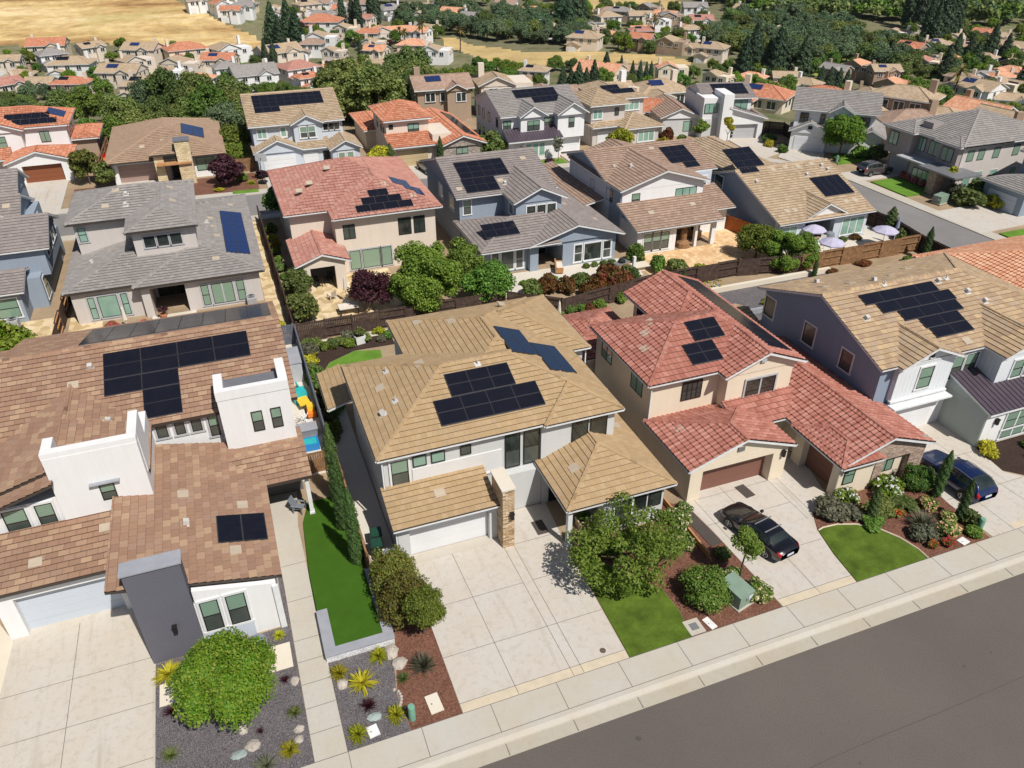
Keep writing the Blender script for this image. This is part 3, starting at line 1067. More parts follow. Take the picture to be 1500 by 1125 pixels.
# ================================================================== the front row
# ---- the house with the golden roof in the middle
h = House('two_storey_house', 'pale grey house with golden tile roof, stone pillar and white garage door', 'house', (5.3, 32.3, 0))
h.wall('w_pale', 5.3, 15.2, 34.85, 45.2, 0, 5.9)
h.wall('w_pale', 15.0, 19.95, 34.65, 45.2, 0, 5.9)
h.wall('w_pale', 9.55, 19.9, 45.0, 50.3, 0, 5.9)
h.wall('w_pale', 13, 21.3, 42.3, 50.2, 0, 5.9)
h.wall('w_lap', 6.95, 12.5, 34.79, 34.9, 3.1, 4.62, 'siding_wall')
h.box('belt_trim', 'trim', 5.25, 12.55, 34.74, 34.9, 3.0, 3.12)
h.wall('w_pale', 5.3, 11.3, 32.75, 35, 0, 3.0)
h.slab('w_pale', '-y', 32.35, 5.3, 11.3, 0, 3.0, 0.4, [(5.98, 10.8, -0.01, 2.35)])
h.door('-y', 32.78, 6.0, 10.78, 0.03, 2.33, 'door_white')
h.box('doorstep', 'walkcon', 5.9, 10.9, 31.95, 32.7, 0.0, 0.045)
h.shed('tile_gold', 5.0, 11.27, 31.85, 34.86, 2.98, 0.25, '-y')
h.wall('stone', 11.26, 12.0, 31.3, 33.2, 0, 4.42, 'stone_pillar')
h.box('pillar_cap', 'slab_cream', 11.2, 12.06, 31.24, 33.26, 4.42, 4.52)
h.wall('w_pale', 12.0, 14.9, 34.3, 35, 0, 2.9)
h.roof('tile_gold', 4.93, 20.3, 34.5, 45.5, 6.0, .37)
h.roof('tile_gold', 15.08, 20.32, 34.25, 41.0, 6.0, .37, 'y')
h.roof('tile_gold', 9.2, 20.28, 36.5, 50.65, 6.0, .37, 'y')
h.roof('tile_gold', 12.5, 21.7, 41.9, 50.55, 6.0, .37)
h.roof('tile_gold', 14.68, 21.8, 29.85, 42.0, 3.05, .4, 'y')
h.wall('w_pale', 17.3, 21.35, 30.3, 42, 0, 3.0)
h.wall('w_pale', 14.9, 17.4, 34.2, 35, 0, 3.0)
h.wall('recess', 16.9, 17.35, 31.2, 34.5, 0, 2.9)
h.post(14.98, 30.2, 3.0)
h.shed('tile_gold', 3.6, 5.3, 45.2, 50.2, 2.9, .3, '-x')
h.shed('tile_gold', 8.0, 9.6, 46.5, 50.0, 2.9, .3, '-x')
for a in ((5.72, 6.74, 3.65, 5.5, 1, 2, 'blind', 'screen'), (7.02, 7.84, 4.75, 5.5, 1, 1, 'aqua', None), (8.12, 8.96, 4.75, 5.5, 1, 1, 'aqua', None), (9.9, 10.57, 4.83, 5.5, 1, 1, 'screen', None)):
    h.win('-y', 34.8, a[0], a[1], a[2], a[3], a[4], a[5], 'trim' if a[5] == 2 else None, 'dark', a[6], a[7])
h.win('-y', 34.8, 12.7, 13.68, 3.05, 5.65, 1, 2, None, 'dark', 'glass', 'screen')
h.win('-y', 34.8, 13.9, 14.95, 3.05, 5.65, 1, 2, None, 'dark', 'glass', 'screen')
h.win('-y', 34.6, 17.02, 18.12, 3.75, 5.55, 1, 1, None, 'dark', 'glass')
h.win('-y', 34.6, 18.26, 19.42, 3.75, 5.55, 1, 1, None, 'dark', 'glass')
h.win('-y', 30.25, 17.97, 19.1, 0.5, 2.45, 1, 2, 'trim', 'dark', 'glass', 'screen')
h.win('-y', 30.25, 19.25, 20.1, 1.35, 2.4, 1, 1, None, 'dark', 'glass')
h.win('-y', 30.25, 20.28, 21.12, 1.35, 2.4, 1, 1, None, 'dark', 'glass')
h.win('-x', 5.3, 39.0, 40.0, 4.0, 5.2, 1, 1, None, 'dark', 'glass')
h.door('-y', 34.2, 15.4, 16.4, 0.05, 2.4, 'black', name='door')
h.lamp('-y', 31.3, 11.8, 2.55)
h.pipe(5.22, 34.7, 3.3, 5.9)
h.pipe(5.22, 32.3, 0, 2.9)
h.pipe(21.5, 42.2, 3, 5.9)
h.solar('-y', 34.5, 6.0, .37, [(9.1, 15.7, 35.75, 37.5, 4, 2), (10.3, 14.45, 37.55, 39.2, 3, 2)])
h.solar('+x', 20.3, 6.0, .37, [(40.05, 43.7, 15.15, 17.0, 2, 2), (38.2, 41.9, 17.05, 18.9, 2, 2)], 'solar_sky_tint')
h.vents('-y', 34.5, 6.0, .37, [('p', 12.6, 39.5)])
h.vents('-x', 4.93, 6.0, .37, [('f', 6.6, 40.9), ('p', 7.3, 42.2), ('b', 6.2, 38.2), ('p', 7.1, 38.8), ('f', 9.3, 41.3)])
h.vents('-x', 9.2, 6.0, .37, [('f', 11.0, 48.5), ('f', 13.0, 46.5)])
h.vents('+x', 20.28, 6.0, .37, [('b', 18.2, 47.0), ('b', 19.6, 45.8), ('f', 17.4, 48.3)])
h.vents('-y', 31.85, 2.98, .25, [('f', 8.2, 33.6)])
h.vents('-x', 14.68, 3.05, .4, [('f', 16.3, 32.6)])
h.vents('+x', 21.8, 3.05, .4, [('f', 20.8, 36.0)])
h.build()

# ---- cream house with red barrel tiles
h = House('two_storey_house', 'cream house with red barrel tile roof and two brown garage doors', 'house', (23.6, 31.0, 0), tile='barrel')
h.wall('w_cream', 23.6, 34.2, 36.5, 44.6, 0, 5.85)
h.wall('w_cream', 28.85, 34.1, 35.55, 48.6, 0, 5.85)
h.wall('w_cream', 23.6, 30.9, 31.75, 36.6, 0, 2.8)
h.slab('w_cream', '-y', 31.0, 23.6, 30.9, 0, 2.85, 0.8, [(24.5, 29.8, -0.01, 2.3)])
h.door('-y', 31.72, 24.5, 29.8, 0.02, 2.3, 'door_brown')
h.wall('w_cream', 33.3, 39.4, 28.45, 44.0, 0, 2.75)
h.wall('w_cream', 30.8, 33.5, 34.2, 36, 0, 2.6)
h.slab('w_cream', '-x', 32.7, 28.15, 32.4, 0, 2.8, 0.6, [(28.75, 31.55, -0.01, 2.25)])
h.door('-x', 33.28, 28.75, 31.55, 0.02, 2.25, 'door_brown')
h.wall('w_cream', 32.71, 35.6, 28.1, 28.5, 0, 2.75)
h.slab('brick', '-y', 28.05, 35.5, 39.5, 0, 3.1, 0.35, [(36.2, 38.3, -0.01, 2.15)], 'brick_wall')
h.win('-y', 28.44, 36.3, 37.5, 0.75, 2.05, 2, 1, None, 'dark', 'blind')
h.win('-y', 28.08, 33.1, 33.95, 0.95, 2.4, 1, 2, None, 'dark', 'blind', 'blind')
h.roof('tile_red', 23.1, 34.75, 36.05, 44.9, 5.9, .4)
h.roof('tile_red', 28.35, 34.78, 35.1, 49.0, 5.9, .4, 'y', 'gg', gw='w_cream')
h.roof('tile_red', 28.0, 34.7, 41.5, 48.9, 5.88, .4, 'y', 'hg', gw='w_cream')
h.roof('tile_red', 23.25, 31.2, 30.65, 36.5, 2.85, .36, 'y', 'gh', gw='w_cream', ov=0.35)
h.roof('tile_red', 32.45, 39.75, 27.7, 43.0, 2.85, .36, 'y', 'gh', gw='brick', ov=0.36)
h.roof('tile_red', 32.3, 35.6, 27.6, 32.6, 2.8, .36, 'y')
h.shed('tile_red', 28.6, 34.0, 33.4, 35.6, 2.85, .38, '-y')
h.roof('tile_red', 21.9, 28.5, 45.0, 52.2, 2.9, .36)
h.wall('w_cream', 22.4, 28.4, 45.2, 51.8, 0, 2.85)
h.win('-x', 28.85, 45.9, 48.0, 4.3, 5.5, 2, 1, None, 'dark', 'glass')
h.win('-y', 36.45, 25.96, 27.5, 3.85, 5.3, 4, 2, None, 'dark', 'glass')
h.win('-y', 35.5, 30.35, 32.75, 3.2, 5.05, 2, 2, 'trim_grey', 'dark', 'glass')
h.win('-x', 23.6, 42.1, 43.7, 3.95, 5.3, 2, 1, None, 'dark', 'aqua')
h.win('-x', 23.6, 37.6, 39.2, 3.95, 5.3, 2, 1, None, 'dark', 'aqua')
h.box('window_sill', 'w_cream', 29.9, 33.3, 35.2, 35.56, 2.85, 3.05)
h.box('door_canopy', 'w_cream', 30.9, 33.0, 34.12, 34.25, 1.2, 2.2)
h.win('-y', 34.15, 31.2, 32.0, 1.0, 2.2, 1, 1, None, 'dark', 'glass')
h.lamp('-y', 31.0, 30.5, 2.2)
h.lamp('-y', 28.05, 33.0, 2.35)
h.pipe(23.52, 36.35, 2.9, 5.8)
mb = h.one()
mb.box(26.85, 27.35, 30.92, 31.0, 3.25, 3.55, M['recess'])
mb.box(31.2, 31.6, 35.36, 35.46, 6.35, 6.7, M['trim_grey'])
mb.obj('gable_vent', h.root)
h.solar('-y', 36.05, 5.9, .4, [(27.95, 30.35, 38.55, 40.2, 2, 2), (26.8, 29.2, 36.85, 38.45, 2, 2)])
h.solar('+x', 34.78, 5.9, .4, [(36.2, 48.2, 32.3, 34.3, 11, 1)])
h.vents('-x', 23.1, 5.9, .4, [('f', 25.4, 41.0), ('f', 24.6, 39.6), ('f', 26.2, 41.8)])
h.vents('-x', 28.35, 5.9, .4, [('f', 29.8, 46.2)])
h.vents('-x', 23.25, 2.85, .36, [('f', 24.6, 34.2)])
h.build()

# ---- white house with brown blend roof
h = House('two_storey_house', 'white house with brown blend tile roof, raised parapets and charcoal wall panel', 'house', (-15.0, 30.0, 0))
h.wall('w_white', -15.2, 1.15, 43.1, 55.8, 0, 5.85)
h.wall('w_white', -11.6, -7.05, 37.7, 38.25, 0, 8.3)
h.wall('w_white', -11.6, -11.15, 38.2, 39.2, 0, 8.2)
h.wall('w_white', -7.5, -7.05, 38.2, 43, 0, 6.9)
h.wall('w_white', -15.3, -11.3, 38.0, 44, 0, 5.6)
h.roof('tile_brown', -15.6, 1.65, 42.8, 57.2, 5.9, .31, 'x', 'gg', gw='w_white', trim='gutter')
h.roof('tile_brown', -30, -11.0, 44.3, 56.0, 5.85, .33, 'x', 'gh', trim='gutter')
h.roof('tile_brown', -15.75, -6.95, 38.35, 47.5, 5.9, .3, 'y', 'gg', trim='gutter')
h.shed('tile_brown', -16.2, -11.45, 37.3, 39.2, 5.55, .3, '-x', trim='gutter')
h.wall('w_white', -30, -11.2, 44.6, 55.6, 0, 5.8)
# parapet round the tower top
h.box('parapet', 'w_white', -11.62, -7.03, 37.72, 38.22, 8.28, 8.62)
h.box('parapet', 'w_white', -11.62, -11.12, 38.24, 39.3, 7.0, 8.6)
h.box('parapet', 'w_white', -7.5, -7.02, 38.24, 40.4, 5.9, 8.64)
tb = h.one()
tile_face(tb, [(-11.3, 38.2, 7.65), (-7.45, 38.2, 6.5), (-7.45, 42.5, 6.5), (-11.3, 42.5, 7.65)], M['tile_brown'], 'flat')
tb.obj('tower_roof', h.root)
# second tower
h.wall('w_white', -3.0, 1.2, 41.85, 43.6, 0, 7.3)
h.box('parapet', 'w_white', -3.02, 1.22, 41.83, 42.25, 7.28, 7.9)
h.box('parapet', 'w_white', -3.02, -2.5, 42.26, 44.0, 6.0, 7.93)
h.box('parapet', 'w_white', .7, 1.24, 42.26, 44.6, 6.0, 7.96)
h.box('tower_roof', 'metal_grey', -2.5, .7, 42.2, 44.2, 7.0, 7.32)
h.roof('tile_brown', -9.0, 1.5, 38.1, 43.5, 3.2, .23, 'x', 'gg', trim='gutter')
# low wing
h.shed('tile_brown', -9.05, -1.15, 30.45, 42.6, 3.3, .225, '+x', trim='gutter')
h.wall('w_white', -8.0, -1.5, 30.1, 38.0, 0, 3.15)
mb = h.mb('wall')
mb.prism([(-5.4, 30.12), (-1.52, 30.12), (-1.52, 30.4), (-5.4, 30.4)], 3.0, lambda x, y: 3.1 + .225 * (-1.15 - x), M['w_white'])
h.wall('w_lapblue', -5.35, -2.95, 30.0, 30.12, 0.0, 1.05, 'siding_wall')
h.box('corner_trim', 'trim', -1.72, -1.42, 29.98, 30.14, 0, 3.1)
h.wall('w_white', -9.0, -7.2, 37.2, 38.0, 0, 4.6)
h.wall('w_char', -8.05, -5.45, 29.9, 30.75, 0, 6.25, 'charcoal_wall')
h.box('parapet_cap', 'cap_grey', -8.12, -5.38, 29.83, 30.8, 6.25, 6.33)
h.lamp('-y', 29.9, -6.55, 2.2)
# garage
h.wall('w_white', -15.0, -8.2, 34.7, 38, 0, 3.4)
h.slab('w_white', '-y', 34.2, -15.0, -8.0, 0, 3.4, 0.45, [(-14.15, -9.4, -.01, 2.65)])
h.door('-y', 34.6, -14.15, -9.4, 0.02, 2.65, 'door_blue')
h.shed('tile_brown', -16.0, -9.0, 33.75, 37.75, 3.5, .17, '-y', trim='gutter')
for i in range(4):
    h.box('wall_slot', 'dark', -8.1, -8.0, 32.0 + .5 * i, 32.3 + .5 * i, 1.0 + .35 * i, 1.2 + .35 * i)
h.win('-y', 37.7, -9.5, -8.75, 5.0, 6.05, 1, 2, None, 'dark', 'blind', 'screen')
h.box('window_hood', 'cap_grey', -9.9, -8.4, 37.45, 37.72, 6.2, 6.27)
h.win('-y', 38.0, -14.4, -13.3, 3.7, 5.4, 1, 2, 'trim', 'dark', 'blind', 'screen')
h.win('-y', 38.0, -12.85, -12.0, 3.7, 5.4, 1, 2, 'trim', 'dark', 'blind', 'screen')
for a, b in ((-6.83, -6.2), (-5.77, -5.2), (-4.83, -4.23)):
    h.win('-y', 43.1, a, b, 4.7, 5.6, 1, 1, 'trim_grey', 'dark', 'screen')
h.win('-y', 43.1, -3.84, -3.25, 4.1, 5.62, 1, 2, 'trim_grey', 'dark', 'blind', 'screen')
h.win('-y', 41.85, -1.27, -.6, 4.65, 6.1, 1, 2, None, 'dark', 'blind', 'screen')
h.win('-y', 41.85, -.12, .52, 4.65, 6.1, 1, 2, None, 'dark', 'blind', 'screen')
h.win('-y', 30.1, -5.25, -4.37, 1.12, 3.2, 1, 2, 'trim', 'dark', 'blind', 'screen')
h.win('-y', 30.1, -4.02, -3.08, 1.12, 3.2, 1, 2, 'trim', 'dark', 'blind', 'screen')
h.wall('recess', -1.6, 1.0, 41.0, 42, 0, 3.1)
h.post(1.15, 38.5, 3.15, .12)
h.solar('-y', 42.8, 5.9, .31, [(-9.45, -.6, 46.9, 49.1, 4, 2), (-9.45, -5.1, 45.6, 46.85, 2, 1), (-7.28, -5.1, 43.3, 45.55, 1, 2)])
h.solar('+y', 57.2, 5.9, .31, [(-11.0, 1.2, 50.7, 56.4, 8, 3)])
h.solar('+x', -1.15, 3.3, .225, [(33.2, 35.4, -4.0, -1.55, 1, 2)])
h.vents('-y', 42.8, 5.9, .31, [('f', -11.2, 47.0), ('b', -10.2, 48.2), ('f', -1.0, 48.6)])
h.vents('+x', -1.15, 3.3, .225, [('f', -5.6, 37.6), ('f', -2.6, 36.3), ('b', -5.5, 35.0), ('f', -3.2, 32.6)])
h.vents('-y', 33.75, 3.5, .17, [('f', -12.9, 35.3), ('f', -9.6, 36.6)])
h.vents('+x', -6.95, 5.9, .3, [('b', -9.2, 43.0)])
h.build()

# ---- slate blue house at the end of the row
h = House('two_storey_house', 'slate blue house with tan roof and white board-and-batten gables over a metal porch roof', 'house', (39.0, 30.0, 0))
h.wall('w_navy', 39.0, 57.6, 32.6, 45.3, 0, 5.9)
h.wall('w_navy', 40.2, 45.0, 32.25, 33, 2.9, 5.9)
h.wall('w_batten', 40.15, 45.05, 32.18, 32.6, 3.05, 5.95, 'siding_wall')
h.wall('w_white', 40.15, 45.6, 32.3, 33.0, 0, 2.7)
h.door('-y', 32.28, 40.9, 44.4, .02, 2.25, 'door_white')
h.box('garage_canopy', 'trim', 40.0, 45.2, 31.5, 32.3, 2.72, 2.85)
h.box('belt_trim', 'trim', 40.05, 45.1, 32.05, 32.3, 3.0, 3.14)
h.wall('w_batten', 45.0, 48.0, 32.5, 32.75, 2.9, 5.9, 'siding_wall')
h.wall('w_batten', 47.95, 53.0, 30.85, 33, 2.9, 5.9, 'siding_wall')
h.wall('w_sage', 45.6, 54, 28.9, 33, 0, 2.95)
h.mb('wall').prism([(45.62, 28.92), (53.9, 28.92), (53.9, 33.0), (45.62, 33.0)], 2.8, lambda x, y: 2.9 + .27 * (y - 28.9), M['w_sage'])
h.wall('w_white', 45.66, 54, 28.84, 28.95, 0, 2.9)
h.roof('tile_tan', 38.5, 58.0, 32.2, 45.8, 6.0, .36, 'x', 'gh', gw='w_navy', ov=.45)
h.roof('tile_tan', 39.9, 45.3, 31.7, 37.5, 6.0, .42, 'y', 'gg', gw='w_batten', ov=.45)
h.roof('tile_tan', 47.6, 53.2, 30.35, 38.0, 6.0, .42, 'y', 'gg', gw='w_batten', ov=.45)
h.shed('metal_roof', 45.5, 54.2, 28.55, 32.75, 2.95, .29, '-y', kind='metal')
h.roof('tile_tan', 33.6, 39.1, 45.5, 49.0, 2.9, .3, 'x', 'hg')
h.wall('w_navy', 34.2, 39.0, 45.8, 48.6, 0, 2.85)
for a in ((44.0, 45.2, 3.9, 5.5), (39.2, 40.4, 3.9, 5.5), (35.2, 36.3, 3.9, 5.4)):
    h.win('-x', 39.0, *a, 1, 1, 'trim', 'dark', 'screen')
h.win('-y', 32.16, 42.1, 43.3, 3.7, 5.4, 1, 2, 'trim', 'dark', 'blind', 'blind')
h.win('-y', 32.48, 45.25, 46.4, 3.6, 5.4, 1, 2, 'trim', 'dark', 'blind', 'screen')
h.win('-y', 32.48, 46.6, 47.7, 3.6, 5.4, 1, 2, 'trim', 'dark', 'blind', 'screen')
h.win('-y', 30.83, 49.3, 50.3, 3.8, 5.2, 1, 2, 'trim', 'dark', 'blind', 'blind')
h.win('-y', 30.83, 50.5, 51.6, 3.8, 5.2, 1, 2, 'trim', 'dark', 'blind', 'blind')
h.win('-y', 28.82, 47.6, 52.0, 1.1, 2.5, 4, 2, 'trim', 'dark', 'blind', 'blind')
h.win('-y', 28.82, 47.6, 52.0, .3, .95, 4, 1, 'trim', 'dark', 'blind')
h.lamp('-y', 28.84, 46.6, 2.1)
h.lamp('-y', 32.18, 42.6, 6.5)
h.solar('-y', 32.2, 6.0, .36, [(41.2, 48.0, 37.35, 38.3, 4, 1), (42.0, 48.8, 36.4, 37.33, 4, 1), (43.2, 48.6, 35.45, 36.38, 3, 1), (44.3, 47.9, 34.5, 35.43, 2, 1), (44.5, 47.9, 33.6, 34.48, 2, 1)])
h.vents('-y', 32.2, 6.0, .36, [('b', 40.4, 36.3), ('p', 44.0, 38.8), ('b', 50.2, 36.8), ('b', 50.9, 35.7), ('f', 46.6, 32.9), ('p', 49.5, 38.3), ('b', 48.6, 38.2)])
h.vents('+y', 45.8, 6.0, .36, [('b', 44.5, 40.2), ('f', 41.0, 41.5), ('f', 43.0, 41.0), ('f', 47.0, 41.2), ('f', 50.0, 42.5), ('b', 42.0, 43.3)])
h.build()

# ---- salmon tiled house beyond the blue one
h = House('single_storey_house', 'low house with salmon barrel tile roof at the edge of the row', 'house', (62.0, 34.0, 0), tile='barrel')
h.wall('w_cream', 61.5, 78, 33.5, 51.0, 0, 2.9)
h.roof('tile_salmon', 61.0, 80, 33.0, 51.5, 3.0, .33)
h.roof('tile_salmon', 60.6, 76, 37.0, 45.5, 3.0, .33, 'x')
h.win('-x', 61.5, 40, 42, 1, 2.2, 2, 1, None, 'dark', 'glass')
h.build()

# ================================================================== the second row, seen from its back gardens
h = House('two_storey_house', 'greige house with grey slate roof and long blue solar strip', 'house', (-15, 71, 0))
h.notch('w_greige', -14.7, 1.3, 71.0, 92, -.2, 3.1, -8.3, -5.3, 3.5)
h.slab('w_greige', '-y', 70.35, -9.0, 1.3, -.2, 3.1, .7, [(-8.3, -5.3, -.3, 2.75)])
h.wall('w_greige', -14.2, -3.6, 78.9, 87.6, 2.5, 6.7)
h.wall('w_greige', -9.0, -3.55, 74.8, 84, 2.5, 6.7)
h.roof('tile_grey', -15.25, 1.85, 70.6, 92.4, 3.2, .23, 'y', trim='gutter')
h.roof('tile_grey', -9.55, 1.83, 69.8, 84, 3.2, .235, 'y', trim='gutter')
h.roof('tile_grey', -14.75, -3.2, 78.3, 88.2, 6.75, .33, trim='gutter')
h.roof('tile_grey', -9.5, -3.18, 74.2, 87.5, 6.75, .33, 'y', trim='gutter')
for a, b, g in ((-13.5, -12.95, 'aqua'), (-12.7, -11.1, 'aqua'), (-10.8, -10.25, 'aqua')):
    h.win('-y', 71.0, a, b, .35, 2.45, 1, 2 if b - a < 1 else 1, 'trim_grey', 'dark', g, g)
for a, b in ((-4.0, -3.35), (-3.1, -1.2), (-.9, -.2)):
    h.win('-y', 70.35, a, b, .35, 2.4, 2 if b - a > 1 else 1, 2 if b - a < 1 else 1, 'trim_grey', 'dark', 'blind', 'blind')
h.win('-y', 78.9, -13.95, -13.25, 4.75, 6.15, 1, 2, 'trim_grey', 'dark', 'aqua', 'aqua')
for a in (-8.1, -6.95, -5.8):
    h.win('-y', 74.8, a, a + .95, 4.95, 6.0, 1, 1, 'trim_grey', 'dark', 'glass')
h.solar('+x', 1.85, 3.2, .235, [(73.5, 85.4, -1.2, .9, 8, 2)], 'solar_blue')
h.vents('+x', 1.83, 3.2, .235, [('f', -2.2, 83), ('f', -2.0, 80.5), ('b', -2.6, 81.5), ('f', -1.8, 78.0), ('f', 0, 88)])
h.vents('-y', 69.8, 3.2, .235, [('f', -2.2, 72.6)])
h.vents('-y', 78.3, 6.75, .33, [('b', -9.4, 80.2), ('b', -9.3, 81.8), ('f', -10.2, 82.6), ('f', -11.2, 80.4)])
h.vents('-x', -15.25, 3.2, .23, [('b', -13.0, 76.0)])
h.vents('+x', -3.18, 6.75, .33, [('f', -5.2, 80), ('f', -5.4, 84)])
h.build()

h = House('two_storey_house', 'blue grey house with mauve tile roof and white framed side windows', 'house', (-28, 74, 0))
h.wall('w_blue', -32, -18.4, 78.5, 89.5, -.2, 5.9)
h.wall('w_blue', -28, -19.0, 73.4, 80, -.2, 3.1)
h.wall('w_blue', -22, -16.9, 77.4, 85.2, 2.6, 5.5)
h.wall('w_blue', -22, -17.6, 76.0, 90, -.2, 3.0)
h.wall('w_blue', -34, -20.9, 91, 98, -.2, 5.9)
h.roof('tile_mauve', -29, -18.5, 72.9, 79, 3.05, .3, 'x', 'gg', gw='w_blue')
h.roof('tile_mauve', -34, -18.8, 79.9, 90, 6.0, .42, 'x', 'gg', gw='w_blue')
h.roof('tile_mauve', -24, -16.3, 77.0, 85.6, 5.3, .42, 'x', 'gg', gw='w_blue', ov=.5)
h.roof('tile_mauve', -34, -20.4, 90.5, 98.5, 6.0, .5, 'x', 'gg', gw='w_blue')
h.win('+x', -18.4, 86.0, 87.2, 3.6, 5.4, 1, 1, 'trim', 'dark', 'glass')
for a in (78.6, 80.2, 82.2, 83.6):
    h.win('+x', -16.9, a, a + .9, 3.9, 5.2, 1, 1, 'trim', 'dark', 'glass')
h.win('+x', -17.6, 76.6, 78.0, .6, 2.6, 1, 2, 'trim', 'dark', 'blind', 'blind')
h.win('-y', 73.4, -21.2, -19.4, .6, 2.4, 1, 2, 'trim', 'dark', 'blind', 'blind')
h.win('-y', 78.5, -21.5, -20.3, 3.8, 5.3, 1, 2, 'trim', 'dark', 'blind', 'blind')
h.vents('-y', 79.9, 6.0, .42, [('f', -20, 83.5), ('p', -20.4, 82), ('f', -20.2, 81.6)])
h.build()

h = House('two_storey_house', 'beige house with faded red tile roof and stepped solar array', 'house', (5.3, 74, 0), tile='barrel')
h.wall('w_beige', 5.2, 19.3, 76.3, 90.5, -.2, 5.9)
h.wall('w_beige', 9.2, 19.4, 73.6, 80, -.2, 5.9)
h.roof('tile_pink', 4.7, 19.9, 75.6, 91.0, 6.0, .37)
h.roof('tile_pink', 8.95, 20.0, 72.9, 90.8, 6.0, .37, 'y')
h.roof('tile_pink', 4.6, 9.8, 69.8, 76.8, 3.0, .36, 'y', 'gg', gw='w_beige', ov=.4)
h.slab('w_beige', '-y', 70.2, 5.0, 9.3, -.2, 3.0, .5, [(5.95, 8.3, -.3, 2.5)])
h.wall('recess', 5.1, 9.2, 73.4, 73.65, -.1, 2.9)
h.wall('w_beige', 8.8, 9.3, 70.6, 74, -.2, 2.9)
h.win('-y', 73.6, 9.95, 11.15, 3.6, 5.1, 2, 1, None, 'dark', 'screen')
h.win('-y', 73.6, 15.5, 16.85, 3.3, 5.1, 2, 1, None, 'dark', 'glass')
h.win('-y', 73.6, 17.1, 18.3, 3.3, 5.1, 2, 1, None, 'dark', 'glass')
for a, b in ((10.3, 11.4), (11.6, 13.4), (13.55, 14.6)):
    h.win('-y', 73.6, a, b, .3, 2.3, 1, 1, 'trim_grey', 'dark', 'blind')
h.solar('-y', 72.9, 6.0, .37, [(13.2, 15.2, 75.4, 76.4, 2, 1), (12.3, 16.3, 74.4, 75.38, 3, 1), (11.5, 17.2, 73.4, 74.38, 4, 1)])
h.solar('+x', 20.0, 6.0, .37, [(77.3, 79.5, 16.1, 17.0, 2, 1), (76.3, 79.5, 17.05, 17.95, 3, 1), (75.3, 77.6, 18.0, 18.9, 2, 1)], 'solar_blue')
h.vents('-y', 75.6, 6.0, .37, [('f', 8.0, 80), ('f', 10.2, 82), ('f', 6.8, 79)])
h.vents('-x', 4.7, 6.0, .37, [('f', 6.5, 86), ('f', 7.3, 84), ('f', 6.0, 82)])
h.vents('-y', 72.9, 6.0, .37, [('f', 17.6, 75), ('f', 15.2, 77.2)])
h.build()

h = House('two_storey_house', 'slate blue house with mauve roof and white window frames, red shrubs in front', 'house', (22.5, 67, 0))
h.wall('w_blue', 22.5, 33.0, 75.2, 88, -.2, 5.9)
h.wall('w_blue', 27.5, 32.6, 71.6, 76, 2.5, 5.9)
h.notch('w_blue', 22.6, 37.0, 68.0, 86, -.2, 2.95, 28.3, 31.0, 3.2)
h.slab('w_blue', '-y', 67.3, 27.4, 37.0, -.2, 3.0, .75, [(28.3, 31.0, -.3, 2.45)])
h.roof('tile_mauve', 21.95, 33.4, 74.5, 89, 6.0, .31, 'x', 'gg', gw='w_blue')
h.roof('tile_mauve', 27.1, 33.0, 71.0, 80, 6.0, .45, 'y', 'gg', gw='w_blue', ov=.5)
h.roof('tile_mauve', 22.0, 30.5, 66.6, 76, 3.05, .32, 'x', 'hg')
h.roof('tile_mauve', 27.0, 37.6, 66.5, 86, 3.05, .3, 'y', 'gh', gw='w_blue', ov=.6)
h.win('-y', 75.2, 22.95, 23.75, 3.95, 5.45, 1, 2, 'trim', 'dark', 'blind', 'screen')
for i in range(3):
    h.win('-y', 71.6, 28.7 + 1.15 * i, 29.65 + 1.15 * i, 4.3, 5.3, 1, 1, 'trim', 'dark', 'glass')
h.win('-x', 27.5, 72.4, 73.6, 4.2, 5.3, 1, 1, 'trim', 'trim', 'screen')
for a, b in ((23.5, 24.3), (24.5, 25.9), (26.1, 26.9)):
    h.win('-y', 68.0, a, b, .3, 2.3, 1, 1 if b - a > 1 else 2, 'trim', 'trim', 'screen', 'screen')
for a, b in ((32.3, 33.2), (33.4, 35.4), (35.6, 36.5)):
    h.win('-y', 67.3, a, b, .3, 2.2, 1, 1 if b - a > 1 else 2, 'trim', 'trim', 'glass', 'screen')
h.win('-x', 22.5, 81.4, 83.0, 3.7, 5.2, 1, 1, 'trim', 'trim', 'glass')
h.win('-x', 22.5, 77.2, 78.8, 3.7, 5.2, 1, 1, 'trim', 'trim', 'glass')
h.solar('-y', 74.5, 6.0, .31, [(23.5, 29.0, 77.5, 80.4, 4, 3), (23.4, 27.1, 75.1, 77.45, 3, 2)])
h.solar('-y', 66.6, 3.05, .32, [(23.2, 26.8, 68.6, 70.6, 3, 2)])
h.vents('-y', 74.5, 6.0, .31, [('f', 27.6, 76.6), ('b', 27.9, 76.0), ('f', 31.5, 80), ('f', 22.8, 76)])
h.vents('+x', 37.6, 3.05, .3, [('f', 34.5, 80), ('f', 34, 74), ('f', 35.8, 70)])
h.vents('-x', 27.0, 3.05, .3, [('f', 29.6, 70.5)])
h.build()

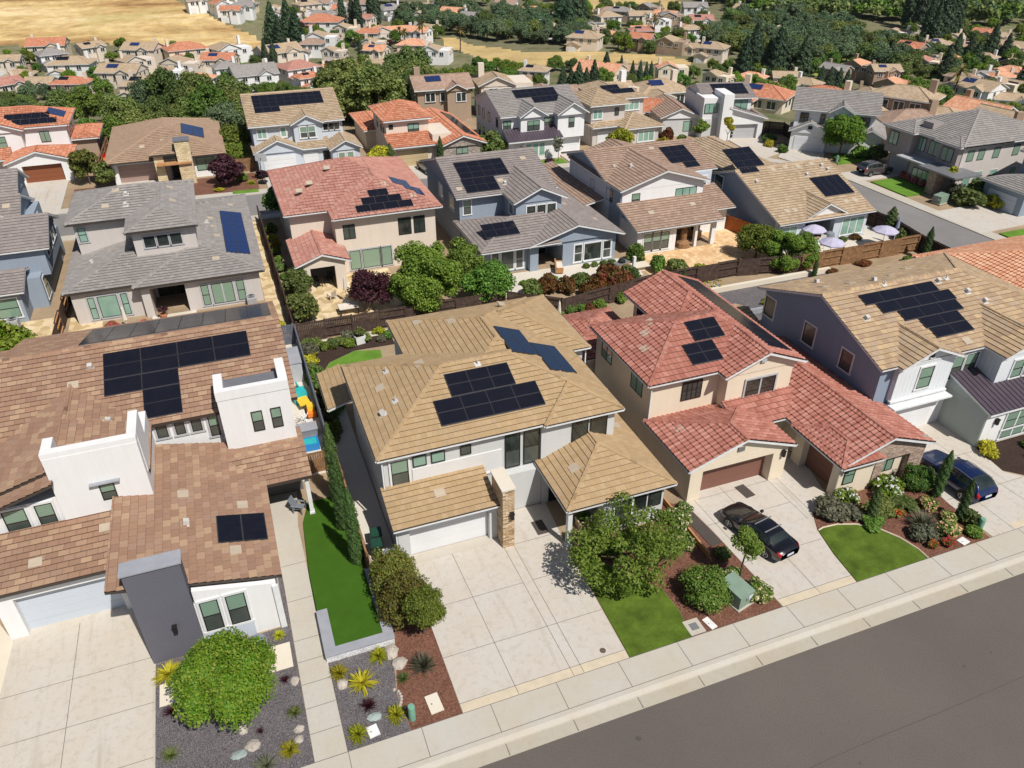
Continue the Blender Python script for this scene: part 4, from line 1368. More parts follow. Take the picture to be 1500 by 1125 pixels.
h = House('two_storey_house', 'white and grey house with rose brown roof, broad rear gable and covered patio', 'house', (39.4, 67, 0))
h.wall('w_sky', 39.5, 49.6, 71.2, 84, -.2, 5.9)
h.wall('w_sky', 39.4, 52.4, 73.8, 84.5, -.2, 5.9)
h.wall('w_white', 39.55, 49.62, 71.12, 71.4, 2.8, 5.9)
h.wall('w_blue', 39.42, 39.6, 71.3, 84, -.2, 5.9, 'side_wall')
h.wall('w_sky', 39.5, 49.4, 71, 72, -.2, 3.5)
h.wall('w_white', 39.5, 43.9, 67.1, 71.2, -.2, 2.95)
h.wall('w_white', 49.3, 52.6, 70.2, 75, -.2, 2.95)
h.slab('w_white', '-y', 67.1, 43.8, 49.2, -.2, 2.95, .4, [(44.2, 46.6, -.3, 2.4), (46.9, 48.7, -.3, 2.4)])
h.wall('recess', 43.8, 49.3, 70.9, 71.0, -.1, 2.9)
h.roof('tile_rose', 39.0, 50.0, 70.5, 84, 6.0, .3, 'y', 'gg', gw='w_white', ov=.6)
h.roof('tile_rose', 38.9, 53.2, 74.0, 86, 6.0, .3, 'x', 'gg', gw='w_blue', ov=.5)
h.shed('tile_rose', 38.95, 49.6, 66.4, 71.25, 3.0, .3, '-y')
h.shed('tile_rose', 49.0, 53.0, 69.3, 74, 3.0, .28, '-y')
h.shed('tile_rose', 36.6, 39.5, 75, 90, 3.2, .2, '-x')
h.win('-y', 71.12, 40.7, 41.7, 4.0, 5.35, 1, 2, None, 'dark', 'blind', 'screen')
h.win('-y', 71.12, 46.1, 48.8, 4.0, 5.3, 3, 1, None, 'dark', 'aqua')
for a in (40.3, 41.35, 42.4):
    h.win('-y', 67.1, a, a + .95, .4, 2.3, 1, 2, 'trim', 'dark', 'blind', 'screen')
h.win('-x', 39.42, 73.1, 74.6, 3.9, 5.2, 1, 1, None, 'dark', 'glass')
h.win('-x', 39.42, 77.7, 78.6, 3.9, 5.0, 1, 1, None, 'dark', 'glass')
h.win('-y', 73.8, 50.6, 51.8, 3.9, 5.3, 1, 2, 'trim', 'trim', 'blind', 'screen')
h.solar('-y', 74.0, 6.0, .3, [(48.1, 51.4, 75.7, 78.9, 3, 3), (49.5, 51.3, 74.65, 75.65, 2, 1)])
h.vents('-x', 39.0, 6.0, .3, [('b', 40.5, 80.2), ('b', 41.2, 76.5), ('b', 42.5, 75)])
h.vents('-y', 66.4, 3.0, .3, [('f', 42, 69), ('f', 47.4, 69.5)])
h.vents('-y', 74.0, 6.0, .3, [('f', 44.4, 79), ('f', 47.2, 79)])
h.build()

h = House('single_storey_house', 'pale blue house with broad tan roof, porch gable and lavender parasols behind', 'house', (54.4, 63, 0))
h.notch('w_navy', 54.4, 66.4, 63.9, 80.2, -.2, 2.9, 57.9, 61.9, 3.0)
h.slab('w_sky', '-y', 63.3, 54.4, 66.4, -.2, 2.95, .6, [(57.9, 61.9, -.3, 2.5)])
h.roof('tile_tan2', 54.0, 66.8, 62.7, 81.0, 3.0, .35, 'x', 'gg', gw='w_navy', ov=.4)
h.roof('tile_tan2', 57.4, 63.5, 62.9, 70, 3.02, .5, 'y', 'gg', gw='w_white', ov=.35)
h.roof('tile_tan2', 56.5, 63.5, 76.0, 90.0, 4.6, .33, 'y', 'hh')
h.wall('w_navy', 57, 63, 78, 89.5, 0, 4.5)
for a, b in ((55.0, 56.9), (63.0, 66.0)):
    h.win('-y', 63.3, a, b, .4, 2.35, 2 if b - a < 2 else 3, 1, 'trim', 'trim', 'aqua')
h.win('-x', 54.4, 74.2, 75.8, 3.4, 4.7, 1, 1, 'trim', 'dark', 'glass')
h.win('-x', 54.4, 77.2, 78.0, 2.6, 3.6, 1, 1, 'trim', 'dark', 'glass')
h.solar('-y', 62.7, 3.0, .35, [(53.5 + 1.0, 58.2, 72.1, 75.5, 3, 3), (54.6, 56.9, 71.15, 72.05, 2, 1)])
h.solar('-y', 62.7, 3.0, .35, [(62.2, 66.2, 65.8, 69.0, 4, 1)])
h.vents('-y', 62.7, 3.0, .35, [('f', 58.8, 71.2), ('f', 60.5, 71.3), ('f', 62.2, 71.2), ('f', 64.2, 71.3), ('b', 62.3, 69.6), ('b', 65.2, 70.8), ('b', 65.5, 70.0), ('f', 56.2, 64.6), ('f', 57.2, 64.6), ('f', 64.2, 64.7), ('f', 65.4, 64.7), ('b', 55.4, 69.5)])
h.build()


# ================================================================== the back street
h = House('two_storey_house', 'white house with orange tile roof and stained wood garage door by the back street', 'house', (-26, 118, 0), tile='barrel', near=False)
h.wall('w_white', -32, -19.0, 122.3, 131, -.2, 5.9)
h.wall('w_white', -30, -24.4, 121.2, 123, -.2, 5.9)
h.wall('w_white', -26.2, -18.9, 117.0, 123, -.2, 2.9)
h.slab('w_white', '-y', 116.4, -26.2, -18.9, -.2, 2.9, .6, [(-24.6, -19.9, -.3, 2.4)])
h.door('-y', 116.9, -24.6, -19.9, .0, 2.4, 'door_rust')
h.roof('tile_orange', -33, -18.5, 121.8, 131.5, 6.0, .37)
h.roof('tile_orange', -31, -23.9, 120.6, 128, 6.0, .37, 'y', 'gh', gw='w_white')
h.roof('tile_orange', -26.5, -18.4, 116.0, 123, 2.95, .33, 'y', 'gh', gw='w_white')
h.shed('tile_orange', -34, -26, 118.5, 122.4, 2.95, .33, '-y')
h.wall('w_tan', -19.2, -14.9 - 1, 124, 131, -.2, 3.6)
h.roof('tile_orange', -19.4, -15.4, 123.5, 131.5, 3.6, .3, 'y')
h.win('-y', 122.25, -22.4, -21.2, 3.9, 5.3, 2, 1, None, 'dark', 'blind')
h.win('-y', 121.15, -28.4, -26.3, 3.7, 5.3, 2, 2, None, 'dark', 'blind')
h.win('+x', -19.0, 123.5, 125, 3.9, 5.3, 1, 1, None, 'dark', 'glass')
h.win('+x', -19.0, 126.5, 128, 3.9, 5.3, 1, 1, None, 'dark', 'glass')
h.solar('-y', 121.8, 6.0, .37, [(-25.4, -19.9, 122.4, 123.6, 5, 1), (-26.3, -20.8, 123.65, 124.9, 5, 1)], single=True)
h.solar('+x', -18.5, 6.0, .37, [(124.9, 128.3, -21.3, -19.3, 3, 2)], 'solar_blue', True)
h.build()

h = House('single_storey_house', 'low white house with brown hip roof and pale stone chimney tower', 'house', (-13.5, 112, 0), near=False)
h.wall('w_white', -13.5, .2, 112.6, 130, -.2, 3.0)
h.slab('w_white', '-y', 111.9, -13.5, .2, -.2, 3.0, .7, [(-12.9, -8.3, -.3, 2.75), (-6.6, -4.9, -.3, 2.6)])
h.door('-y', 112.5, -12.9, -8.3, .0, 2.3, 'door_mauve')
h.door('-y', 112.5, -6.4, -5.2, .0, 2.3, 'dark', name='door')
h.roof('tile_cocoa', -14.2, .8, 110.9, 130.6, 3.1, .33, 'y', trim='gutter')
h.roof('tile_cocoa', -8.6, -3.4, 109.6, 118, 4.0, .3, 'y', trim='gutter')
h.wall('stone_pale', -5.3, -3.5, 109.2, 111.0, -.2, 5.6, 'stone_tower')
h.box('tower_cap', 'metal_grey', -5.4, -3.4, 109.1, 111.1, 5.6, 5.75)
h.wall('stone_pale', -8.2, -7.0, 110.0, 111.5, -.2, 3.8, 'stone_tower')
h.box('porch_beam', 'wood', -7.9, -3.6, 108.9, 110.4, 2.75, 2.95)
h.win('-y', 111.85, -3.2, -.8, .9, 2.6, 2, 1, None, 'dark', 'blind')
h.win('-y', 110.0, -7.0, -5.4, 3.0, 3.8, 1, 1, None, 'dark', 'glass')
h.solar('+x', .8, 3.1, .33, [(116.5, 122.0, -4.4, -1.6, 5, 2)], 'solar_blue', True)
h.vents('-y', 110.9, 3.1, .33, [('f', -6.8, 115), ('f', -9.5, 114)])
h.build()

h = House('two_storey_house', 'pale blue gabled house with tan roof and long black solar array', 'house', (4.6, 110, 0), near=False)
h.wall('w_sky', 4.7, 16.9, 112.2, 126, -.2, 5.9)
h.wall('w_sky', 10.1, 13.9, 111.4, 113, 2.5, 5.9)
h.wall('w_sky', 4.7, 10.5, 110.0, 113, -.2, 2.95)
h.wall('w_sky', 14.5, 18.3, 108.2, 113, -.2, 2.95)
h.wall('w_sky', 10.4, 14.6, 110.2, 113, -.2, 2.95)
h.roof('tile_tan2', 4.2, 17.2, 111.5, 126.5, 6.0, .36, 'x', 'gg', gw='w_sky')
h.roof('tile_tan2', 9.7, 14.2, 110.8, 118, 6.0, .5, 'y', 'gg', gw='w_sky')
h.roof('tile_tan2', 4.2, 10.9, 109.4, 114, 3.0, .45, 'y', 'gg', gw='w_sky')
h.roof('tile_tan2', 14.1, 18.7, 107.6, 114, 3.0, .5, 'y', 'gg', gw='w_sky')
h.shed('tile_tan2', 10.4, 14.6, 109.6, 112.6, 3.0, .3, '-y')
h.door('-y', 109.96, 5.4, 9.7, .0, 2.3, 'door_white')
h.door('-y', 110.15, 10.8, 12.8, .0, 2.3, 'door_white')
h.door('-y', 110.15, 13.5, 14.4, .0, 2.3, 'dark', name='door')
for a, b in ((5.3, 6.5), (8.4, 9.1)):
    h.win('-y', 112.15, a, b, 4.2, 5.5, 2 if b - a > 1 else 1, 1, 'trim', 'trim', 'aqua')
for a in (10.9, 12.0):
    h.win('-y', 111.35, a, a + 1.0, 4.0, 5.5, 1, 2, 'trim', 'trim', 'blind', 'screen')
for a in (14.2, 15.0, 15.8):
    h.win('-y', 112.15, a, a + .65, 4.6, 5.5, 1, 1, 'trim', 'dark', 'glass')
for a in (15.3, 16.5):
    h.win('-y', 108.15, a, a + .9, .4, 2.4, 1, 2, 'trim', 'trim', 'blind', 'blind')
h.box('gable_vent', 'dark', 7.2, 7.8, 109.85, 109.95, 3.7, 4.2)
h.solar('-y', 111.5, 6.0, .36, [(5.6, 15.2, 115.6, 118.4, 9, 3), (5.6, 9.0, 114.4, 115.55, 3, 1)], single=True)
h.build()

h = House('two_storey_house', 'cream house with orange tile roof and grey stone wing', 'house', (22.3, 106, 0), tile='barrel', near=False)
h.wall('w_beige', 22.3, 28.4, 108.6, 117, -.2, 5.9)
h.wall('w_beige', 22.3, 28.4, 106.3, 109, -.2, 2.95)
h.wall('brick_grey', 28.9, 34.9, 104.0, 120, -.2, 3.0, 'stone_wall')
h.wall('w_beige', 28.2, 31, 106, 112, -.2, 4.2)
h.wall('w_cream', 20.9, 22.6, 117, 126, -.2, 3.0)
h.roof('tile_orange', 21.8, 28.9, 108.0, 117.6, 6.0, .35)
h.shed('tile_orange', 21.9, 28.6, 105.4, 108.7, 3.0, .35, '-y')
h.roof('tile_orange', 28.5, 35.4, 103.4, 121, 3.1, .36, 'y', 'gg', gw='brick_grey')
h.roof('tile_orange', 20.4, 25, 116, 127, 3.0, .3, 'y')
h.door('-y', 106.25, 23.0, 27.5, .0, 2.3, 'door_tan')
h.win('-y', 108.55, 25.4, 27.0, 3.8, 5.3, 2, 2, None, 'dark', 'aqua', 'screen')
h.win('-y', 108.55, 22.7, 23.3, 4.8, 5.4, 1, 1, None, 'dark', 'glass')
h.win('-y', 103.95, 31.0, 32.7, 1.0, 2.6, 2, 2, None, 'dark', 'blind', 'screen')
for a in (110, 111.5, 114):
    h.win('-x', 22.3, a, a + .8, 3.8, 5.2, 1, 1, None, 'dark', 'glass')
h.solar('+x', 35.4, 3.1, .36, [(106, 119, 33.0, 34.8, 9, 1)], single=True)
h.build()

h = House('two_storey_house', 'white farmhouse with twin front gables, grey roof and dark metal porch roof', 'house', (38, 104.5, 0), near=False)
h.wall('w_white', 38.3, 50.5, 105.2, 117, -.2, 5.9)
h.wall('w_white', 40.7, 44.3, 104.2, 106, 2.5, 5.9)
h.wall('w_white', 46.3, 50.5, 103.9, 106, 2.5, 5.9)
h.wall('w_white', 46.6, 50.4, 104.8, 106, -.2, 3)
h.wall('w_white', 38.6, 46.4, 103.6, 106, -.2, 2.9)
h.slab('w_white', '-y', 103.0, 38.5, 46.4, -.2, 2.95, .5, [(39.2, 40.6, -.3, 2.5)])
h.roof('tile_grey', 37.8, 51.0, 104.6, 117.6, 6.0, .35, 'x', 'gg', gw='w_white')
h.roof('tile_grey', 40.3, 44.7, 103.5, 111, 6.0, .6, 'y', 'gg', gw='w_white')
h.roof('tile_grey', 45.9, 50.9, 103.1, 111, 6.0, .6, 'y', 'gg', gw='w_white')
h.shed('metal_roof', 38.2, 46.6, 102.3, 105.3, 3.0, .4, '-y', kind='metal')
h.door('-y', 104.75, 47.1, 50.0, .0, 2.2, 'door_white')
for a, b, pl in ((41.7, 43.6, 104.15), (44.7, 46.2, 105.15), (37.9 + .5, 39.6, 105.15), (48.0, 48.9, 103.85)):
    h.win('-y', pl, a, b, 3.95, 5.3, 2 if b - a > 1.1 else 1, 2, None, 'dark', 'blind', 'screen')
for i in range(3):
    h.win('-y', 103.0, 41.1 + i, 41.95 + i, .6, 2.4, 1, 1, None, 'trim', 'aqua')
for y in (107, 110.5, 113, 115):
    h.win('-x', 38.3, y, y + .9, 3.9, 5.3, 1, 1, None, 'dark', 'glass')
    h.win('-x', 38.3, y, y + .9, .9, 2.6, 1, 1, None, 'dark', 'glass')
h.solar('-y', 104.6, 6.0, .35, [(41.7, 48.3, 108.6, 110.6, 6, 2), (44, 48.3, 107.2, 108.55, 4, 1)], single=True)
h.build()

h = House('two_storey_house', 'grey-beige house with two tan hip roofs on each storey', 'house', (53, 106, 0), near=False)
h.wall('w_greige', 53.0, 58.6, 106.8, 114, -.2, 5.9)
h.wall('w_greige', 57.5, 63.2, 109.4, 116, -.2, 5.9)
h.wall('w_greige', 53.1, 58.2, 106.2, 108, -.2, 2.9)
h.wall('w_greige', 57.4, 62.9, 103.6, 110, -.2, 2.9)
h.roof('tile_tan2', 52.4, 59.2, 106.0, 115, 6.0, .33)
h.roof('tile_tan2', 56.0, 63.7, 108.8, 117, 6.0, .33)
h.roof('tile_tan2', 52.6, 59, 105.3, 110, 3.0, .33)
h.roof('tile_tan2', 56.8, 63.5, 103.0, 111, 3.0, .33)
h.door('-y', 106.15, 53.9, 57.6, .0, 2.2, 'door_white')
h.win('-y', 106.75, 53.3, 54.8, 3.9, 5.3, 2, 1, 'trim', 'trim', 'aqua')
h.win('-y', 106.75, 56.9, 57.6, 4.2, 5.3, 1, 1, None, 'dark', 'screen')
h.win('-y', 109.35, 59.8, 62.4, 4.1, 5.3, 3, 1, 'trim', 'trim', 'aqua')
h.win('-y', 103.55, 59.4, 62.1, .8, 2.4, 3, 1, 'trim', 'trim', 'aqua')
h.solar('-y', 108.8, 6.0, .33, [(57.8, 62.0, 110.2, 111.4, 4, 1), (57.0, 60.0, 111.45, 112.6, 3, 1)], single=True)
h.build()

h = House('two_storey_house', 'white modern house with square tower, mono-pitch garage and charcoal slot windows', 'house', (70.2, 104.2, 0), RAD(-13), local=True, near=False)
h.wall('w_white', 1.0, 9.0, 2.0, 10, -.2, 5.6)
h.wall('w_white', .6, 3.2, .2, 4, -.2, 6.1)
h.wall('w_white', 3.1, 4.7, -1.4, 3, -.2, 6.9, 'tower')
h.wall('w_pale', .55, 3.1, .1, .25, -.2, 3.0)
h.wall('w_pale', -5.0, .6, 2.2, 11, -.2, 2.9)
h.slab('w_white', '-y', -1.0, 4.3, 10.1, -.2, 3.2, .5, [(5.0, 9.3, -.3, 2.3)])
h.wall('w_white', 4.4, 10.0, -.5, 4, -.2, 2.9)
h.mb('wall').prism([(4.35, -.98), (10.05, -.98), (10.05, -.6), (4.35, -.6)], 3.0, lambda x, y: 4.9 - .28 * (x - 4.3), M['w_white'])
h.door('-y', -.55, 5.6, 9.2, 0, 2.2, 'door_grey')
h.shed('tile_mauve', 4.2, 10.6, -1.5, 5.0, 3.2, .28, '+x')
h.roof('tile_mauve', 1.0, 9.6, 1.5, 10.5, 5.7, .3, 'x', 'gg', gw='w_white')
h.roof('tile_rose', -5.6, 1.2, 1.6, 12, 3.0, .4, 'y', 'gg', gw='w_white')
h.win('-y', .1, .8, 2.9, 3.9, 5.3, 3, 1, None, 'dark', 'aqua')
h.win('-y', 2.0, 5.2, 8.4, 3.9, 5.3, 3, 1, None, 'dark', 'aqua')
h.win('-y', 2.2, -1.6, -.2, .7, 2.3, 1, 1, None, 'dark', 'aqua')
for i in range(4):
    h.box('slot_window', 'dark', 5.0, 5.5, -.75, -.6, .3 + .5 * i, .65 + .5 * i)
h.solar('-y', 1.5, 5.7, .3, [(3.2, 8.6, 2.6, 5.6, 5, 3)], single=True)
h.solar('+x', 3.2 and 10.6, 3.2, .28, [(0, 3, 6.2, 9.6, 3, 2)], single=True)
h.build()

h = House('two_storey_house', 'white farmhouse with pale grey roof behind the bright green street tree', 'house', (79.9, 94.6, 0), RAD(-41), local=True, near=False)
h.wall('w_white', .3, 11.2, .5, 9.5, -.2, 5.9)
h.wall('w_white', .2, 5.2, -.3, 2, -.2, 2.9)
h.wall('w_batten', 5.2, 8.0, -.2, 2, 2.5, 5.9)
h.wall('w_white', 8.5, 12.8, -.6, 7, -.2, 2.9)
h.roof('tile_grey', -.3, 11.8, -.2, 10.0, 6.0, .38, 'x', 'gg', gw='w_white')
h.roof('tile_grey', 4.8, 8.4, -.8, 5, 6.0, .6, 'y', 'gg', gw='w_batten')
h.roof('tile_grey', -.2, 5.6, -.9, 4, 3.0, .5, 'y', 'gg', gw='w_batten')
h.roof('tile_grey', 9.0, 13.2, -1.2, 7, 3.0, .5, 'y', 'gg', gw='w_white')
h.shed('tile_grey', 5.4, 9.2, -1.0, 1.2, 3.0, .3, '-y')
h.door('-y', -.34, .8, 4.6, 0, 2.2, 'door_white')
h.box('gable_vent', 'dark', 2.4, 3.0, -.56, -.5, 3.3, 3.8)
for a, b, pl in ((1.0, 2.2, .45), (3.8, 4.5, .45), (5.7, 7.5, -.25), (8.6, 10.6, .45)):
    h.win('-y', pl, a, b, 4.0, 5.4, 2 if b - a > 1 else 1, 2, None, 'dark', 'glass', 'screen')
h.build()

h = House('two_storey_house', 'dark greige modern house with grey hip roof at the bend of the road', 'house', (86.9, 82.2, 0), RAD(-90), local=True, near=False)
h.wall('w_greige2', 0, 11.2, .3, 16, -.2, 5.9)
h.wall('w_greige', 11.2, 11.4, .4, 16, -.2, 5.9)
h.wall('w_greige2', -.1, 4.2, -.8, 1, 2.6, 5.8)
h.wall('w_greige2', 5.4, 11.2, -1.4, 2, -.2, 2.8)
h.wall('w_greige2', 8.2, 11.3, -.3, 2, 2.8, 5.8)
h.roof('tile_grey', -.7, 12.0, -.5, 16.6, 6.0, .3)
h.roof('tile_grey', -.7, 4.8, -1.4, 8, 6.0, .3, 'y')
h.roof('tile_grey', 7.8, 12.0, -1.0, 8, 6.0, .3, 'y')
h.box('porch_roof', 'metal_grey', 8.6, 14.5, -3.4, 1.0, 3.0, 3.2)
h.box('porch_roof', 'trim_grey', 3.6, 8.6, -2.2, .6, 2.85, 3.05)
h.wall('brick', 10.2, 11.4, -3.0, -1.6, -.2, 3.0, 'brick_pillar')
h.door('-y', .25, .4, 3.8, 0, 2.3, 'door_grey')
for a, b, pl in ((.4, 1.9, -.85), (4.4, 5.6, .25), (6.2, 8.0, .25), (8.8, 10.6, -.35)):
    h.win('-y', pl, a, b, 3.7, 5.4, 2, 1, None, 'dark', 'aqua' if a < 5 else 'blind')
h.win('-y', -1.45, 6.2, 9.4, 1.0, 2.1, 4, 1, None, 'dark', 'aqua')
for a in (1.2, 3.0, 5.6, 9.0):
    h.win('+x', 11.4, a, a + 1.1, 3.9, 5.3, 1, 1, None, 'dark', 'blind')
    h.win('+x', 11.4, a + .5, a + 1.8, .4, 2.4, 1, 1, None, 'trim', 'aqua')
h.box('roof_box', 'w_greige2', 3.6, 5.3, 1.0, 2.7, 6.0, 7.25, 'tile_grey')
h.build()

h = House('two_storey_house', 'dark blue house with grey roof beside the long white driveway', 'house', (92.5, 66.5, 0), RAD(-90), local=True, near=False)
h.wall('w_navy', 0, 9, 0, 12, -.2, 5.9)
h.wall('w_blue', -.2, 5.4, -5, 1, -.2, 2.9)
h.roof('tile_mauve', -.5, 9.6, -.5, 12.5, 6.0, .35, 'x', 'gg', gw='w_navy')
h.roof('tile_grey', -.7, 5.8, -5.5, 1.5, 3.0, .3, 'y', 'hg')
h.door('-y', -5.05, .6, 4.6, 0, 2.2, 'door_blue')
h.win('-y', 0, 2, 4, 3.8, 5.3, 2, 1, 'trim', 'dark', 'blind')
h.win('-x', 0, 3, 4.2, 3.8, 5.3, 1, 1, 'trim', 'dark', 'glass')
h.build()

# ================================================================== the houses in the valley
FAR = []


def inpoly(x, y, P):
    c = False
    for i in range(len(P)):
        (xa, ya), (xb, yb) = P[i], P[i - 1]
        if (ya > y) != (yb > y) and x < (xb - xa) * (y - ya) / (yb - ya) + xa:
            c = not c
    return c


ROOFS = {'o': ('terracotta', 'tile_orange'), 't': ('tan', 'tile_tan2'), 'p': ('pinkish', 'tile_pink'), 'g': ('grey', 'tile_grey'), 'b': ('brown', 'tile_rose'), 's': ('salmon', 'tile_salmon')}
WALLS = {'w': ('white', 'w_white'), 'c': ('cream', 'w_cream'), 'n': ('tan', 'w_tan'), 'e': ('beige', 'w_beige')}


def far_house(px, py, wp, roof, wall, solar, two, rot):
    g = spot(px, py, 4.0)
    dist = (g - V3((0, 0, CAM_H))).length
    w = max(9.0, min(20.0, wp * dist / F_PX * 0.86))
    dpt = w * rng.uniform(.62, .8)
    rz = -math.atan2(g.x, g.y) + RAD(rot)
    nm = 'two_storey_house' if two else 'single_storey_house'
    rt, wm = ROOFS[roof][1], WALLS[wall][1]
    h = House(nm, 'x', 'house', (g.x, g.y, g.z - .2), rz, 'houses in the valley', local=True, tile='plain', near=False)
    z = 5.6 if two else 3.2
    a, b = w / 2, dpt / 2
    v = rng.randrange(3)
    h.wall(wm, -a, a, -b, b, -2.5, z + .1)
    t = 'w_white' and 'trim'
    if v == 0:
        h.roof(rt, -a - .6, a + .6, -b - .6, b + .6, z, .4, trim=t)
        h.wall(wm, -a * .9, -a * .1, -b - 3, -b, -2.5, 2.9)
        h.roof(rt, -a * .95 - .5, -a * .05 + .5, -b - 3.6, -b + 2, 3.0, .38, 'y', 'gh', gw=wm, trim=t)
    elif v == 1:
        h.roof(rt, -a - .6, a + .6, -b - .6, b + .6, z, .42, 'x', 'gg', gw=wm, trim=t)
        h.wall(wm, a * .05, a * .75, -b - 1.2, -b, -2.5, z)
        h.roof(rt, 0, a * .8, -b - 1.8, b * .3, z, .5, 'y', 'gg', gw=wm, trim=t)
    else:
        h.roof(rt, -a - .6, a * .35, -b - .6, b + .6, z, .42, 'y', 'gh', gw=wm, trim=t)
        h.roof(rt, -a * .3, a + .6, -b * .4, b + .5, z - (1.2 if two else .2), .4, 'x', 'gg', gw=wm, trim=t)
        h.wall(wm, -a * .9, 0, -b - .1, -b + 1, -2.5, z)
    fy = -b - (3.0 if v == 0 else 0)
    h.door('-y', (-b - 3.05) if v == 0 else -b - .1, -a * .75, -a * .3, 0, 2.2, 'door_white' if wall != 'n' else 'door_mauve')
    for k in range(3):
        u = -a * .7 + a * .55 * k
        h.win('-y', -b - (1.25 if v == 1 and k == 2 else .12), u, u + 1.5, z - 1.9, z - .6, 2, 1, 'trim', 'dark', 'glass')
    for k in (-.4, .3):
        h.win('-x' if rot > 0 else '+x', -a if rot > 0 else a, b * k, b * k + 1.2, z - 1.9, z - .6, 1, 1, 'trim', 'dark', 'glass')
    cx = a * rng.choice((-.8, .75))
    h.box('chimney', wm, cx - .5, cx + .5, b * .3, b * .3 + 1, 0, z + b * .42 + 1.3, label=None)
    if solar:
        m = 'solar_blue' if rng.random() < .6 else 'solar'
        pitch = .4 if v == 0 else .42
        if v == 2:
            h.solar('-y', -b * .4, z - (1.2 if two else .2), .4, [(a * .1, a * .85, -b * .25, b * .0, 4, 2)], m, True)
        else:
            h.solar('-y', -b - .6, z, pitch, [(-a * .6, -a * .02, -b * .55, -b * .12, 4, 2)], m, True)
    h.build()
    FAR.append((h.root, px, py, ROOFS[roof][0], WALLS[wall][0], solar))


for q in '''72,70,46,o,c,0,2;133,73,32,t,e,1,2;210,76,46,t,e,1,2;272,76,54,o,c,0,2;13,93,34,t,e,0,2;107,97,54,t,w,1,2;200,92,42,t,e,0,2;180,109,56,t,e,1,2
107,126,46,o,e,1,2;10,128,36,p,e,0,2;214,128,58,t,e,1,2;268,96,52,t,e,1,2;323,91,46,o,c,1,2;337,74,52,t,w,1,2;372,112,62,g,w,0,2;437,103,52,p,w,0,2;408,80,60,t,e,1,2
490,95,40,s,c,1,1;473,57,46,t,w,1,2;418,26,44,t,w,0,2;472,34,56,o,w,0,2;326,9,30,o,w,0,2;340,19,28,o,w,0,2;358,13,24,g,w,0,2;287,5,20,b,w,0,2;406,8,20,t,w,0,1;466,7,40,b,w,0,2;492,9,28,o,w,0,1
566,42,60,s,e,0,1;612,50,38,s,w,0,2;605,69,42,s,e,0,2;640,77,44,t,w,0,2;556,90,38,t,e,0,1;597,104,46,t,w,1,2;507,93,24,o,c,1,1;573,16,38,g,w,1,2;528,8,40,b,w,0,2
666,22,40,s,w,0,2;692,27,34,g,w,0,2;648,9,28,g,w,0,2;686,7,26,g,e,0,1;742,9,32,b,w,0,2
645,137,84,b,n,1,2;737,130,74,t,e,1,2;771,19,32,s,w,0,2;817,26,26,t,w,0,2;890,27,34,t,w,0,2;857,58,48,t,e,1,2;940,60,34,o,n,0,2;986,64,42,t,n,1,2;965,33,32,t,w,0,2;937,26,34,t,e,0,2;803,42,22,t,w,0,2
783,108,42,t,w,1,2;806,126,58,b,n,1,1;892,121,36,t,w,0,1;880,99,70,s,c,0,1;930,98,42,t,e,0,1;984,104,46,s,c,1,2;967,121,52,t,e,1,1;955,148,62,o,c,0,1
1017,13,34,g,w,0,2;1007,64,22,t,c,1,1;1043,74,42,t,e,1,2;1102,108,38,s,w,0,1;1120,128,50,o,c,1,1;1152,107,24,t,e,0,1;1182,116,30,t,w,0,1;1147,39,28,t,w,0,1;1224,106,22,g,n,0,2;1093,9,30,t,w,0,1;1003,36,20,p,e,0,1
1263,100,40,s,n,0,2;1294,108,38,t,n,1,2;1318,118,56,s,n,0,1;1430,133,58,t,w,1,2;1474,116,44,t,c,1,1;1484,140,44,t,w,0,1;1437,104,36,g,w,0,1;1317,43,28,t,w,0,1;1397,49,28,t,e,0,1;1395,63,32,t,e,1,1;1423,64,22,s,e,1,1;1446,44,30,o,c,0,1;1468,49,24,t,e,0,1;1462,63,24,t,w,0,1
1370,83,32,t,e,1,1;1405,83,26,s,w,0,1;1443,79,26,t,w,0,1;1490,88,26,t,n,0,1;1470,107,26,s,e,0,1;1374,160,84,t,n,0,1;1338,166,42,b,n,0,1;1324,152,40,t,n,0,2;1440,152,48,s,n,0,1;1480,166,44,t,n,0,1;1460,182,70,t,n,0,1;1283,132,50,t,n,0,1;1363,5,24,s,w,0,1;1347,33,24,t,e,0,1'''.replace('\n', ';').split(';'):
    a = q.split(',')
    far_house(float(a[0]), float(a[1]), float(a[2]), a[3], a[4], a[5] == '1', a[6] == '2', rng.choice((-28, -15, 12, 25, -20)))
for poly, n in (('0,82 430,84 470,120 200,128 0,120', 9), ('430,20 640,10 650,56 560,100 470,110', 15), ('870,12 1030,14 1030,50 870,50', 11), ('1300,55 1500,45 1500,120 1400,125', 14), ('1050,104 1250,104 1250,136 1040,134', 7), ('300,3 500,3 500,12 330,14', 5)):
    P = [tuple(map(float, p.split(','))) for p in poly.split()]
    k = t = 0
    while k < n and t < 400:
        t += 1
        x, y = rng.uniform(min(p[0] for p in P), max(p[0] for p in P)), rng.uniform(min(p[1] for p in P), max(p[1] for p in P))
        if not inpoly(x, y, P):
            continue
        g = spot(x, y, 4.0)
        if any((g.x - r[0].location.x) ** 2 + (g.y - r[0].location.y) ** 2 < 15.5 ** 2 for r in FAR):
            continue
        k += 1
        far_house(x, y, 34, rng.choice('ttssbogp'), rng.choice('wwceen'), rng.random() < .35, rng.random() < .55, rng.choice((-28, -15, 12, 25, -20)))
ORD = 'first second third fourth fifth sixth seventh eighth ninth tenth eleventh twelfth'.split()
cells = {}
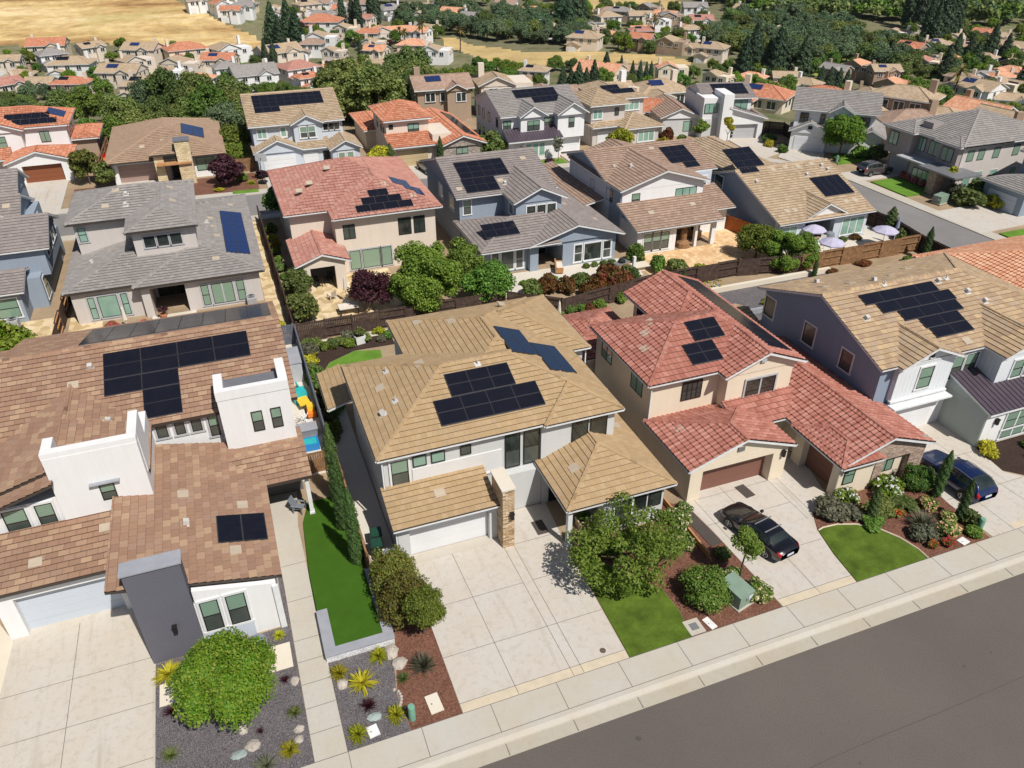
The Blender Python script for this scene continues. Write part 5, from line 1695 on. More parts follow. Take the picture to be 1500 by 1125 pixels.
for r in FAR:
    root, px, py = r[:3]
    xa = next(n for lim, n in ((430, 'below the dry hill'), (760, 'around the big oaks'), (1010, 'beside the dry field'), (1250, 'under the oak wood'), (9999, 'by the tall conifers')) if px < lim)
    ya = next(n for lim, n in ((32, 'farthest up'), (68, 'upper valley'), (95, 'mid valley'), (135, 'lower valley'), (9999, 'next to the back street')) if py < lim)
    cells.setdefault((r[3], r[4], r[5], xa, ya), []).append((px, root))
for (rf, wl, so_, xa, ya), L in cells.items():
    L.sort(key=lambda t: t[0])
    for i, (px, root) in enumerate(L):
        root['label'] = f"{rf} roofed {wl} house {'with solar, ' if so_ else ''}{xa}, {ya}" + (f', {ORD[i]} from left' if len(L) > 1 else '')


# ================================================================== ground, roads, gardens
def setting(o, kind='structure'):
    o['kind'] = kind
    return o


HILL = [(-400, -60), (180, -60), (255, -5), (300, 22), (345, 40), (392, 62), (400, 70), (340, 72), (200, 68), (120, 64), (0, 66), (-400, 72)]
FIELDS = [[(642, 54), (665, 57), (700, 65), (745, 73), (800, 78), (870, 76), (960, 80), (1010, 88), (1010, 94), (940, 93), (860, 92), (800, 97), (745, 97), (700, 86), (660, 72)],
          [(860, -14), (985, -14), (1000, 10), (960, 22), (900, 20), (860, 12)]]
MEADOW = [(1172, 96), (1205, 78), (1228, 58), (1245, 70), (1255, 92), (1235, 112), (1190, 112)]
M['valley'] = m_grain('valley_ground', [(0.04, 0.075, 0.02), (0.085, 0.11, 0.035), (0.2, 0.18, 0.11), (0.065, 0.105, 0.03), (0.14, 0.135, 0.065)], 0.1, 0.02, 0.4, 0.3, 0.2)
M['meadow'] = m_grain('green_meadow', [(0.14, 0.19, 0.035), (0.22, 0.26, 0.055), (0.33, 0.3, 0.1)], 0.3, 0.05, 0.4, 0.3, 0.2)


def hillmat():
    k = NT('dry_hill_grass')
    p = k.pos()
    mp = k.n('ShaderNodeMapping')
    mp.inputs['Scale'].default_value = (0.011, 0.035, 0.02)
    k.l(p, mp.inputs[0])
    a = k.noise(1.0, 6, mp.outputs[0], 0.62)
    col = k.ramp(a, [(0.36, (0.24, 0.13, 0.055)), (0.45, (0.40, 0.25, 0.105)), (0.53, (0.55, 0.395, 0.18)), (0.64, (0.66, 0.51, 0.28))])
    b = k.noise(0.16, 6, p, 0.7)
    col = k.mix(0.55, col, k.ramp(b, [(0.3, (0.2, 0.2, 0.2)), (0.7, (0.8, 0.8, 0.8))]), 'OVERLAY')
    g = k.noise(0.03, 3, p)
    col = k.mix(k.ramp(g, [(0.55, (0, 0, 0)), (0.75, (.45, .45, .45))]), col, (0.36, 0.34, 0.12))
    return k.fin(col, 0.95, 0.1)


M['asphalt_seam'] = m_flat('bitumen_seam', (0.085, 0.074, 0.067), 0.9, 0.2)
M['hill'] = hillmat()
gm = {n: MB() for n in ('ground', 'hill', 'dry_field', 'meadow')}
gmat = {'ground': 'valley', 'hill': 'hill', 'dry_field': 'drygrass', 'meadow': 'meadow'}
RR = [3.0]
while RR[-1] < 2600:
    RR.append(RR[-1] * (1.013 if 120 < RR[-1] < 700 else 1.12))
AZ = [RAD(-80 + i * 3) for i in range(18)] + [RAD(-26 + i * .22) for i in range(410)] + [RAD(65 + i * 3) for i in range(14)]
grid = [[V3((r * math.sin(a), r * math.cos(a), land(r * math.sin(a), r * math.cos(a)))) for r in RR] for a in AZ]
for i in range(len(AZ) - 1):
    for j in range(len(RR) - 1):
        q = [grid[i][j], grid[i + 1][j], grid[i + 1][j + 1], grid[i][j + 1]]
        c = (q[0] + q[2]) / 2
        nm = 'ground'
        if RR[j] > 150 and -25 < math.degrees(AZ[i]) < 70:
            x, y = proj(c)
            y += 5 * noise.noise(c * .045) + 2.5 * noise.noise(c * .2)
            if inpoly(x, y, HILL): nm = 'hill'
            elif any(inpoly(x, y, f) for f in FIELDS): nm = 'dry_field'
            elif inpoly(x, y, MEADOW): nm = 'meadow'
        gm[nm].poly(q[::-1], M[gmat[nm]])
for n, b in gm.items():
    setting(b.obj(n, None, True))


def patch(name, pts, z, m, kind='structure', th=0.06, label=None, side=None):
    b = MB()
    b.prism(pts, (lambda x, y: (z(x, y) if callable(z) else z) - th), z, M[m], M[side] if side else None)
    o = setting(b.obj(name), kind)
    return o


def strip(name, line, w, z, m, th=0.1):
    """a band of width w to the left of a polyline"""
    off = []
    for i, p in enumerate(line):
        a, b = line[max(i - 1, 0)], line[min(i + 1, len(line) - 1)]
        d = V3((b[0] - a[0], b[1] - a[1], 0)).normalized()
        off.append((p[0] - d.y * w, p[1] + d.x * w))
    b = MB()
    for i in range(len(line) - 1):
        A, B, C, D = line[i], line[i + 1], off[i + 1], off[i]
        b.poly([(*A, z), (*B, z), (*C, z), (*D, z)] if w > 0 else [(*D, z), (*C, z), (*B, z), (*A, z)], M[m])
        b.poly([(*A, z - th), (*B, z - th), (*B, z), (*A, z)], M[m])
        b.poly([(*C, z - th), (*D, z - th), (*D, z), (*C, z)], M[m])
    return setting(b.obj(name)), off


def joints(name, segs, z, w=0.03):
    b = MB()
    for (xa, ya), (xb, yb) in segs:
        d = V3((xb - xa, yb - ya, 0)).normalized()
        n = V3((-d.y, d.x, 0)) * w / 2
        A, B = V3((xa, ya, z)), V3((xb, yb, z))
        b.poly([A - n, B - n, B + n, A + n], M['joint'])
    return setting(b.obj(name))


arc = [(136 * math.sin(RAD(a)), 136 * math.cos(RAD(a))) for a in range(64, -31, -4)]
patch('yard_soil', [(-68, 21.7), (122, 21.7)] + arc, 0.0, 'soil', th=.3)
cd = [spot(*q) for q in ((503, 44), (530, 42), (562, 48), (572, 58), (556, 70), (548, 90), (536, 92), (528, 76), (505, 60))]
patch('cul_de_sac', [(p.x, p.y) for p in cd], lambda x, y: land(x, y) + .4, 'asphalt_far', th=.6)
# the road in front, its gutter, rolled kerb and pavement
patch('road', [(-90, -40), (170, -40), (170, 19.05), (-90, 19.05)], -0.12, 'asphalt')
pv = MB()
prof = [(21.75, .035, 'walkcon'), (20.15, .03, 'walkcon'), (19.95, .028, 'walkcon'), (19.72, -.06, 'walkcon'), (19.66, -.085, 'gutcon'), (19.04, -.105, 'gutcon'), (19.03, -.2, 'gutcon')]
for i in range(len(prof) - 1):
    (ya, za, ma), (yb, zb, mb_) = prof[i], prof[i + 1]
    pv.poly([(-90, yb, zb), (170, yb, zb), (170, ya, za), (-90, ya, za)], M[mb_])
setting(pv.obj('pavement'))
seam = [(p.x, p.y) for p in (spot(1130, 1160), spot(1210, 1118), spot(1290, 1083), spot(1380, 1045), spot(1520, 985), spot(1700, 915))]
b = MB()
for (xa, ya), (xb, yb) in zip(seam, seam[1:]):
    b.poly([(xa, ya - .015, -.116), (xb, yb - .015, -.116), (xb, yb + .015, -.116), (xa, ya + .015, -.116)], M['asphalt_seam'])
wr = random.Random(4)
for i in range(16):
    cx, cy, r = wr.uniform(12, 60), wr.uniform(4, 18.5), wr.uniform(.04, .16)
    b.poly([(cx + r * wr.uniform(.6, 1.2) * math.cos(t * .785), cy + r * wr.uniform(.6, 1.2) * math.sin(t * .785), -.1165 + i * 1e-5) for t in range(8)], M['asphalt_seam'])
setting(b.obj('road_seam'))
jx = [7.12 + 3.42 * k for k in range(-12, 14)]
joints('pavement_joints', [((x, 20.2), (x, 21.75)) for x in jx] + [((-40, 20.2), (60, 20.2))] + [((-40, 21.76), (60, 21.76))], 0.0385)
joints('kerb_joints', [((x, 19.06), (x, 19.7)) for x in jx], -0.078)
# driveways
def drive(pts, segs, m='concrete', z=0.03):
    patch('driveway', pts, z, m, th=.1)
    joints('driveway_joints', segs, z + .004, .028)
drive([(5.75, 21.78), (14.62, 21.78), (14.85, 29.8), (15.2, 34.2), (11.9, 34.3), (11.2, 32.6), (5.35, 32.3), (5.7, 29)],
      [((8.6, 21.8), (8.3, 32.2)), ((11.55, 21.8), (11.35, 31.3)), ((12.1, 21.8), (11.95, 31.3)), ((5.7, 25.1), (14.7, 25.1)), ((5.7, 28.4), (11.4, 28.4)), ((12, 28.4), (14.8, 28.4)), ((12, 31.4), (15, 31.4)), ((5.7, 22.3), (14.6, 22.3))])
patch('driveway_band', [(5.76, 21.79), (14.6, 21.79), (14.6, 22.28), (5.76, 22.28)], .0325, 'band')
drive([(24.05, 21.78), (29.05, 21.78), (29.3, 24), (29.75, 26), (30.5, 27.4), (32.4, 28.2), (33.2, 31), (33.2, 34), (30.9, 34), (30.9, 31.7), (23.4, 31.7), (23.75, 28)],
      [((26.6, 21.8), (26.45, 31.6)), ((29.9, 27), (29.8, 31.6)), ((30.5, 27.4), (30.5, 34)), ((23.9, 25.3), (29.5, 25.3)), ((23.7, 28.7), (29.9, 28.7)), ((24.1, 22.3), (29.1, 22.3)), ((24.4, 25), (24.2, 31)), ((23.5, 31.0), (30.9, 31.0))])
patch('driveway_band', [(24.06, 21.79), (29.04, 21.79), (29.08, 22.28), (24.06, 22.28)], .0325, 'band')
drive([(39.3, 21.78), (49.5, 21.78), (45.2, 26.2), (45.6, 28.8), (45.6, 32.3), (40.2, 32.3), (39.55, 28), (39.2, 25)],
      [((41.1, 21.8), (41.0, 32)), ((39.3, 25.3), (46.0, 25.3)), ((39.5, 28.6), (45.5, 28.6)), ((44.2, 21.8), (43.3, 32))])
patch('driveway_band', [(41.2, 21.79), (49.4, 21.79), (49.0, 22.28), (41.2, 22.28)], .0325, 'band')
drive([(-18, 21.78), (-7.9, 21.78), (-7.95, 29.9), (-8.0, 34.6), (-15, 34.6), (-18, 33)],
      [((-11.9, 21.8), (-11.75, 34.1)), ((-15, 30.4), (-8, 30.4)), ((-15.2, 27.6), (-8, 27.6)), ((-15.4, 24.6), (-8, 24.6))], 'concrete_warm')
patch('driveway', [(-30, 21.79), (-15.3, 21.79), (-14.9, 34), (-16, 36), (-30, 36)], .034, 'slab_cream', th=.1)
# the garden left of the main house: walk, turf in its low wall, gravel
patch('garden_walk', [(-1.22, 21.78), (.24, 21.78), (.18, 30), (.14, 37.6), (.5, 40.9), (-1.4, 41.0), (-1.25, 33)], .05, 'walkcon', th=.1)
joints('walk_joints', [((-1.22, y), (.2, y)) for y in (23.2, 24.6, 26.0, 27.4, 28.8, 31.6, 34.4)], .054)
tz = lambda x, y: .44 - .036 * max(0, y - 27.4)
patch('turf_lawn', [(.68, 27.35), (3.2, 27.35), (3.25, 32), (3.3, 42), (1.7, 42.1), (.45, 37.7), (.2, 33), (.2, 30.1), (.68, 30.0)], tz, 'turf', 'stuff', .5)
w = MB()
w.box(.17, .69, 26.9, 30.0, 0, .44, M['stone_white'])
w.box(.69, 3.66, 26.9, 27.36, 0, .44, M['stone_white'])
w.box(3.2, 3.66, 27.36, 32.1, 0, .44, M['stone_white'])
wl = tag(w.obj('garden_wall'), 'low white stone garden wall with grey cap around the turf', 'wall')
c = MB()
c.box(.14, .72, 26.86, 30.03, .44, .5, M['cap_grey'])
c.box(.72, 3.7, 26.86, 27.39, .44, .5, M['cap_grey'])
c.box(3.17, 3.7, 27.39, 32.13, .44, .5, M['cap_grey'])
c.obj('cap', wl)
patch('gravel_bed', [(-7.9, 21.78), (-1.24, 21.78), (-1.27, 30.05), (-5.4, 29.9), (-7.95, 29.88)], .02, 'gravel', 'stuff')
patch('gravel_bed', [(.26, 21.78), (3.2, 21.78), (3.05, 24), (3.5, 26.88), (.2, 26.88)], .02, 'gravel', 'stuff')
patch('gravel_strip', [(-1.5, 30.1), (-1.24, 30.1), (-1.26, 38), (-1.5, 38)], .02, 'gravel', 'stuff')
patch('mulch_bed', [(3.22, 21.78), (5.72, 21.78), (5.7, 29), (5.35, 32.2), (3.75, 32.2), (3.7, 27), (3.1, 24)], .024, 'mulch', 'stuff')
patch('side_path', [(3.75, 32.3), (5.25, 32.3), (5.2, 50), (3.4, 50)], .02, 'patio')
patch('front_lawn', [(14.66, 21.79), (18.25, 21.79), (18.6, 23.5), (18.5, 25), (17.6, 26.6), (15.0, 29.5), (14.85, 27)], .05, 'lawn', 'stuff')
patch('mulch_bed', [(18.28, 21.79), (24.0, 21.79), (23.9, 25), (23.6, 30), (22.2, 32), (21.4, 36), (21.4, 30.2), (17.3, 30.2), (14.9, 29.9), (17.6, 26.7), (18.55, 25), (18.65, 23.5)], .026, 'mulch', 'stuff')
patch('curved_lawn', [(29.1, 21.79), (34.2, 21.79), (34.2, 22.6), (33.9, 23.7), (33.3, 24.7), (32.3, 25.5), (31.2, 25.9), (30.2, 26.0), (29.8, 25.9), (29.35, 24)], .05, 'lawn', 'stuff')
ed = MB()
pp = [(29.8, 25.95), (30.2, 26.05), (31.2, 25.98), (32.33, 25.57), (33.36, 24.76), (33.97, 23.73), (34.28, 22.6), (34.28, 21.8)]
for a, b in zip(pp, pp[1:]):
    ed.tube([(*a, .05), (*b, .05)], .05, M['band'], 6)
tag(ed.obj('lawn_edging'), 'tan concrete edging curving around the small lawn', 'edging')
patch('mulch_bed', [(34.3, 21.79), (39.1, 21.79), (39.2, 25), (39.5, 28.0), (32.7, 28.0), (30.5, 27.3), (29.8, 26.0), (31.2, 26.0), (32.4, 25.6), (33.4, 24.8), (34.1, 23.6)], .026, 'mulch', 'stuff')
patch('mulch_bed', [(45.3, 26.3), (49.5, 22.3), (54, 26), (54, 28.8), (45.7, 28.8)], .026, 'mulch_dark', 'stuff')
patch('corner_lawn', [(46.5, 25.0), (49.6, 21.8), (56, 21.8), (56, 26.6), (50.5, 26.6), (48.3, 24.7)], .05, 'lawn', 'stuff')
patch('stepping_slab', [(-7.75, 27.2), (-5.0, 27.2), (-5.0, 28.5), (-7.75, 28.5)], .05, 'slab_cream')
patch('stepping_slab', [(-3.5, 27.3), (-1.45, 27.3), (-1.45, 28.9), (-3.5, 28.9)], .05, 'slab_cream')
patch('side_yard', [(.6, 42.2), (3.2, 42.2), (3.1, 61), (-16, 61), (-16, 57.4), (1.3, 57.4), (1.3, 42.3)], .015, 'patio')
# back gardens
patch('garden_lawn', [(4.6, 52.2), (8.2, 51.8), (9.3, 54.2), (9.6, 57.0), (7.5, 57.6), (5.2, 56.4), (4.2, 54.4)], .05, 'lawn_lush', 'stuff')
patch('dark_bed', [(3.6, 50), (4.5, 52), (4.2, 54.6), (5.2, 56.5), (7.5, 57.7), (11, 57.6), (11, 59.6), (3.3, 59.6)], .024, 'mulch_dark', 'stuff')
patch('garden_path', [(3.3, 59.6), (14, 59.6), (14, 60.5), (3.3, 60.5)], .02, 'patio')
patch('gravel_bed', [(36.5, 50.2), (56, 50.2), (56, 56.6), (36.5, 56.2)], .02, 'gravel', 'stuff')
b = MB()
b.box(38, 56, 56.3, 56.7, 0, .5, M['slab_cream'])
b.box(38, 50, 51.3, 51.6, 0, .5, M['cap_grey'])
tag(b.obj('terrace_wall'), 'pale low terrace wall along the gravel garden', 'wall')
patch('patio', [(22.8, 62.6), (38, 62.6), (38, 67.2), (22.8, 67.6)], .02, 'patio')
patch('paver_patio', [(38.5, 59.3), (54, 59.3), (54, 71), (49.4, 71), (49.4, 67), (38.5, 67)], .02, 'paver')
patch('grass_plot', [(47.5, 60.2), (51, 60.2), (51, 62), (47.5, 62)], .04, 'lawn_lush', 'stuff')
patch('patio', [(54.6, 58), (68, 58), (70, 66), (66.5, 66), (66.5, 63.2), (54.6, 63.2)], .02, 'patio')
patch('patio', [(5, 62), (14, 62), (14, 73.4), (5, 73.4)], .02, 'flag')
patch('flagstone_walk', [(-15.4, 61.2), (-12.4, 61.2), (-12.8, 71), (-15, 86), (-15.8, 86)], .02, 'flag')
patch('patio', [(-8.6, 65.4), (-4.8, 65.4), (-4.8, 70.4), (-8.6, 70.4)], .02, 'patio')
patch('flagstone_walk', [(1.4, 62), (2.7, 62), (2.7, 92), (1.4, 92)], .02, 'flag')
patch('patio', [(-34, 62), (-16.2, 62), (-16.2, 73.4), (-34, 73.4)], .012, 'flag')
# the back street
farc = [(-75, 105.4), (-27, 103.0), (0, 101.9), (15, 101.2), (28, 100), (40, 98.5), (55, 97.3), (66, 94.8), (73, 90.8), (77, 85.5), (78.4, 79), (78.6, 70), (78.9, 58), (79.2, 45), (79.5, 20)]
nearc = [(-75, 97.4), (-27, 95.0), (0, 93.9), (15, 93.2), (27, 92.2), (38.5, 90.8), (54, 90.2), (62, 88.5), (67, 85), (69.7, 80), (70.6, 74), (70.8, 66), (71, 57), (71.2, 45), (71.5, 20)]
b = MB()
for i in range(len(farc) - 1):
    b.poly([(*nearc[i], .014), (*nearc[i + 1], .014), (*farc[i + 1], .014), (*farc[i], .014)], M['asphalt_far'])
setting(b.obj('back_street'))
strip('back_pavement', farc, 1.7, .1, 'walkcon')
strip('back_pavement', nearc, -1.5, .1, 'walkcon')
for p in ([(-25, 102.9), (-19.4, 102.7), (-19.6, 117), (-24.8, 117)], [(-13.2, 102.5), (-8, 102.3), (-8.2, 112.5), (-13, 112.5)], [(5, 101.7), (12.6, 101.4), (12.8, 110.5), (5.2, 110.5)],
          [(22.6, 100.5), (28, 100), (28, 106.6), (22.8, 106.6)], [(46.6, 98), (51, 97.7), (50.4, 105), (46.8, 105)], [(53.4, 97.5), (58.4, 97), (58.2, 106.4), (53.6, 106.4)],
          [(73.2, 91.5), (78.4, 93.5), (80.2, 101.2), (74.6, 102.6)], [(77.0, 86), (80.5, 87.2), (85.2, 92.4), (81.0, 96.2), (76, 91.5)], [(78.6, 78.6), (87.5, 78.4), (87.5, 82), (78.4, 82.4)], [(79, 58.8), (90, 59.2), (90, 66.2), (79, 66)]):
    patch('driveway', p, .112, 'concrete', th=.15)
for p, m in (([(-18.6, 103.2), (-15, 103), (-15, 112), (-18.6, 112)], 'mulch'), ([(-7.4, 103), (4, 102.4), (4, 111), (-7.4, 111)], 'mulch'), ([(14, 102.2), (22, 101.8), (22, 106), (14, 107)], 'soil'),
             ([(29, 101.2), (46, 99.2), (46, 102.2), (29, 103)], 'mulch'), ([(60, 97.6), (73, 92.5), (74, 101), (60, 103)], 'soil')):
    patch('planting_bed', p, .05, m, 'stuff')
for p in ([(.6, 102.6), (3.8, 102.4), (3.8, 103.6), (.6, 103.8)], [(41, 98.6 + 1.8), (46.2, 99.8), (46.2, 102), (41, 102.4)], [(81.8, 85.6), (88, 85.4), (88, 89.5), (84.5, 90.2)], [(80.6, 71.5), (85.5, 71.5), (85.5, 77.8), (80.6, 77.8)], [(81, 49), (92, 49), (92, 58), (81, 58)], [(34, 118), (38, 118), (38, 124), (34, 124)]):
    patch('street_lawn', p, .14, 'lawn_lush', 'stuff', .2)


# ================================================================== fences
def fence(name, label, line, hgt, m, alt=True, z0=0.0, m2=None):
    x0, y0 = line[0]
    root = empty(name, label, 'fence', (x0, y0, z0))
    bm = MB((x0, y0, z0))
    rm = MB((x0, y0, z0))
    posts = []
    for (xa, ya), (xb, yb) in zip(line, line[1:]):
        d = V3((xb - xa, yb - ya, 0))
        L = d.length
        d.normalize()
        n = V3((-d.y, d.x, 0))
        ns = max(1, round(L / 2.4))
        for s in range(ns + 1):
            posts.append(V3((xa, ya, z0)) + d * (L * s / ns))
        for s in range(ns):
            a = V3((xa, ya, z0)) + d * (L * s / ns)
            w = L / ns
            sd = 0.075 if (alt and s % 2) else -0.065
            k = int(w / 0.145)
            for i in range(k):
                u0 = w * i / k + .006
                u1 = w * (i + 1) / k - .006
                hh = hgt - rng.random() * .02
                P = [a + d * u + n * (sd + e) for u, e in ((u0, -.01), (u1, -.01), (u1, .012), (u0, .012))]
                B = [p + V3((0, 0, hh)) for p in P]
                bm.poly(B, M[m])
                for q in range(4):
                    bm.poly([P[q], P[(q + 1) % 4], B[(q + 1) % 4], B[q]], M[m])
            for zz in (.25, hgt * .55, hgt - .2):
                P = [a + d * u + n * e for u, e in ((0, -.045), (w, -.045), (w, .045), (0, .045))]
                A, B = [p + V3((0, 0, zz)) for p in P], [p + V3((0, 0, zz + .09)) for p in P]
                rm.poly(B, M[m2 or m])
                for q in range(4):
                    rm.poly([A[q], A[(q + 1) % 4], B[(q + 1) % 4], B[q]], M[m2 or m])
    bm.obj('boards', root)
    rm.obj('rail', root)
    pm = MB()
    pm.box(-.06, .06, -.06, .06, 0, hgt + .04, M[m])
    me = pm.mesh('post')
    for p in posts:
        o = bpy.data.objects.new('post', me)
        COL.objects.link(o)
        o.parent = root
        o.location = p - V3((x0, y0, z0))
    return root


fence('board_fence', 'dark board fence behind the golden roofed house', [(3.3, 60.8), (22.2, 60.6)], 1.85, 'fence_dark')
fence('board_fence', 'dark board fence between red tiled house and patios behind it', [(22.4, 60.4), (26.5, 57.2), (37, 58.9), (46.6, 59), (53, 57.6)], 1.85, 'fence_dark')
fence('board_fence', 'sunlit brown board fence below the lavender parasols', [(53.2, 57.5), (68.4, 57.5)], 1.95, 'fence_tan')
fence('board_fence', 'dark roadside fence beside the lavender parasol patio', [(68.5, 53), (68.6, 57.4), (69.4, 62), (69, 67.5), (67, 72)], 1.9, 'fence_dark', False)
fence('board_fence', 'grey painted fence along the toy strewn side yard', [(3.15, 60.6), (3.2, 42.6)], 1.85, 'fence_grey', False)
fence('board_fence', 'brown fence beside the three tall cypresses', [(3.42, 42.4), (3.45, 32.2)], 1.6, 'fence_tan', False)
fence('board_fence', 'brown fence panel closing the turf strip', [(.5, 42.5), (3.1, 42.5)], 1.7, 'fence_tan', False)
fence('board_fence', 'dark fence between greige house and beige house', [(3.1, 61.5), (2.9, 92)], 1.85, 'fence_dark')
fence('board_fence', 'weathered fence between greige house and blue grey house', [(-16.0, 61), (-15.8, 90)], 1.85, 'fence_dark', m2='wood')
fence('board_fence', 'slate grey fence behind the brown roofed house', [(-22, 61.5), (-16.2, 61.3), (-11.5, 61.3)], 1.8, 'fence_grey', False)
fence('board_fence', 'slate grey fence by the corner of the brown roofed house', [(.9, 60.8), (3.0, 60.8)], 1.9, 'fence_grey', False)
fence('board_fence', 'orange stained gate fence beside the paver patio', [(52.9, 70.4), (54.2, 66.3)], 1.7, 'fence_red', False)
fence('board_fence', 'brown fence between orange roofed house and brown hip roofed house', [(-15.9, 113), (-15.4, 131)], 1.8, 'fence_tan', m2='fence_tan')
fence('board_fence', 'tan fence panel beside the small purple tree', [(.8, 112.5), (4.2, 112.3)], 1.8, 'fence_tan', False)
fence('board_fence', 'brown fence between white modern house and white farmhouse', [(80.2, 101), (81.2, 104.5), (84.6, 101.8), (83.4, 96.5)], 1.9, 'fence_dark', False)
fence('board_fence', 'brown fence at the side of the dark modern house', [(90.5, 69.5), (94.5, 70.2), (96.5, 64)], 1.8, 'fence_tan', False)
b = MB()
b.box(22.2, 22.32, 26.4, 31.6, 0, .42, M['wood'])
b.box(22.18, 22.34, 26.36, 26.5, 0, .46, M['wood'])
tag(b.obj('timber_edging'), 'raw timber edging board between the two driveways', 'edging')


# ================================================================== cars
def crom(K, s):
    n = len(K) - 1
    t = max(0.0, min(0.99999, s)) * n
    i = int(t)
    f = t - i
    p = [K[max(0, min(n, i + k))] for k in (-1, 0, 1, 2)]
    return [0.5 * (2 * b + (c - a) * f + (2 * a - 5 * b + 4 * c - d) * f * f + (3 * b - a - 3 * c + d) * f ** 3) for a, b, c, d in zip(*p)]


# stations front to back: y, sill z, belt z, top z, half width, half width of the top
SEDAN = [(2.46, .42, .62, .66, .62, .5), (2.28, .27, .68, .74, .84, .66), (1.75, .23, .76, .85, .91, .76), (1.2, .22, .84, .93, .92, .78), (.85, .22, .90, .99, .92, .76), (.1, .22, .93, 1.38, .92, .6),
         (-.6, .22, .94, 1.44, .92, .58), (-1.2, .22, .96, 1.37, .92, .6), (-1.75, .23, .99, 1.10, .91, .7), (-2.2, .28, .98, 1.04, .87, .72), (-2.44, .42, .86, .92, .74, .6)]
SUV = [(2.46, .48, .78, .84, .66, .52), (2.28, .32, .86, .94, .88, .68), (1.75, .28, .95, 1.05, .95, .78), (1.2, .27, 1.02, 1.12, .97, .8), (.95, .27, 1.06, 1.18, .97, .78), (.25, .27, 1.08, 1.62, .97, .66),
       (-.5, .27, 1.09, 1.7, .97, .66), (-1.3, .27, 1.10, 1.68, .97, .66), (-1.95, .28, 1.12, 1.58, .96, .68), (-2.3, .34, 1.1, 1.22, .92, .74), (-2.46, .5, .92, .98, .8, .66)]


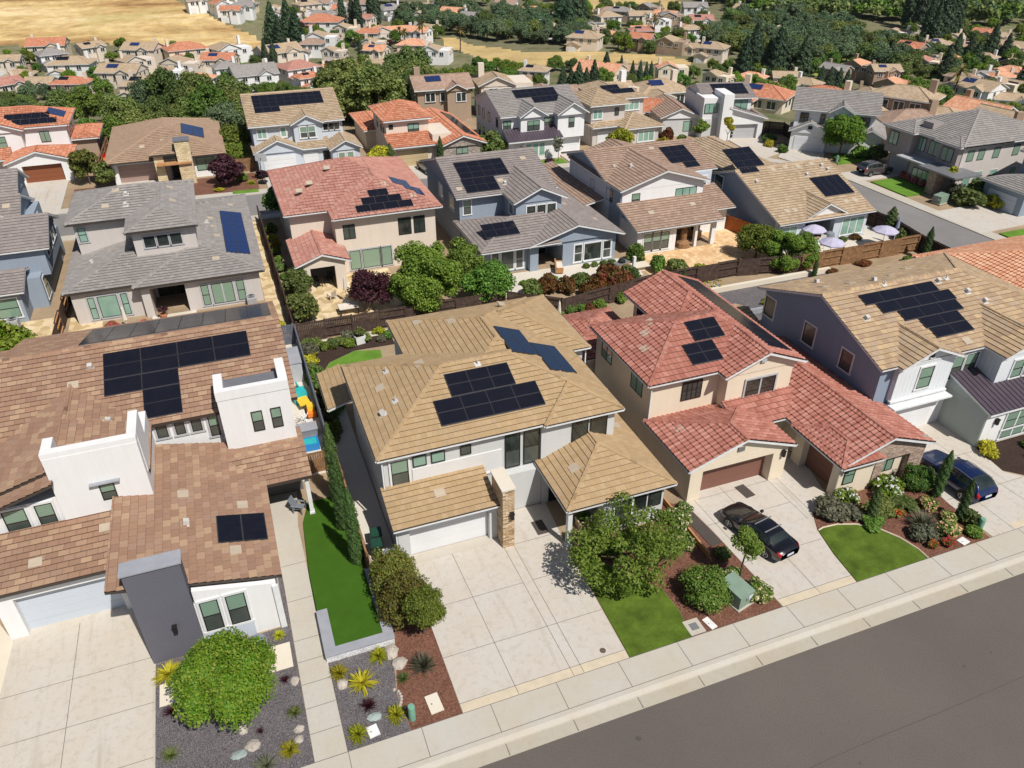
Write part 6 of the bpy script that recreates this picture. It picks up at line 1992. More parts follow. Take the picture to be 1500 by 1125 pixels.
def car(label, K, paint, loc, rz, rails=False, group=None, wheel=.34):
    root = empty('parked_car', label, 'car', loc, rz, group)

    def P(s, t, off=0.0):
        y, zs, zb, zt, w, wt = crom(K, s)
        sg = 1 if t >= 0 else -1
        t = abs(t)
        C = [(w * .9, zs), (w * .985, zs * .6 + zb * .4), (w, zb - .12), (w * .965, zb), ((w * .93 + wt) / 2 + .02, (zb + zt) / 2), (wt + .03, zt - .07), (wt * .72, zt - .012), (0, zt + .012)]
        x, z = crom(C, t)
        c = V3((0, y, (zs + zt) / 2))
        p = V3((x * sg, y, z))
        if off:
            d = p - V3((0, y, .75))
            d.y = 0
            p += d.normalized() * off
        return p

    def sheet(name, s0, s1, t0, t1, m, off, ns=14, ntt=6, both=True, parent=root):
        b = MB()
        for sg in ((1, -1) if both else (1,)):
            for i in range(ns):
                for j in range(ntt):
                    q = [P(s0 + (s1 - s0) * a / ns, sg * (t0 + (t1 - t0) * c / ntt), off) for a, c in ((i, j), (i + 1, j), (i + 1, j + 1), (i, j + 1))]
                    b.poly(q if sg < 0 else q[::-1], m)
        return b.obj(name, parent, True)

    body = sheet('body', 0, 1, 0, 1, paint, 0, 60, 22)
    n = len(K) - 1.0
    sheet('windscreen', 4.15 / n, 4.92 / n, .74, 1, M['carglass'], .012)
    sheet('rear_window', 7.15 / n, (7.9 if K is SEDAN else 8.75) / n, .76, 1, M['carglass'], .012)
    for sg in (1, -1):
        for a, b_ in ((4.75, 6.05), (6.15, 7.2), (7.28, 7.62) if K is SEDAN else (7.28, 8.1)):
            w = MB()
            for i in range(8):
                for j in range(4):
                    q = [P((a + (b_ - a) * u / 8) / n, sg * (.47 + .22 * c / 4), .01) for u, c in ((i, j), (i + 1, j), (i + 1, j + 1), (i, j + 1))]
                    w.poly(q if sg < 0 else q[::-1], M['carglass'])
            w.obj('side_window', root, True)
        w = MB()
        for i in range(4):
            for j in range(3):
                q = [P((8.95 + 1.0 * u / 4) / n, sg * (.26 + .32 * c / 3), .012) for u, c in ((i, j), (i + 1, j), (i + 1, j + 1), (i, j + 1))]
                w.poly(q if sg < 0 else q[::-1], M['redlamp'])
        w.obj('tail_lamp', root, True)
        w = MB()
        for i in range(4):
            for j in range(3):
                q = [P((.25 + .8 * u / 4) / n, sg * (.3 + .2 * c / 3), .012) for u, c in ((i, j), (i + 1, j), (i + 1, j + 1), (i, j + 1))]
                w.poly(q if sg < 0 else q[::-1], M['headlamp'])
        w.obj('headlamp', root, True)
        w = MB()
        w.box(sg * .93, sg * 1.1, .72, .88, K[5][2] - .02, K[5][2] + .12, paint)
        w.obj('wing_mirror', root)
        for yy in (1.5, -1.45):
            t = MB()
            cx = sg * (K[5][4] - .1)
            t.tube([(cx - .11, yy, wheel), (cx + .115, yy, wheel)], wheel, M['tyre'], 24)
            t.tube([(cx - .11, yy, wheel + .05), (cx + .104, yy, wheel + .05)], wheel + .075, M['black'], 24)
            o = t.obj('wheel', root)
            r = MB()
            for k in range(5):
                a = k * 1.2566
                r.tube([(cx + sg * .122, yy, wheel), (cx + sg * .122, yy + math.cos(a) * wheel * .62, wheel + math.sin(a) * wheel * .62)], .035, M['rim'], 6)

            for k in range(20):
                a, c = k * .31416, (k + 1) * .31416
                r.tube([(cx + sg * .12, yy + math.cos(a) * wheel * .66, wheel + math.sin(a) * wheel * .66), (cx + sg * .12, yy + math.cos(c) * wheel * .66, wheel + math.sin(c) * wheel * .66)], .022, M['rim'], 5, False)
            r.obj('rim', o)
    b = MB()
    b.box(-.26, .26, -2.475, -2.44, .62 if K is SEDAN else .75, .75 if K is SEDAN else .88, M['plate'])
    b.obj('licence_plate', root)
    if rails:
        for yy in (-.15, -.95):
            b = MB()
            zz = crom(K, (5.3 if yy > -.5 else 6.6) / n)[3]
            b.tube([(-.66, yy, zz + .06), (.66, yy, zz + .06)], .035, M['rim'], 8)
            b.obj('roof_bar', root)
    elif K is SUV:
        for sg in (1, -1):
            b = MB()
            b.tube([(sg * .68, .1, 1.63), (sg * .68, -.5, 1.71), (sg * .68, -1.9, 1.62)], .022, M['rim'], 6)
            b.obj('roof_rail', root)
    return root


car('black sedan with roof bars parked on the driveway by the red tiled house', SEDAN, M['car_black'], (25.95, 26.8, .03), RAD(10), True)
car('navy blue estate SUV parked beside the cypress planting', SUV, M['car_navy'], (41.05, 26.5, .03), RAD(2))
car('grey brown SUV parked at the dark modern house', SUV, M['car_bronze'], (83.4, 80.3, .115), RAD(-92))
car('dark brown SUV parked before the tan garage door', SUV, M['car_dark'], (26.6, 103.0, .115), RAD(8))
car('white car parked along the back street', SEDAN, M['car_white'], (16.2, 99.6, .014), RAD(86))


# ================================================================== foliage
def leaf(b, p, n, s, m, r, asp=.62):
    n = n.normalized()
    a = n.cross(V3((r.random() - .5, r.random() - .5, r.random() - .5))).normalized()
    c = n.cross(a)
    k = r.random()
    uv = [(k, .5)] * 4
    b.poly([p - a * s, p - c * s * asp + n * s * .12, p + a * s, p + c * s * asp + n * s * .12], m, uv)


def rdir(r):
    z = r.uniform(-1, 1)
    t = r.uniform(0, 6.2832)
    q = math.sqrt(1 - z * z)
    return V3((q * math.cos(t), q * math.sin(t), z))


def ico(b, c, rad, m, k=.15):
    """rough dark core that keeps light from passing straight through a clump"""
    n = 6
    rows = [[c + V3((math.cos(6.2832 * (i + j * .5) / n) * math.sin(t) * rad.x, math.sin(6.2832 * (i + j * .5) / n) * math.sin(t) * rad.y, math.cos(t) * rad.z)) for i in range(n)] for j, t in enumerate((.15, 1.0, 1.9, 2.95))]
    for j in range(3):
        for i in range(n):
            b.poly([rows[j][i], rows[j + 1][i], rows[j + 1][(i + 1) % n], rows[j][(i + 1) % n]], m, [(k, .5)] * 4)


def clumps(seed, nb, dim, br, flat=.15):
    r = random.Random(seed)
    out = []
    for i in range(nb):
        d = rdir(r)
        if d.z < -flat:
            d.z *= -.6
        k = r.uniform(.45, 1.0) ** .6
        rad = r.uniform(*br)
        out.append((V3((d.x * dim[0] * k, d.y * dim[1] * k, d.z * dim[2] * k)) * (1 - rad * .55), V3((rad, rad, rad * .82))))
    return out


def crown_into(b, seed, cl, n, size, m, core=True, m2=None, p2=0.0, lift=0.0, up=.35):
    r = random.Random(seed)
    wts = [c[1].x ** 2 for c in cl]
    if core:
        for c, rad in cl:
            ico(b, c + V3((0, 0, lift)), rad * .7, m, r.uniform(.05, .5))
    for (c, rad) in r.choices(cl, wts, k=n):
        d = rdir(r)
        if d.z < -.5 and r.random() < .6:
            d.z = -d.z
        k = r.uniform(.72, 1.08)
        p = c + V3((d.x * rad.x, d.y * rad.y, d.z * rad.z)) * k + V3((0, 0, lift))
        nn = d * .7 + V3((0, 0, up)) + rdir(r) * .7
        leaf(b, p, nn, size * r.uniform(.7, 1.3), m2 if (m2 and r.random() < p2) else m, r)


def trunk_into(b, seed, h, rad, spread, m=None):
    r = random.Random(seed)
    m = m or M['bark']
    b.tube([(0, 0, -.15), (r.uniform(-.04, .04), r.uniform(-.04, .04), h * .5), (0, 0, h)], [rad * 1.25, rad, rad * .75], m, 8)
    for i in range(5):
        a = i * 1.2566 + r.random()
        q = V3((math.cos(a) * spread, math.sin(a) * spread, h + spread * r.uniform(.5, 1.1)))
        b.tube([(0, 0, h * .92), V3((q.x * .45, q.y * .45, h + (q.z - h) * .6)), q], [rad * .6, rad * .4, rad * .12], m, 6)


# near trees: trunk and crown are parts; unit crown radius 1
def near_tree(name, label, loc, rad, hc, m, seed, nb=20, n=8000, leafs=.05, dim=(1, 1, .85), br=(.3, .5), core=True, trunk=True, th=None, rz=0, group=None, flat=.75):
    root = empty(name, label, 'tree', loc, rz, group)
    if trunk:
        b = MB()
        trunk_into(b, seed, th or max(.5, hc - rad * .55), max(.05, rad * .045), rad * .6)
        b.obj('trunk', root, True)
    b = MB()
    crown_into(b, seed, clumps(seed, nb, dim, br, flat), n, leafs, M[m], core)
    o = b.obj('crown', root)
    o.location = (0, 0, hc)
    o.scale = (rad, rad, rad)
    return root


near_tree('leafy_tree', 'round lime green tree in the grey gravel by the charcoal wall', (-4.45, 25.55, 0), 2.35, 2.35, 'l_lime', 3, 46, 26000, .03, (1, 1, .92), (.26, .42), th=1.2, flat=.3)
near_tree('leafy_tree', 'small bright green tree in red mulch beside the wide driveway', (5.24, 26.95, 0), 1.25, 1.95, 'l_fresh', 5, 26, 8500, .045, (1, 1, .85), (.28, .45), th=1.3)
near_tree('leafy_tree', 'loose airy tree shading the front lawn of the golden roofed house', (17.0, 26.9, 0), 3.0, 2.35, 'l_fresh', 21, 60, 9500, .03, (1.2, 1.02, .85), (.12, .24), core=False, th=1.0)
near_tree('leafy_tree', 'thin young tree standing against the black sedan', (23.0, 24.3, 0), 1.05, 2.9, 'l_green', 8, 16, 3600, .065, (.95, .95, 1.15), (.25, .42), core=False, th=2.2)
near_tree('leafy_tree', 'big green tree over the back fence of the beige house', (15.4, 62.6, 0), 3.4, 3.3, 'l_fresh', 13, 60, 26000, .034, (.95, .92, 1.08), (.18, .34))
near_tree('leafy_tree', 'green tree tucked between beige house and slate blue house', (20.3, 66.8, 0), 2.2, 2.4, 'l_green', 14, 22, 8000, .055, (1, 1, 1.05))
near_tree('leafy_tree', 'dark green tree against the fence of slate blue house', (21.2, 62.2, 0), 2.4, 1.9, 'l_green', 15, 26, 9000, .05, (1.05, .9, .85))
near_tree('maple_tree', 'dark purple tree in the beige house back garden', (10.6, 64.6, 0), 2.0, 2.2, 'l_purple', 16, 24, 7500, .055, (1, 1, .9))
near_tree('citrus_tree', 'upper round garden tree beside the beige porch', (4.5, 69.6, 0), 1.55, 1.6, 'l_olive', 17, 16, 2400, .1)
near_tree('citrus_tree', 'lower round garden tree beside the beige porch', (4.6, 65.2, 0), 1.6, 1.5, 'l_olive', 18, 16, 2400, .1)
near_tree('leafy_tree', 'bright green tree at the corner of the paver patio', (51.0, 62.0, 0), 2.0, 2.1, 'l_fresh', 19, 22, 8000, .055, (1, 1, 1.1))
near_tree('leafy_tree', 'feathery green tree spreading over the dark fence', (52.8, 59.0, 0), 2.7, 1.9, 'l_fresh', 20, 44, 17000, .032, (1.15, 1, .8), (.16, .3))
near_tree('leafy_tree', 'green street side tree behind the beige house fence', (5.4, 91.0, 0), 1.9, 2.6, 'l_green', 22, 20, 3000, .09)
near_tree('leafy_tree', 'bright green street tree before the white farmhouse', (84.2, 88.3, 0), 2.7, 3.6, 'l_lime', 23, 28, 7500, .06, (1, 1, .9), th=2.0)
near_tree('maple_tree', 'dark purple tree before the low white house', (.4, 106.6, 0), 2.1, 2.2, 'l_purple', 24, 18, 2600, .1)
near_tree('leafy_tree', 'bronze conical tree at the orange roofed garage', (-16.8, 113.8, 0), 2.0, 2.8, 'l_rusthedge', 25, 20, 2800, .1, (.85, .85, 1.3))
near_tree('citrus_tree', 'yellow green tree before the cream garage', (20.3, 103.6, 0), 1.8, 2.3, 'l_yellow', 26, 16, 2200, .11, th=1.6)
near_tree('leafy_tree', 'green tree at the corner of the stone wing', (36.4, 105.0, 0), 2.2, 2.1, 'l_olive', 27, 20, 2600, .1, (1.2, 1, .8))
near_tree('leafy_tree', 'dark green tree by the brown hip roofed garage', (-14.6, 111.2, 0), 1.5, 2.0, 'l_oak', 28, 16, 2000, .11, (.9, .9, 1.2))
near_tree('leafy_tree', 'small pale tree on the dark modern house lawn', (86.0, 70.2, 0), 1.2, 2.6, 'l_yellow', 29, 12, 1500, .12, th=1.8)
near_tree('leafy_tree', 'lime bush tree at the foot of the blue grey house', (-19.6, 66.6, 0), 2.3, 1.5, 'l_lime', 30, 20, 3600, .085, (1.1, 1, .75))
near_tree('leafy_tree', 'yellow green tree before the tan twin hip house', (55.3, 101.6, 0), 1.9, 2.2, 'l_yellow', 31, 16, 2200, .11)
near_tree('leafy_tree', 'young tree by the white modern tower', (72.6, 99.6, 0), 1.1, 3.0, 'l_yellow', 32, 12, 1400, .12, (.8, .8, 1.5), th=1.8)
near_tree('leafy_tree', 'slim green tree at the white modern house gable', (68.6, 100.8, 0), 1.2, 2.6, 'l_green', 33, 12, 1400, .12, (.9, .9, 1.5))
near_tree('leafy_tree', 'fresh green tree in the gap behind the brown hip roof', (2.6, 121.5, 0), 2.3, 2.3, 'l_fresh', 35, 22, 3800, .075)
near_tree('leafy_tree', 'second fresh green tree beside the pale blue gabled house', (2.2, 116.6, 0), 1.7, 1.8, 'l_fresh', 36, 18, 3000, .085)
near_tree('leafy_tree', 'bare pale young tree before the white metal-roofed porch', (45.2, 100.9, 0), 1.0, 2.4, 'l_grey', 34, 10, 900, .12, (.8, .8, 1.4), core=False, th=1.6)


def cone_mesh(name, seed, m, n, size, prof, core=True, trunk=.0):
    """narrow evergreen of unit height; prof(z) gives the radius"""
    b = MB()
    r = random.Random(seed)
    b.tube([(0, 0, -.03), (0, 0, .5)], [.03, .015], M['bark'], 6)
    if core:
        k = 7
        zs = [trunk + (1 - trunk) * i / 9 for i in range(10)]
        for i in range(9):
            for j in range(k):
                q = []
                for jj, zz in ((j, zs[i]), (j + 1, zs[i]), (j + 1, zs[i + 1]), (j, zs[i + 1])):
                    t = 6.2832 * jj / k
                    q.append((math.cos(t) * prof(zz) * .72, math.sin(t) * prof(zz) * .72, zz))
                b.poly(q, m, [(.15, .5)] * 4)
    for i in range(n):
        z = trunk + (1 - trunk) * (1 - math.sqrt(r.random() * .97)) if r.random() < .55 else trunk + (1 - trunk) * r.random()
        t = r.uniform(0, 6.2832)
        rad = prof(z) * r.uniform(.75, 1.12) * (1 + .16 * math.sin(t * 5 + z * 40))
        d = V3((math.cos(t), math.sin(t), 0))
        leaf(b, d * rad + V3((0, 0, z)), d + V3((0, 0, .35)) + rdir(r) * .55, size * r.uniform(.7, 1.3), m, r, .45)
    return b.mesh(name)


cyp = lambda z: .085 * min(1, (1 - z) * 3.2 + .12) * min(1, z * 9 + .35)
cyp_me = [cone_mesh('cypress_tree', 40 + i, M['l_cyp'], 7000, .013, cyp) for i in range(2)]
CN = [0]


def cypress(label, x, y, h, w=1.0, z=0.0, rz=0, group=None):
    o = bpy.data.objects.new('cypress_tree', cyp_me[CN[0] % 2])
    CN[0] += 1
    COL.objects.link(o)
    o.location = (x, y, z)
    o.scale = (h * w, h * w, h)
    o.rotation_euler = (0, 0, rz)
    return tag(o, label, 'tree', group)


cypress('tall cypress nearest the street in the turf strip', 2.95, 33.1, 5.8, .68)
cypress('middle tall cypress of the three in the turf strip', 2.75, 36.3, 6.0, .68)
cypress('tall cypress at the fence end of the turf strip', 2.85, 39.0, 6.2, .68)
cypress('slim cypress in front of the weathered brick gable', 33.4, 25.6, 2.7, 1.2)
cypress('slim cypress before the bonnet of the navy car', 39.0, 25.9, 3.7, .9)
cypress('slim cypress by the rear wheel of the navy car', 38.6, 23.7, 3.2, .9)
cypress('slim cypress at the corner of the brown board fence', 67.6, 55.6, 3.6, 1.1)
cypress('short cypress at the end of the brown board fence', 53.6, 55.9, 2.0, 1.3)
cypress('young cypress at the dark patio fence near the gravel', 37.6, 57.9, 2.3, 1.3)
cypress('second young cypress at the dark patio fence', 39.6, 57.9, 2.3, 1.3)
cypress('cypress beside the cream garage', 28.5, 103.4, 4.6, 1.0)
cypress('dark cypress between blue gabled house and cream garage', 21.6, 103.9, 4.2, 1.6)
cypress('cypress inside the lavender parasol patio', 69.3, 62.6, 3.2, 2.0)


# bushes, each one mesh; unit radius, resting on the ground
def bush_mesh(name, seed, m, n=900, size=.13, nb=10, dim=(.8, .8, .6), m2=None, p2=0, br=(.3, .5), core=True):
    b = MB()
    crown_into(b, seed, clumps(seed, nb, dim, br, 0), n, size, m, core, m2, p2, .35)
    return b.mesh(name)


def blades_mesh(name, seed, m, n, ln, wd, up=(.3, 1.1), droop=.35):
    """spiky rosette or grass tuft"""
    b = MB()
    r = random.Random(seed)
    for i in range(n):
        t = r.uniform(0, 6.2832)
        e = r.uniform(*up)
        d = V3((math.cos(t) * math.cos(e), math.sin(t) * math.cos(e), math.sin(e)))
        s = d.cross(V3((0, 0, 1))).normalized() * wd
        L = ln * r.uniform(.7, 1.1)
        k = r.random()
        p = [d * L * f - V3((0, 0, droop * L * f * f)) for f in (0, .35, .7, 1)]
        for a in range(3):
            w0, w1 = 1 - a * .3, 1 - (a + 1) * .32
            b.poly([p[a] - s * w0, p[a] + s * w0, p[a + 1] + s * w1, p[a + 1] - s * w1], m, [(k, .5)] * 4)
    return b.mesh(name)


BM = {
    'green': bush_mesh('shrub', 50, M['l_green'], 1300, .12), 'lime': bush_mesh('shrub', 51, M['l_yellow'], 900), 'olive': bush_mesh('shrub', 52, M['l_olive'], 1100),
    'dark': bush_mesh('shrub', 53, M['l_oak'], 1000), 'rust': bush_mesh('shrub', 54, M['l_rust'], 1300, .12, 12, (.85, .85, .8)), 'purple': bush_mesh('shrub', 55, M['l_purple'], 900),
    'grey': bush_mesh('shrub', 56, M['l_grey'], 1100, .11), 'cream': bush_mesh('rose_bush', 57, M['l_green'], 1500, .1, 12, (.85, .85, .6), M['f_cream'], .26),
    'peach': bush_mesh('rose_bush', 58, M['l_green'], 1000, .12, 9, (.8, .8, .6), M['f_peach'], .4), 'red': bush_mesh('flower_clump', 59, M['l_green'], 600, .14, 8, (.8, .8, .5), M['f_red'], .5),
    'pink': bush_mesh('flower_clump', 60, M['l_green'], 500, .15, 7, (.7, .7, .8), M['f_pink'], .7), 'white': bush_mesh('rose_bush', 61, M['l_lime'], 900, .12, 9, (.8, .8, .6), M['f_white'], .14),
    'ball': bush_mesh('clipped_shrub', 62, M['l_green'], 6500, .034, 34, (.84, .84, .7), M['f_peach'], .02, (.25, .36)), 'bronze': bush_mesh('hedge_shrub', 63, M['l_rusthedge'], 8000, .034, 34, (.8, .8, .85), None, 0, (.2, .34)),
    'agave': blades_mesh('agave', 64, M['l_yellow'], 110, 1.0, .06, (.1, 1.3), .25), 'tuft': blades_mesh('grass_tuft', 65, M['l_olive'], 220, 1.1, .025, (.5, 1.4), .3),
    'yellow': blades_mesh('yellow_tuft', 66, M['l_yellow'], 170, 1.0, .06, (.15, 1.4), .25), 'fan': blades_mesh('yucca', 67, M['l_grey'], 80, 1.0, .06, (.1, 1.4), .15), 'lav': blades_mesh('grass_tuft', 68, M['l_grey'], 260, 1.1, .03, (.5, 1.45), .25),
    'redtuft': blades_mesh('dark_grass_tuft', 69, M['l_purple'], 160, 1.0, .03, (.4, 1.4), .2),
}
NAMES = {'agave': ('agave', 'plant'), 'tuft': ('grass_tuft', 'plant'), 'yellow': ('yellow_tuft', 'plant'), 'fan': ('yucca', 'plant'), 'lav': ('grass_tuft', 'plant'), 'redtuft': ('dark_grass_tuft', 'plant'),
         'cream': ('rose_bush', 'shrub'), 'peach': ('rose_bush', 'shrub'), 'white': ('rose_bush', 'shrub'), 'red': ('flower_clump', 'flowers'), 'pink': ('flower_clump', 'flowers'), 'ball': ('clipped_shrub', 'shrub'), 'bronze': ('hedge_shrub', 'shrub')}


def bush(kind, x, y, r, label, h=1.0, z=0.02, group=None):
    nm, cat = NAMES.get(kind, ('shrub', 'shrub'))
    o = bpy.data.objects.new(nm, BM[kind])
    COL.objects.link(o)
    o.location = (x, y, z)
    o.scale = (r, r, r * h)
    o.rotation_euler = (0, 0, rng.uniform(0, 6.28))
    return tag(o, label, cat, group)


bush('bronze', 4.45, 30.3, 1.75, 'bronze green hedge shrub touching the grey bin', 1.55)
bush('bronze', 4.65, 28.5, 1.8, 'bronze hedge shrub behind the small bright tree', 1.45)
bush('lav', 4.65, 24.9, 1.0, 'large grey green grass tuft in red mulch', .95)
bush('tuft', 3.55, 24.6, 0.5, 'small green grass at the gravel edge', .8)
bush('agave', 1.6, 25.1, 1.0, 'large yellow striped agave in the gravel', .8)
bush('yellow', 2.7, 26.35, 0.68, 'yellow tuft near the white stone wall corner', .9)
bush('yellow', .62, 26.05, 0.68, 'yellow tuft beside the walk below the stone wall', .9)
bush('redtuft', 1.62, 23.7, 0.62, 'dark purple grass behind the blue-green rock', .9)
bush('yellow', .85, 22.45, 0.68, 'yellow tuft next to the white utility lid', .9)
bush('yellow', 2.75, 22.8, 0.68, 'yellow tuft beside the pale green marker post', .9)
bush('yellow', -7.3, 29.0, .95, 'wide yellow tuft under the charcoal wall', .7)
bush('yellow', -1.9, 29.5, .45, 'yellow tuft beside the overturned black tub', .9)
bush('yellow', -2.2, 22.75, .62, 'yellow tuft beside the walk near the pavement', .9)
bush('fan', -3.25, 22.4, .75, 'silvery spiky yucca at the gravel edge', .8)
bush('tuft', -1.75, 24.6, .55, 'olive low shrub against the walk', .7)
bush('redtuft', -7.2, 26.7, .6, 'purple grass leaning over the driveway edge', .8)
bush('redtuft', -3.35, 24.2, .3, 'small reddish tuft between lime tree and olive shrub', .8)
bush('redtuft', -1.95, 26.6, .4, 'purple plant by the cream stepping slab', .9)
bush('tuft', -7.25, 24.4, .65, 'olive grass mound at the driveway edge', .6)
bush('ball', 20.3, 24.0, 1.8, 'large clipped green shrub with pink blossom', .95)
bush('cream', 22.0, 29.6, 1.0, 'cream flowering rose bush at the timber edging', 1.0)
bush('cream', 21.3, 28.0, 1.0, 'cream rose bush between clipped shrub and airy tree', .9)
bush('cream', 23.2, 23.0, 0.9, 'cream flowering bush between utility cabinet and driveway', 1.0)
bush('cream', 22.8, 24.6, 0.6, 'small cream bush behind the utility cabinet', .9)
bush('dark', 23.1, 26.2, 0.6, 'dark shrub beside the black sedan', .9)
bush('cream', 23.0, 30.4, 0.6, 'small cream bush by the cream garage corner', .9)
bush('green', 17.0, 28.8, 0.9, 'leafy shrub under the porch windows', .9)
bush('green', 19.0, 28.9, 0.9, 'green shrub at the base of the porch wall', .9)
bush('dark', 15.6, 29.2, 0.6, 'dark shrub by the porch post', .7)
bush('grey', 31.4, 26.9, 1.35, 'grey green shrub at the curve of driveway', .7)
bush('grey', 32.4, 26.5, 1.01, 'small grey shrub beside the slim cypress', .7)
bush('white', 33.1, 27.5, 0.94, 'white flowering bush at the narrow window', 1.1)
bush('white', 36.2, 27.3, 1.28, 'white flowering bush under the brick gable', .9)
bush('ball', 38.5, 27.2, 1.28, 'dense clipped green shrub at the brick corner', 1.25)
bush('olive', 34.6, 26.0, 1.22, 'low green groundcover before the brick wall', .5)
bush('olive', 36.2, 25.9, 1.08, 'low green shrub near the brick window', .55)
bush('red', 35.4, 25.2, 0.47, 'small red flower clump amid the mulch', .9)
bush('lav', 35.9, 23.9, 1.42, 'large wispy grey grass in the mulch bed', .9)
bush('grey', 35.2, 23.3, 0.94, 'brownish grass clump near the small lawn', .9)
bush('peach', 37.7, 25.3, 0.81, 'peach rose bush beside the middle cypress', .9)
bush('peach', 37.0, 22.9, 0.94, 'peach rose bush by the pavement', .9)
bush('peach', 37.9, 23.9, 0.68, 'small peach rose bush between the two cypresses', .9)
bush('red', 36.2, 22.3, 0.54, 'red flower clump at the pavement edge', 1.0)
bush('red', 35.2, 22.5, 0.47, 'red flower clump by the lawn edging', 1.0)
bush('olive', 39.0, 23.2, 0.81, 'rounded green shrub by the pale paving', 1.0)
bush('green', 38.4, 22.4, 0.68, 'green shrub beside the pale green vent post', .8)
bush('green', 33.2, 25.2, 0.94, 'low green spreading shrub near curved lawn', .5)
bush('lime', 46.0, 28.1, 0.9, 'yellow green shrub at the sage wall corner', 1.0)
bush('lime', 48.2, 26.6, 0.4, 'small lime shrub in dark mulch', .8)
bush('green', 49.2, 27.6, 0.6, 'green shrub in dark mulch under the windows', .8)
# back gardens
for i, (k, x, y, r, lb) in enumerate((('grey', 3.9, 58.4, .95, 'wispy shrub in the corner of the two fences'), ('olive', 5.9, 58.9, .75, 'green shrub next to the white planter'), ('green', 7.3, 58.6, .7, 'rounded shrub closest to white planter box'),
                                      ('lime', 10.1, 59.7, .65, 'lime shrub past the white planter box'), ('purple', 11.2, 59.2, .5, 'dark purple shrub by the rear eave'), ('green', 3.9, 53.4, 1.2, 'large green shrub at the lawn edge by the grey fence'),
                                      ('lime', 4.3, 51.4, .9, 'yellow green shrub on the lawn edge'), ('green', 4.5, 49.0, .8, 'dark green shrub beside the house side roof'), ('lime', 2.0, 64.6, .6, 'yellow shrub by the air conditioner fence'))):
    bush(k, x, y, r, lb)
for i in range(7):
    bush('rust' if i % 3 else 'olive', 25.3 + i * 1.75 + rng.uniform(-.3, .3), 61.6 + (i % 2) * .7, rng.uniform(1.1, 1.5), 'rusty red shrub in the hedge row behind the dark fence', 1.25, group='rusty red hedge shrubs')
for i in range(4):
    bush('rust', 30.5 + i * 1.5, 60.3 + i * .25, rng.uniform(.9, 1.2), 'rusty red shrub in the hedge row behind the dark fence', 1.2, group='rusty red hedge shrubs')
for i, x in enumerate((25.6, 26.7, 27.8, 28.9)):
    bush('green', x, 64.6, .5, 'small round clipped ball along the blue house patio', .9, group='round clipped balls')
for i, x in enumerate((33.2, 34.2, 35.2, 36.1)):
    bush(('green', 'olive')[i % 2], x, 66.2, .5, 'small round shrub under the wide white framed window', .9, group='round shrubs under the window')
bush('green', 38.6, 65.5, 1.2, 'tall hedge shrub between slate blue and white houses', 1.6)
bush('green', 39.6, 62.8, 1.0, 'second tall hedge shrub by the white house wall', 1.6)
bush('olive', 41.5, 62.0, 1.3, 'wide olive shrub at the white patio', .9)
bush('lime', 43.8, 61.0, 1.1, 'yellow green shrub at the white patio edge', .8)
bush('lime', 46.5, 60.2, 0.7, 'small pale shrub in front of the paver patio', .8)
bush('lime', 45.6, 52.8, 0.7, 'lime shrub in the grey gravel garden', .9)
bush('olive', 42.6, 52.2, 0.5, 'small shrub in the grey gravel garden', .9)
bush('grey', 49.2, 53.0, 0.9, 'grey bare shrub in the gravel garden', 1.1)
bush('green', 50.8, 52.6, 0.5, 'low shrub at the gravel garden end', .9)
bush('rust', 56, 56.3, 0.8, 'rust coloured grass clump under the brown fence', .5, group='rusty clumps under the fence')
bush('rust', 60.5, 56.6, 0.9, 'rust coloured grass clump under the brown fence', .5, group='rusty clumps under the fence')
bush('green', 65.6, 55.6, 0.9, 'green spiky shrub by the corner cypress', .6)
bush('olive', 62.8, 62.4, 0.7, 'flowering shrub under the wide aqua window', .8)
bush('rust', 64.6, 62.5, 0.7, 'reddish shrub under the wide aqua window', .8)
bush('olive', 64.2, 58.6, 0.7, 'small shrub in the parasol patio corner', 1.2)
bush('olive', 69.0, 60.2, 1.0, 'wild shrub beside the folded blue parasol', 1.3)
bush('red', -11.8, 69.6, .8, 'red flower bed under the aqua windows', .5)
bush('red', -9.4, 69.3, .6, 'small red flower bed by the greige porch', .5)
bush('lime', 13, 61.4, 1.0, 'lime climbing shrub spilling over the dark fence', .8)
bush('lime', 11.2, 61.3, 1.2, 'lime creeper on the fence beside the purple tree', .8)
bush('green', 24.6, 58.4, 0.8, 'green shrub by the red tiled rear roof', 1.0)
bush('olive', 29.0, 58.4, 0.9, 'olive shrub behind the red tiled house', 1.0)
bush('green', 33.0, 58.0, 0.9, 'green shrub at the red tiled rear gable', 1.0)
for i in range(26):
    kx = rng.choice(('green', 'olive', 'lime', 'green', 'grey', 'dark'))
    x = 3.9 + i * .68 if i < 26 else 0
    if x > 8.8 and x < 9.4:
        continue
    bush(kx, x, 59.2 + rng.uniform(-.7, .4) if x < 11 else 59.9 + rng.uniform(-.2, .3), rng.uniform(.45, .85), 'mixed small shrub in the bed along the dark rear fence', rng.uniform(.8, 1.2), group='shrubs along the rear fence')
for i in range(12):
    bush(rng.choice(('green', 'olive', 'lime')), 3.75 + rng.uniform(-.1, .5), 45.5 + i * 1.15, rng.uniform(.45, .9), 'leafy shrub in the side bed by the grey fence', rng.uniform(.8, 1.3), group='shrubs by the grey fence')
for i in range(16):
    bush(rng.choice(('green', 'olive', 'lime', 'rust')), 23.4 + i * .98, 59.0 - (1.6 if 25 < 23.4 + i * .98 < 31 else 0) + rng.uniform(-.4, .2), rng.uniform(.5, .9), 'small mixed shrub at the fence behind the red tiled house', rng.uniform(.8, 1.2), group='shrubs behind the red tiled house')
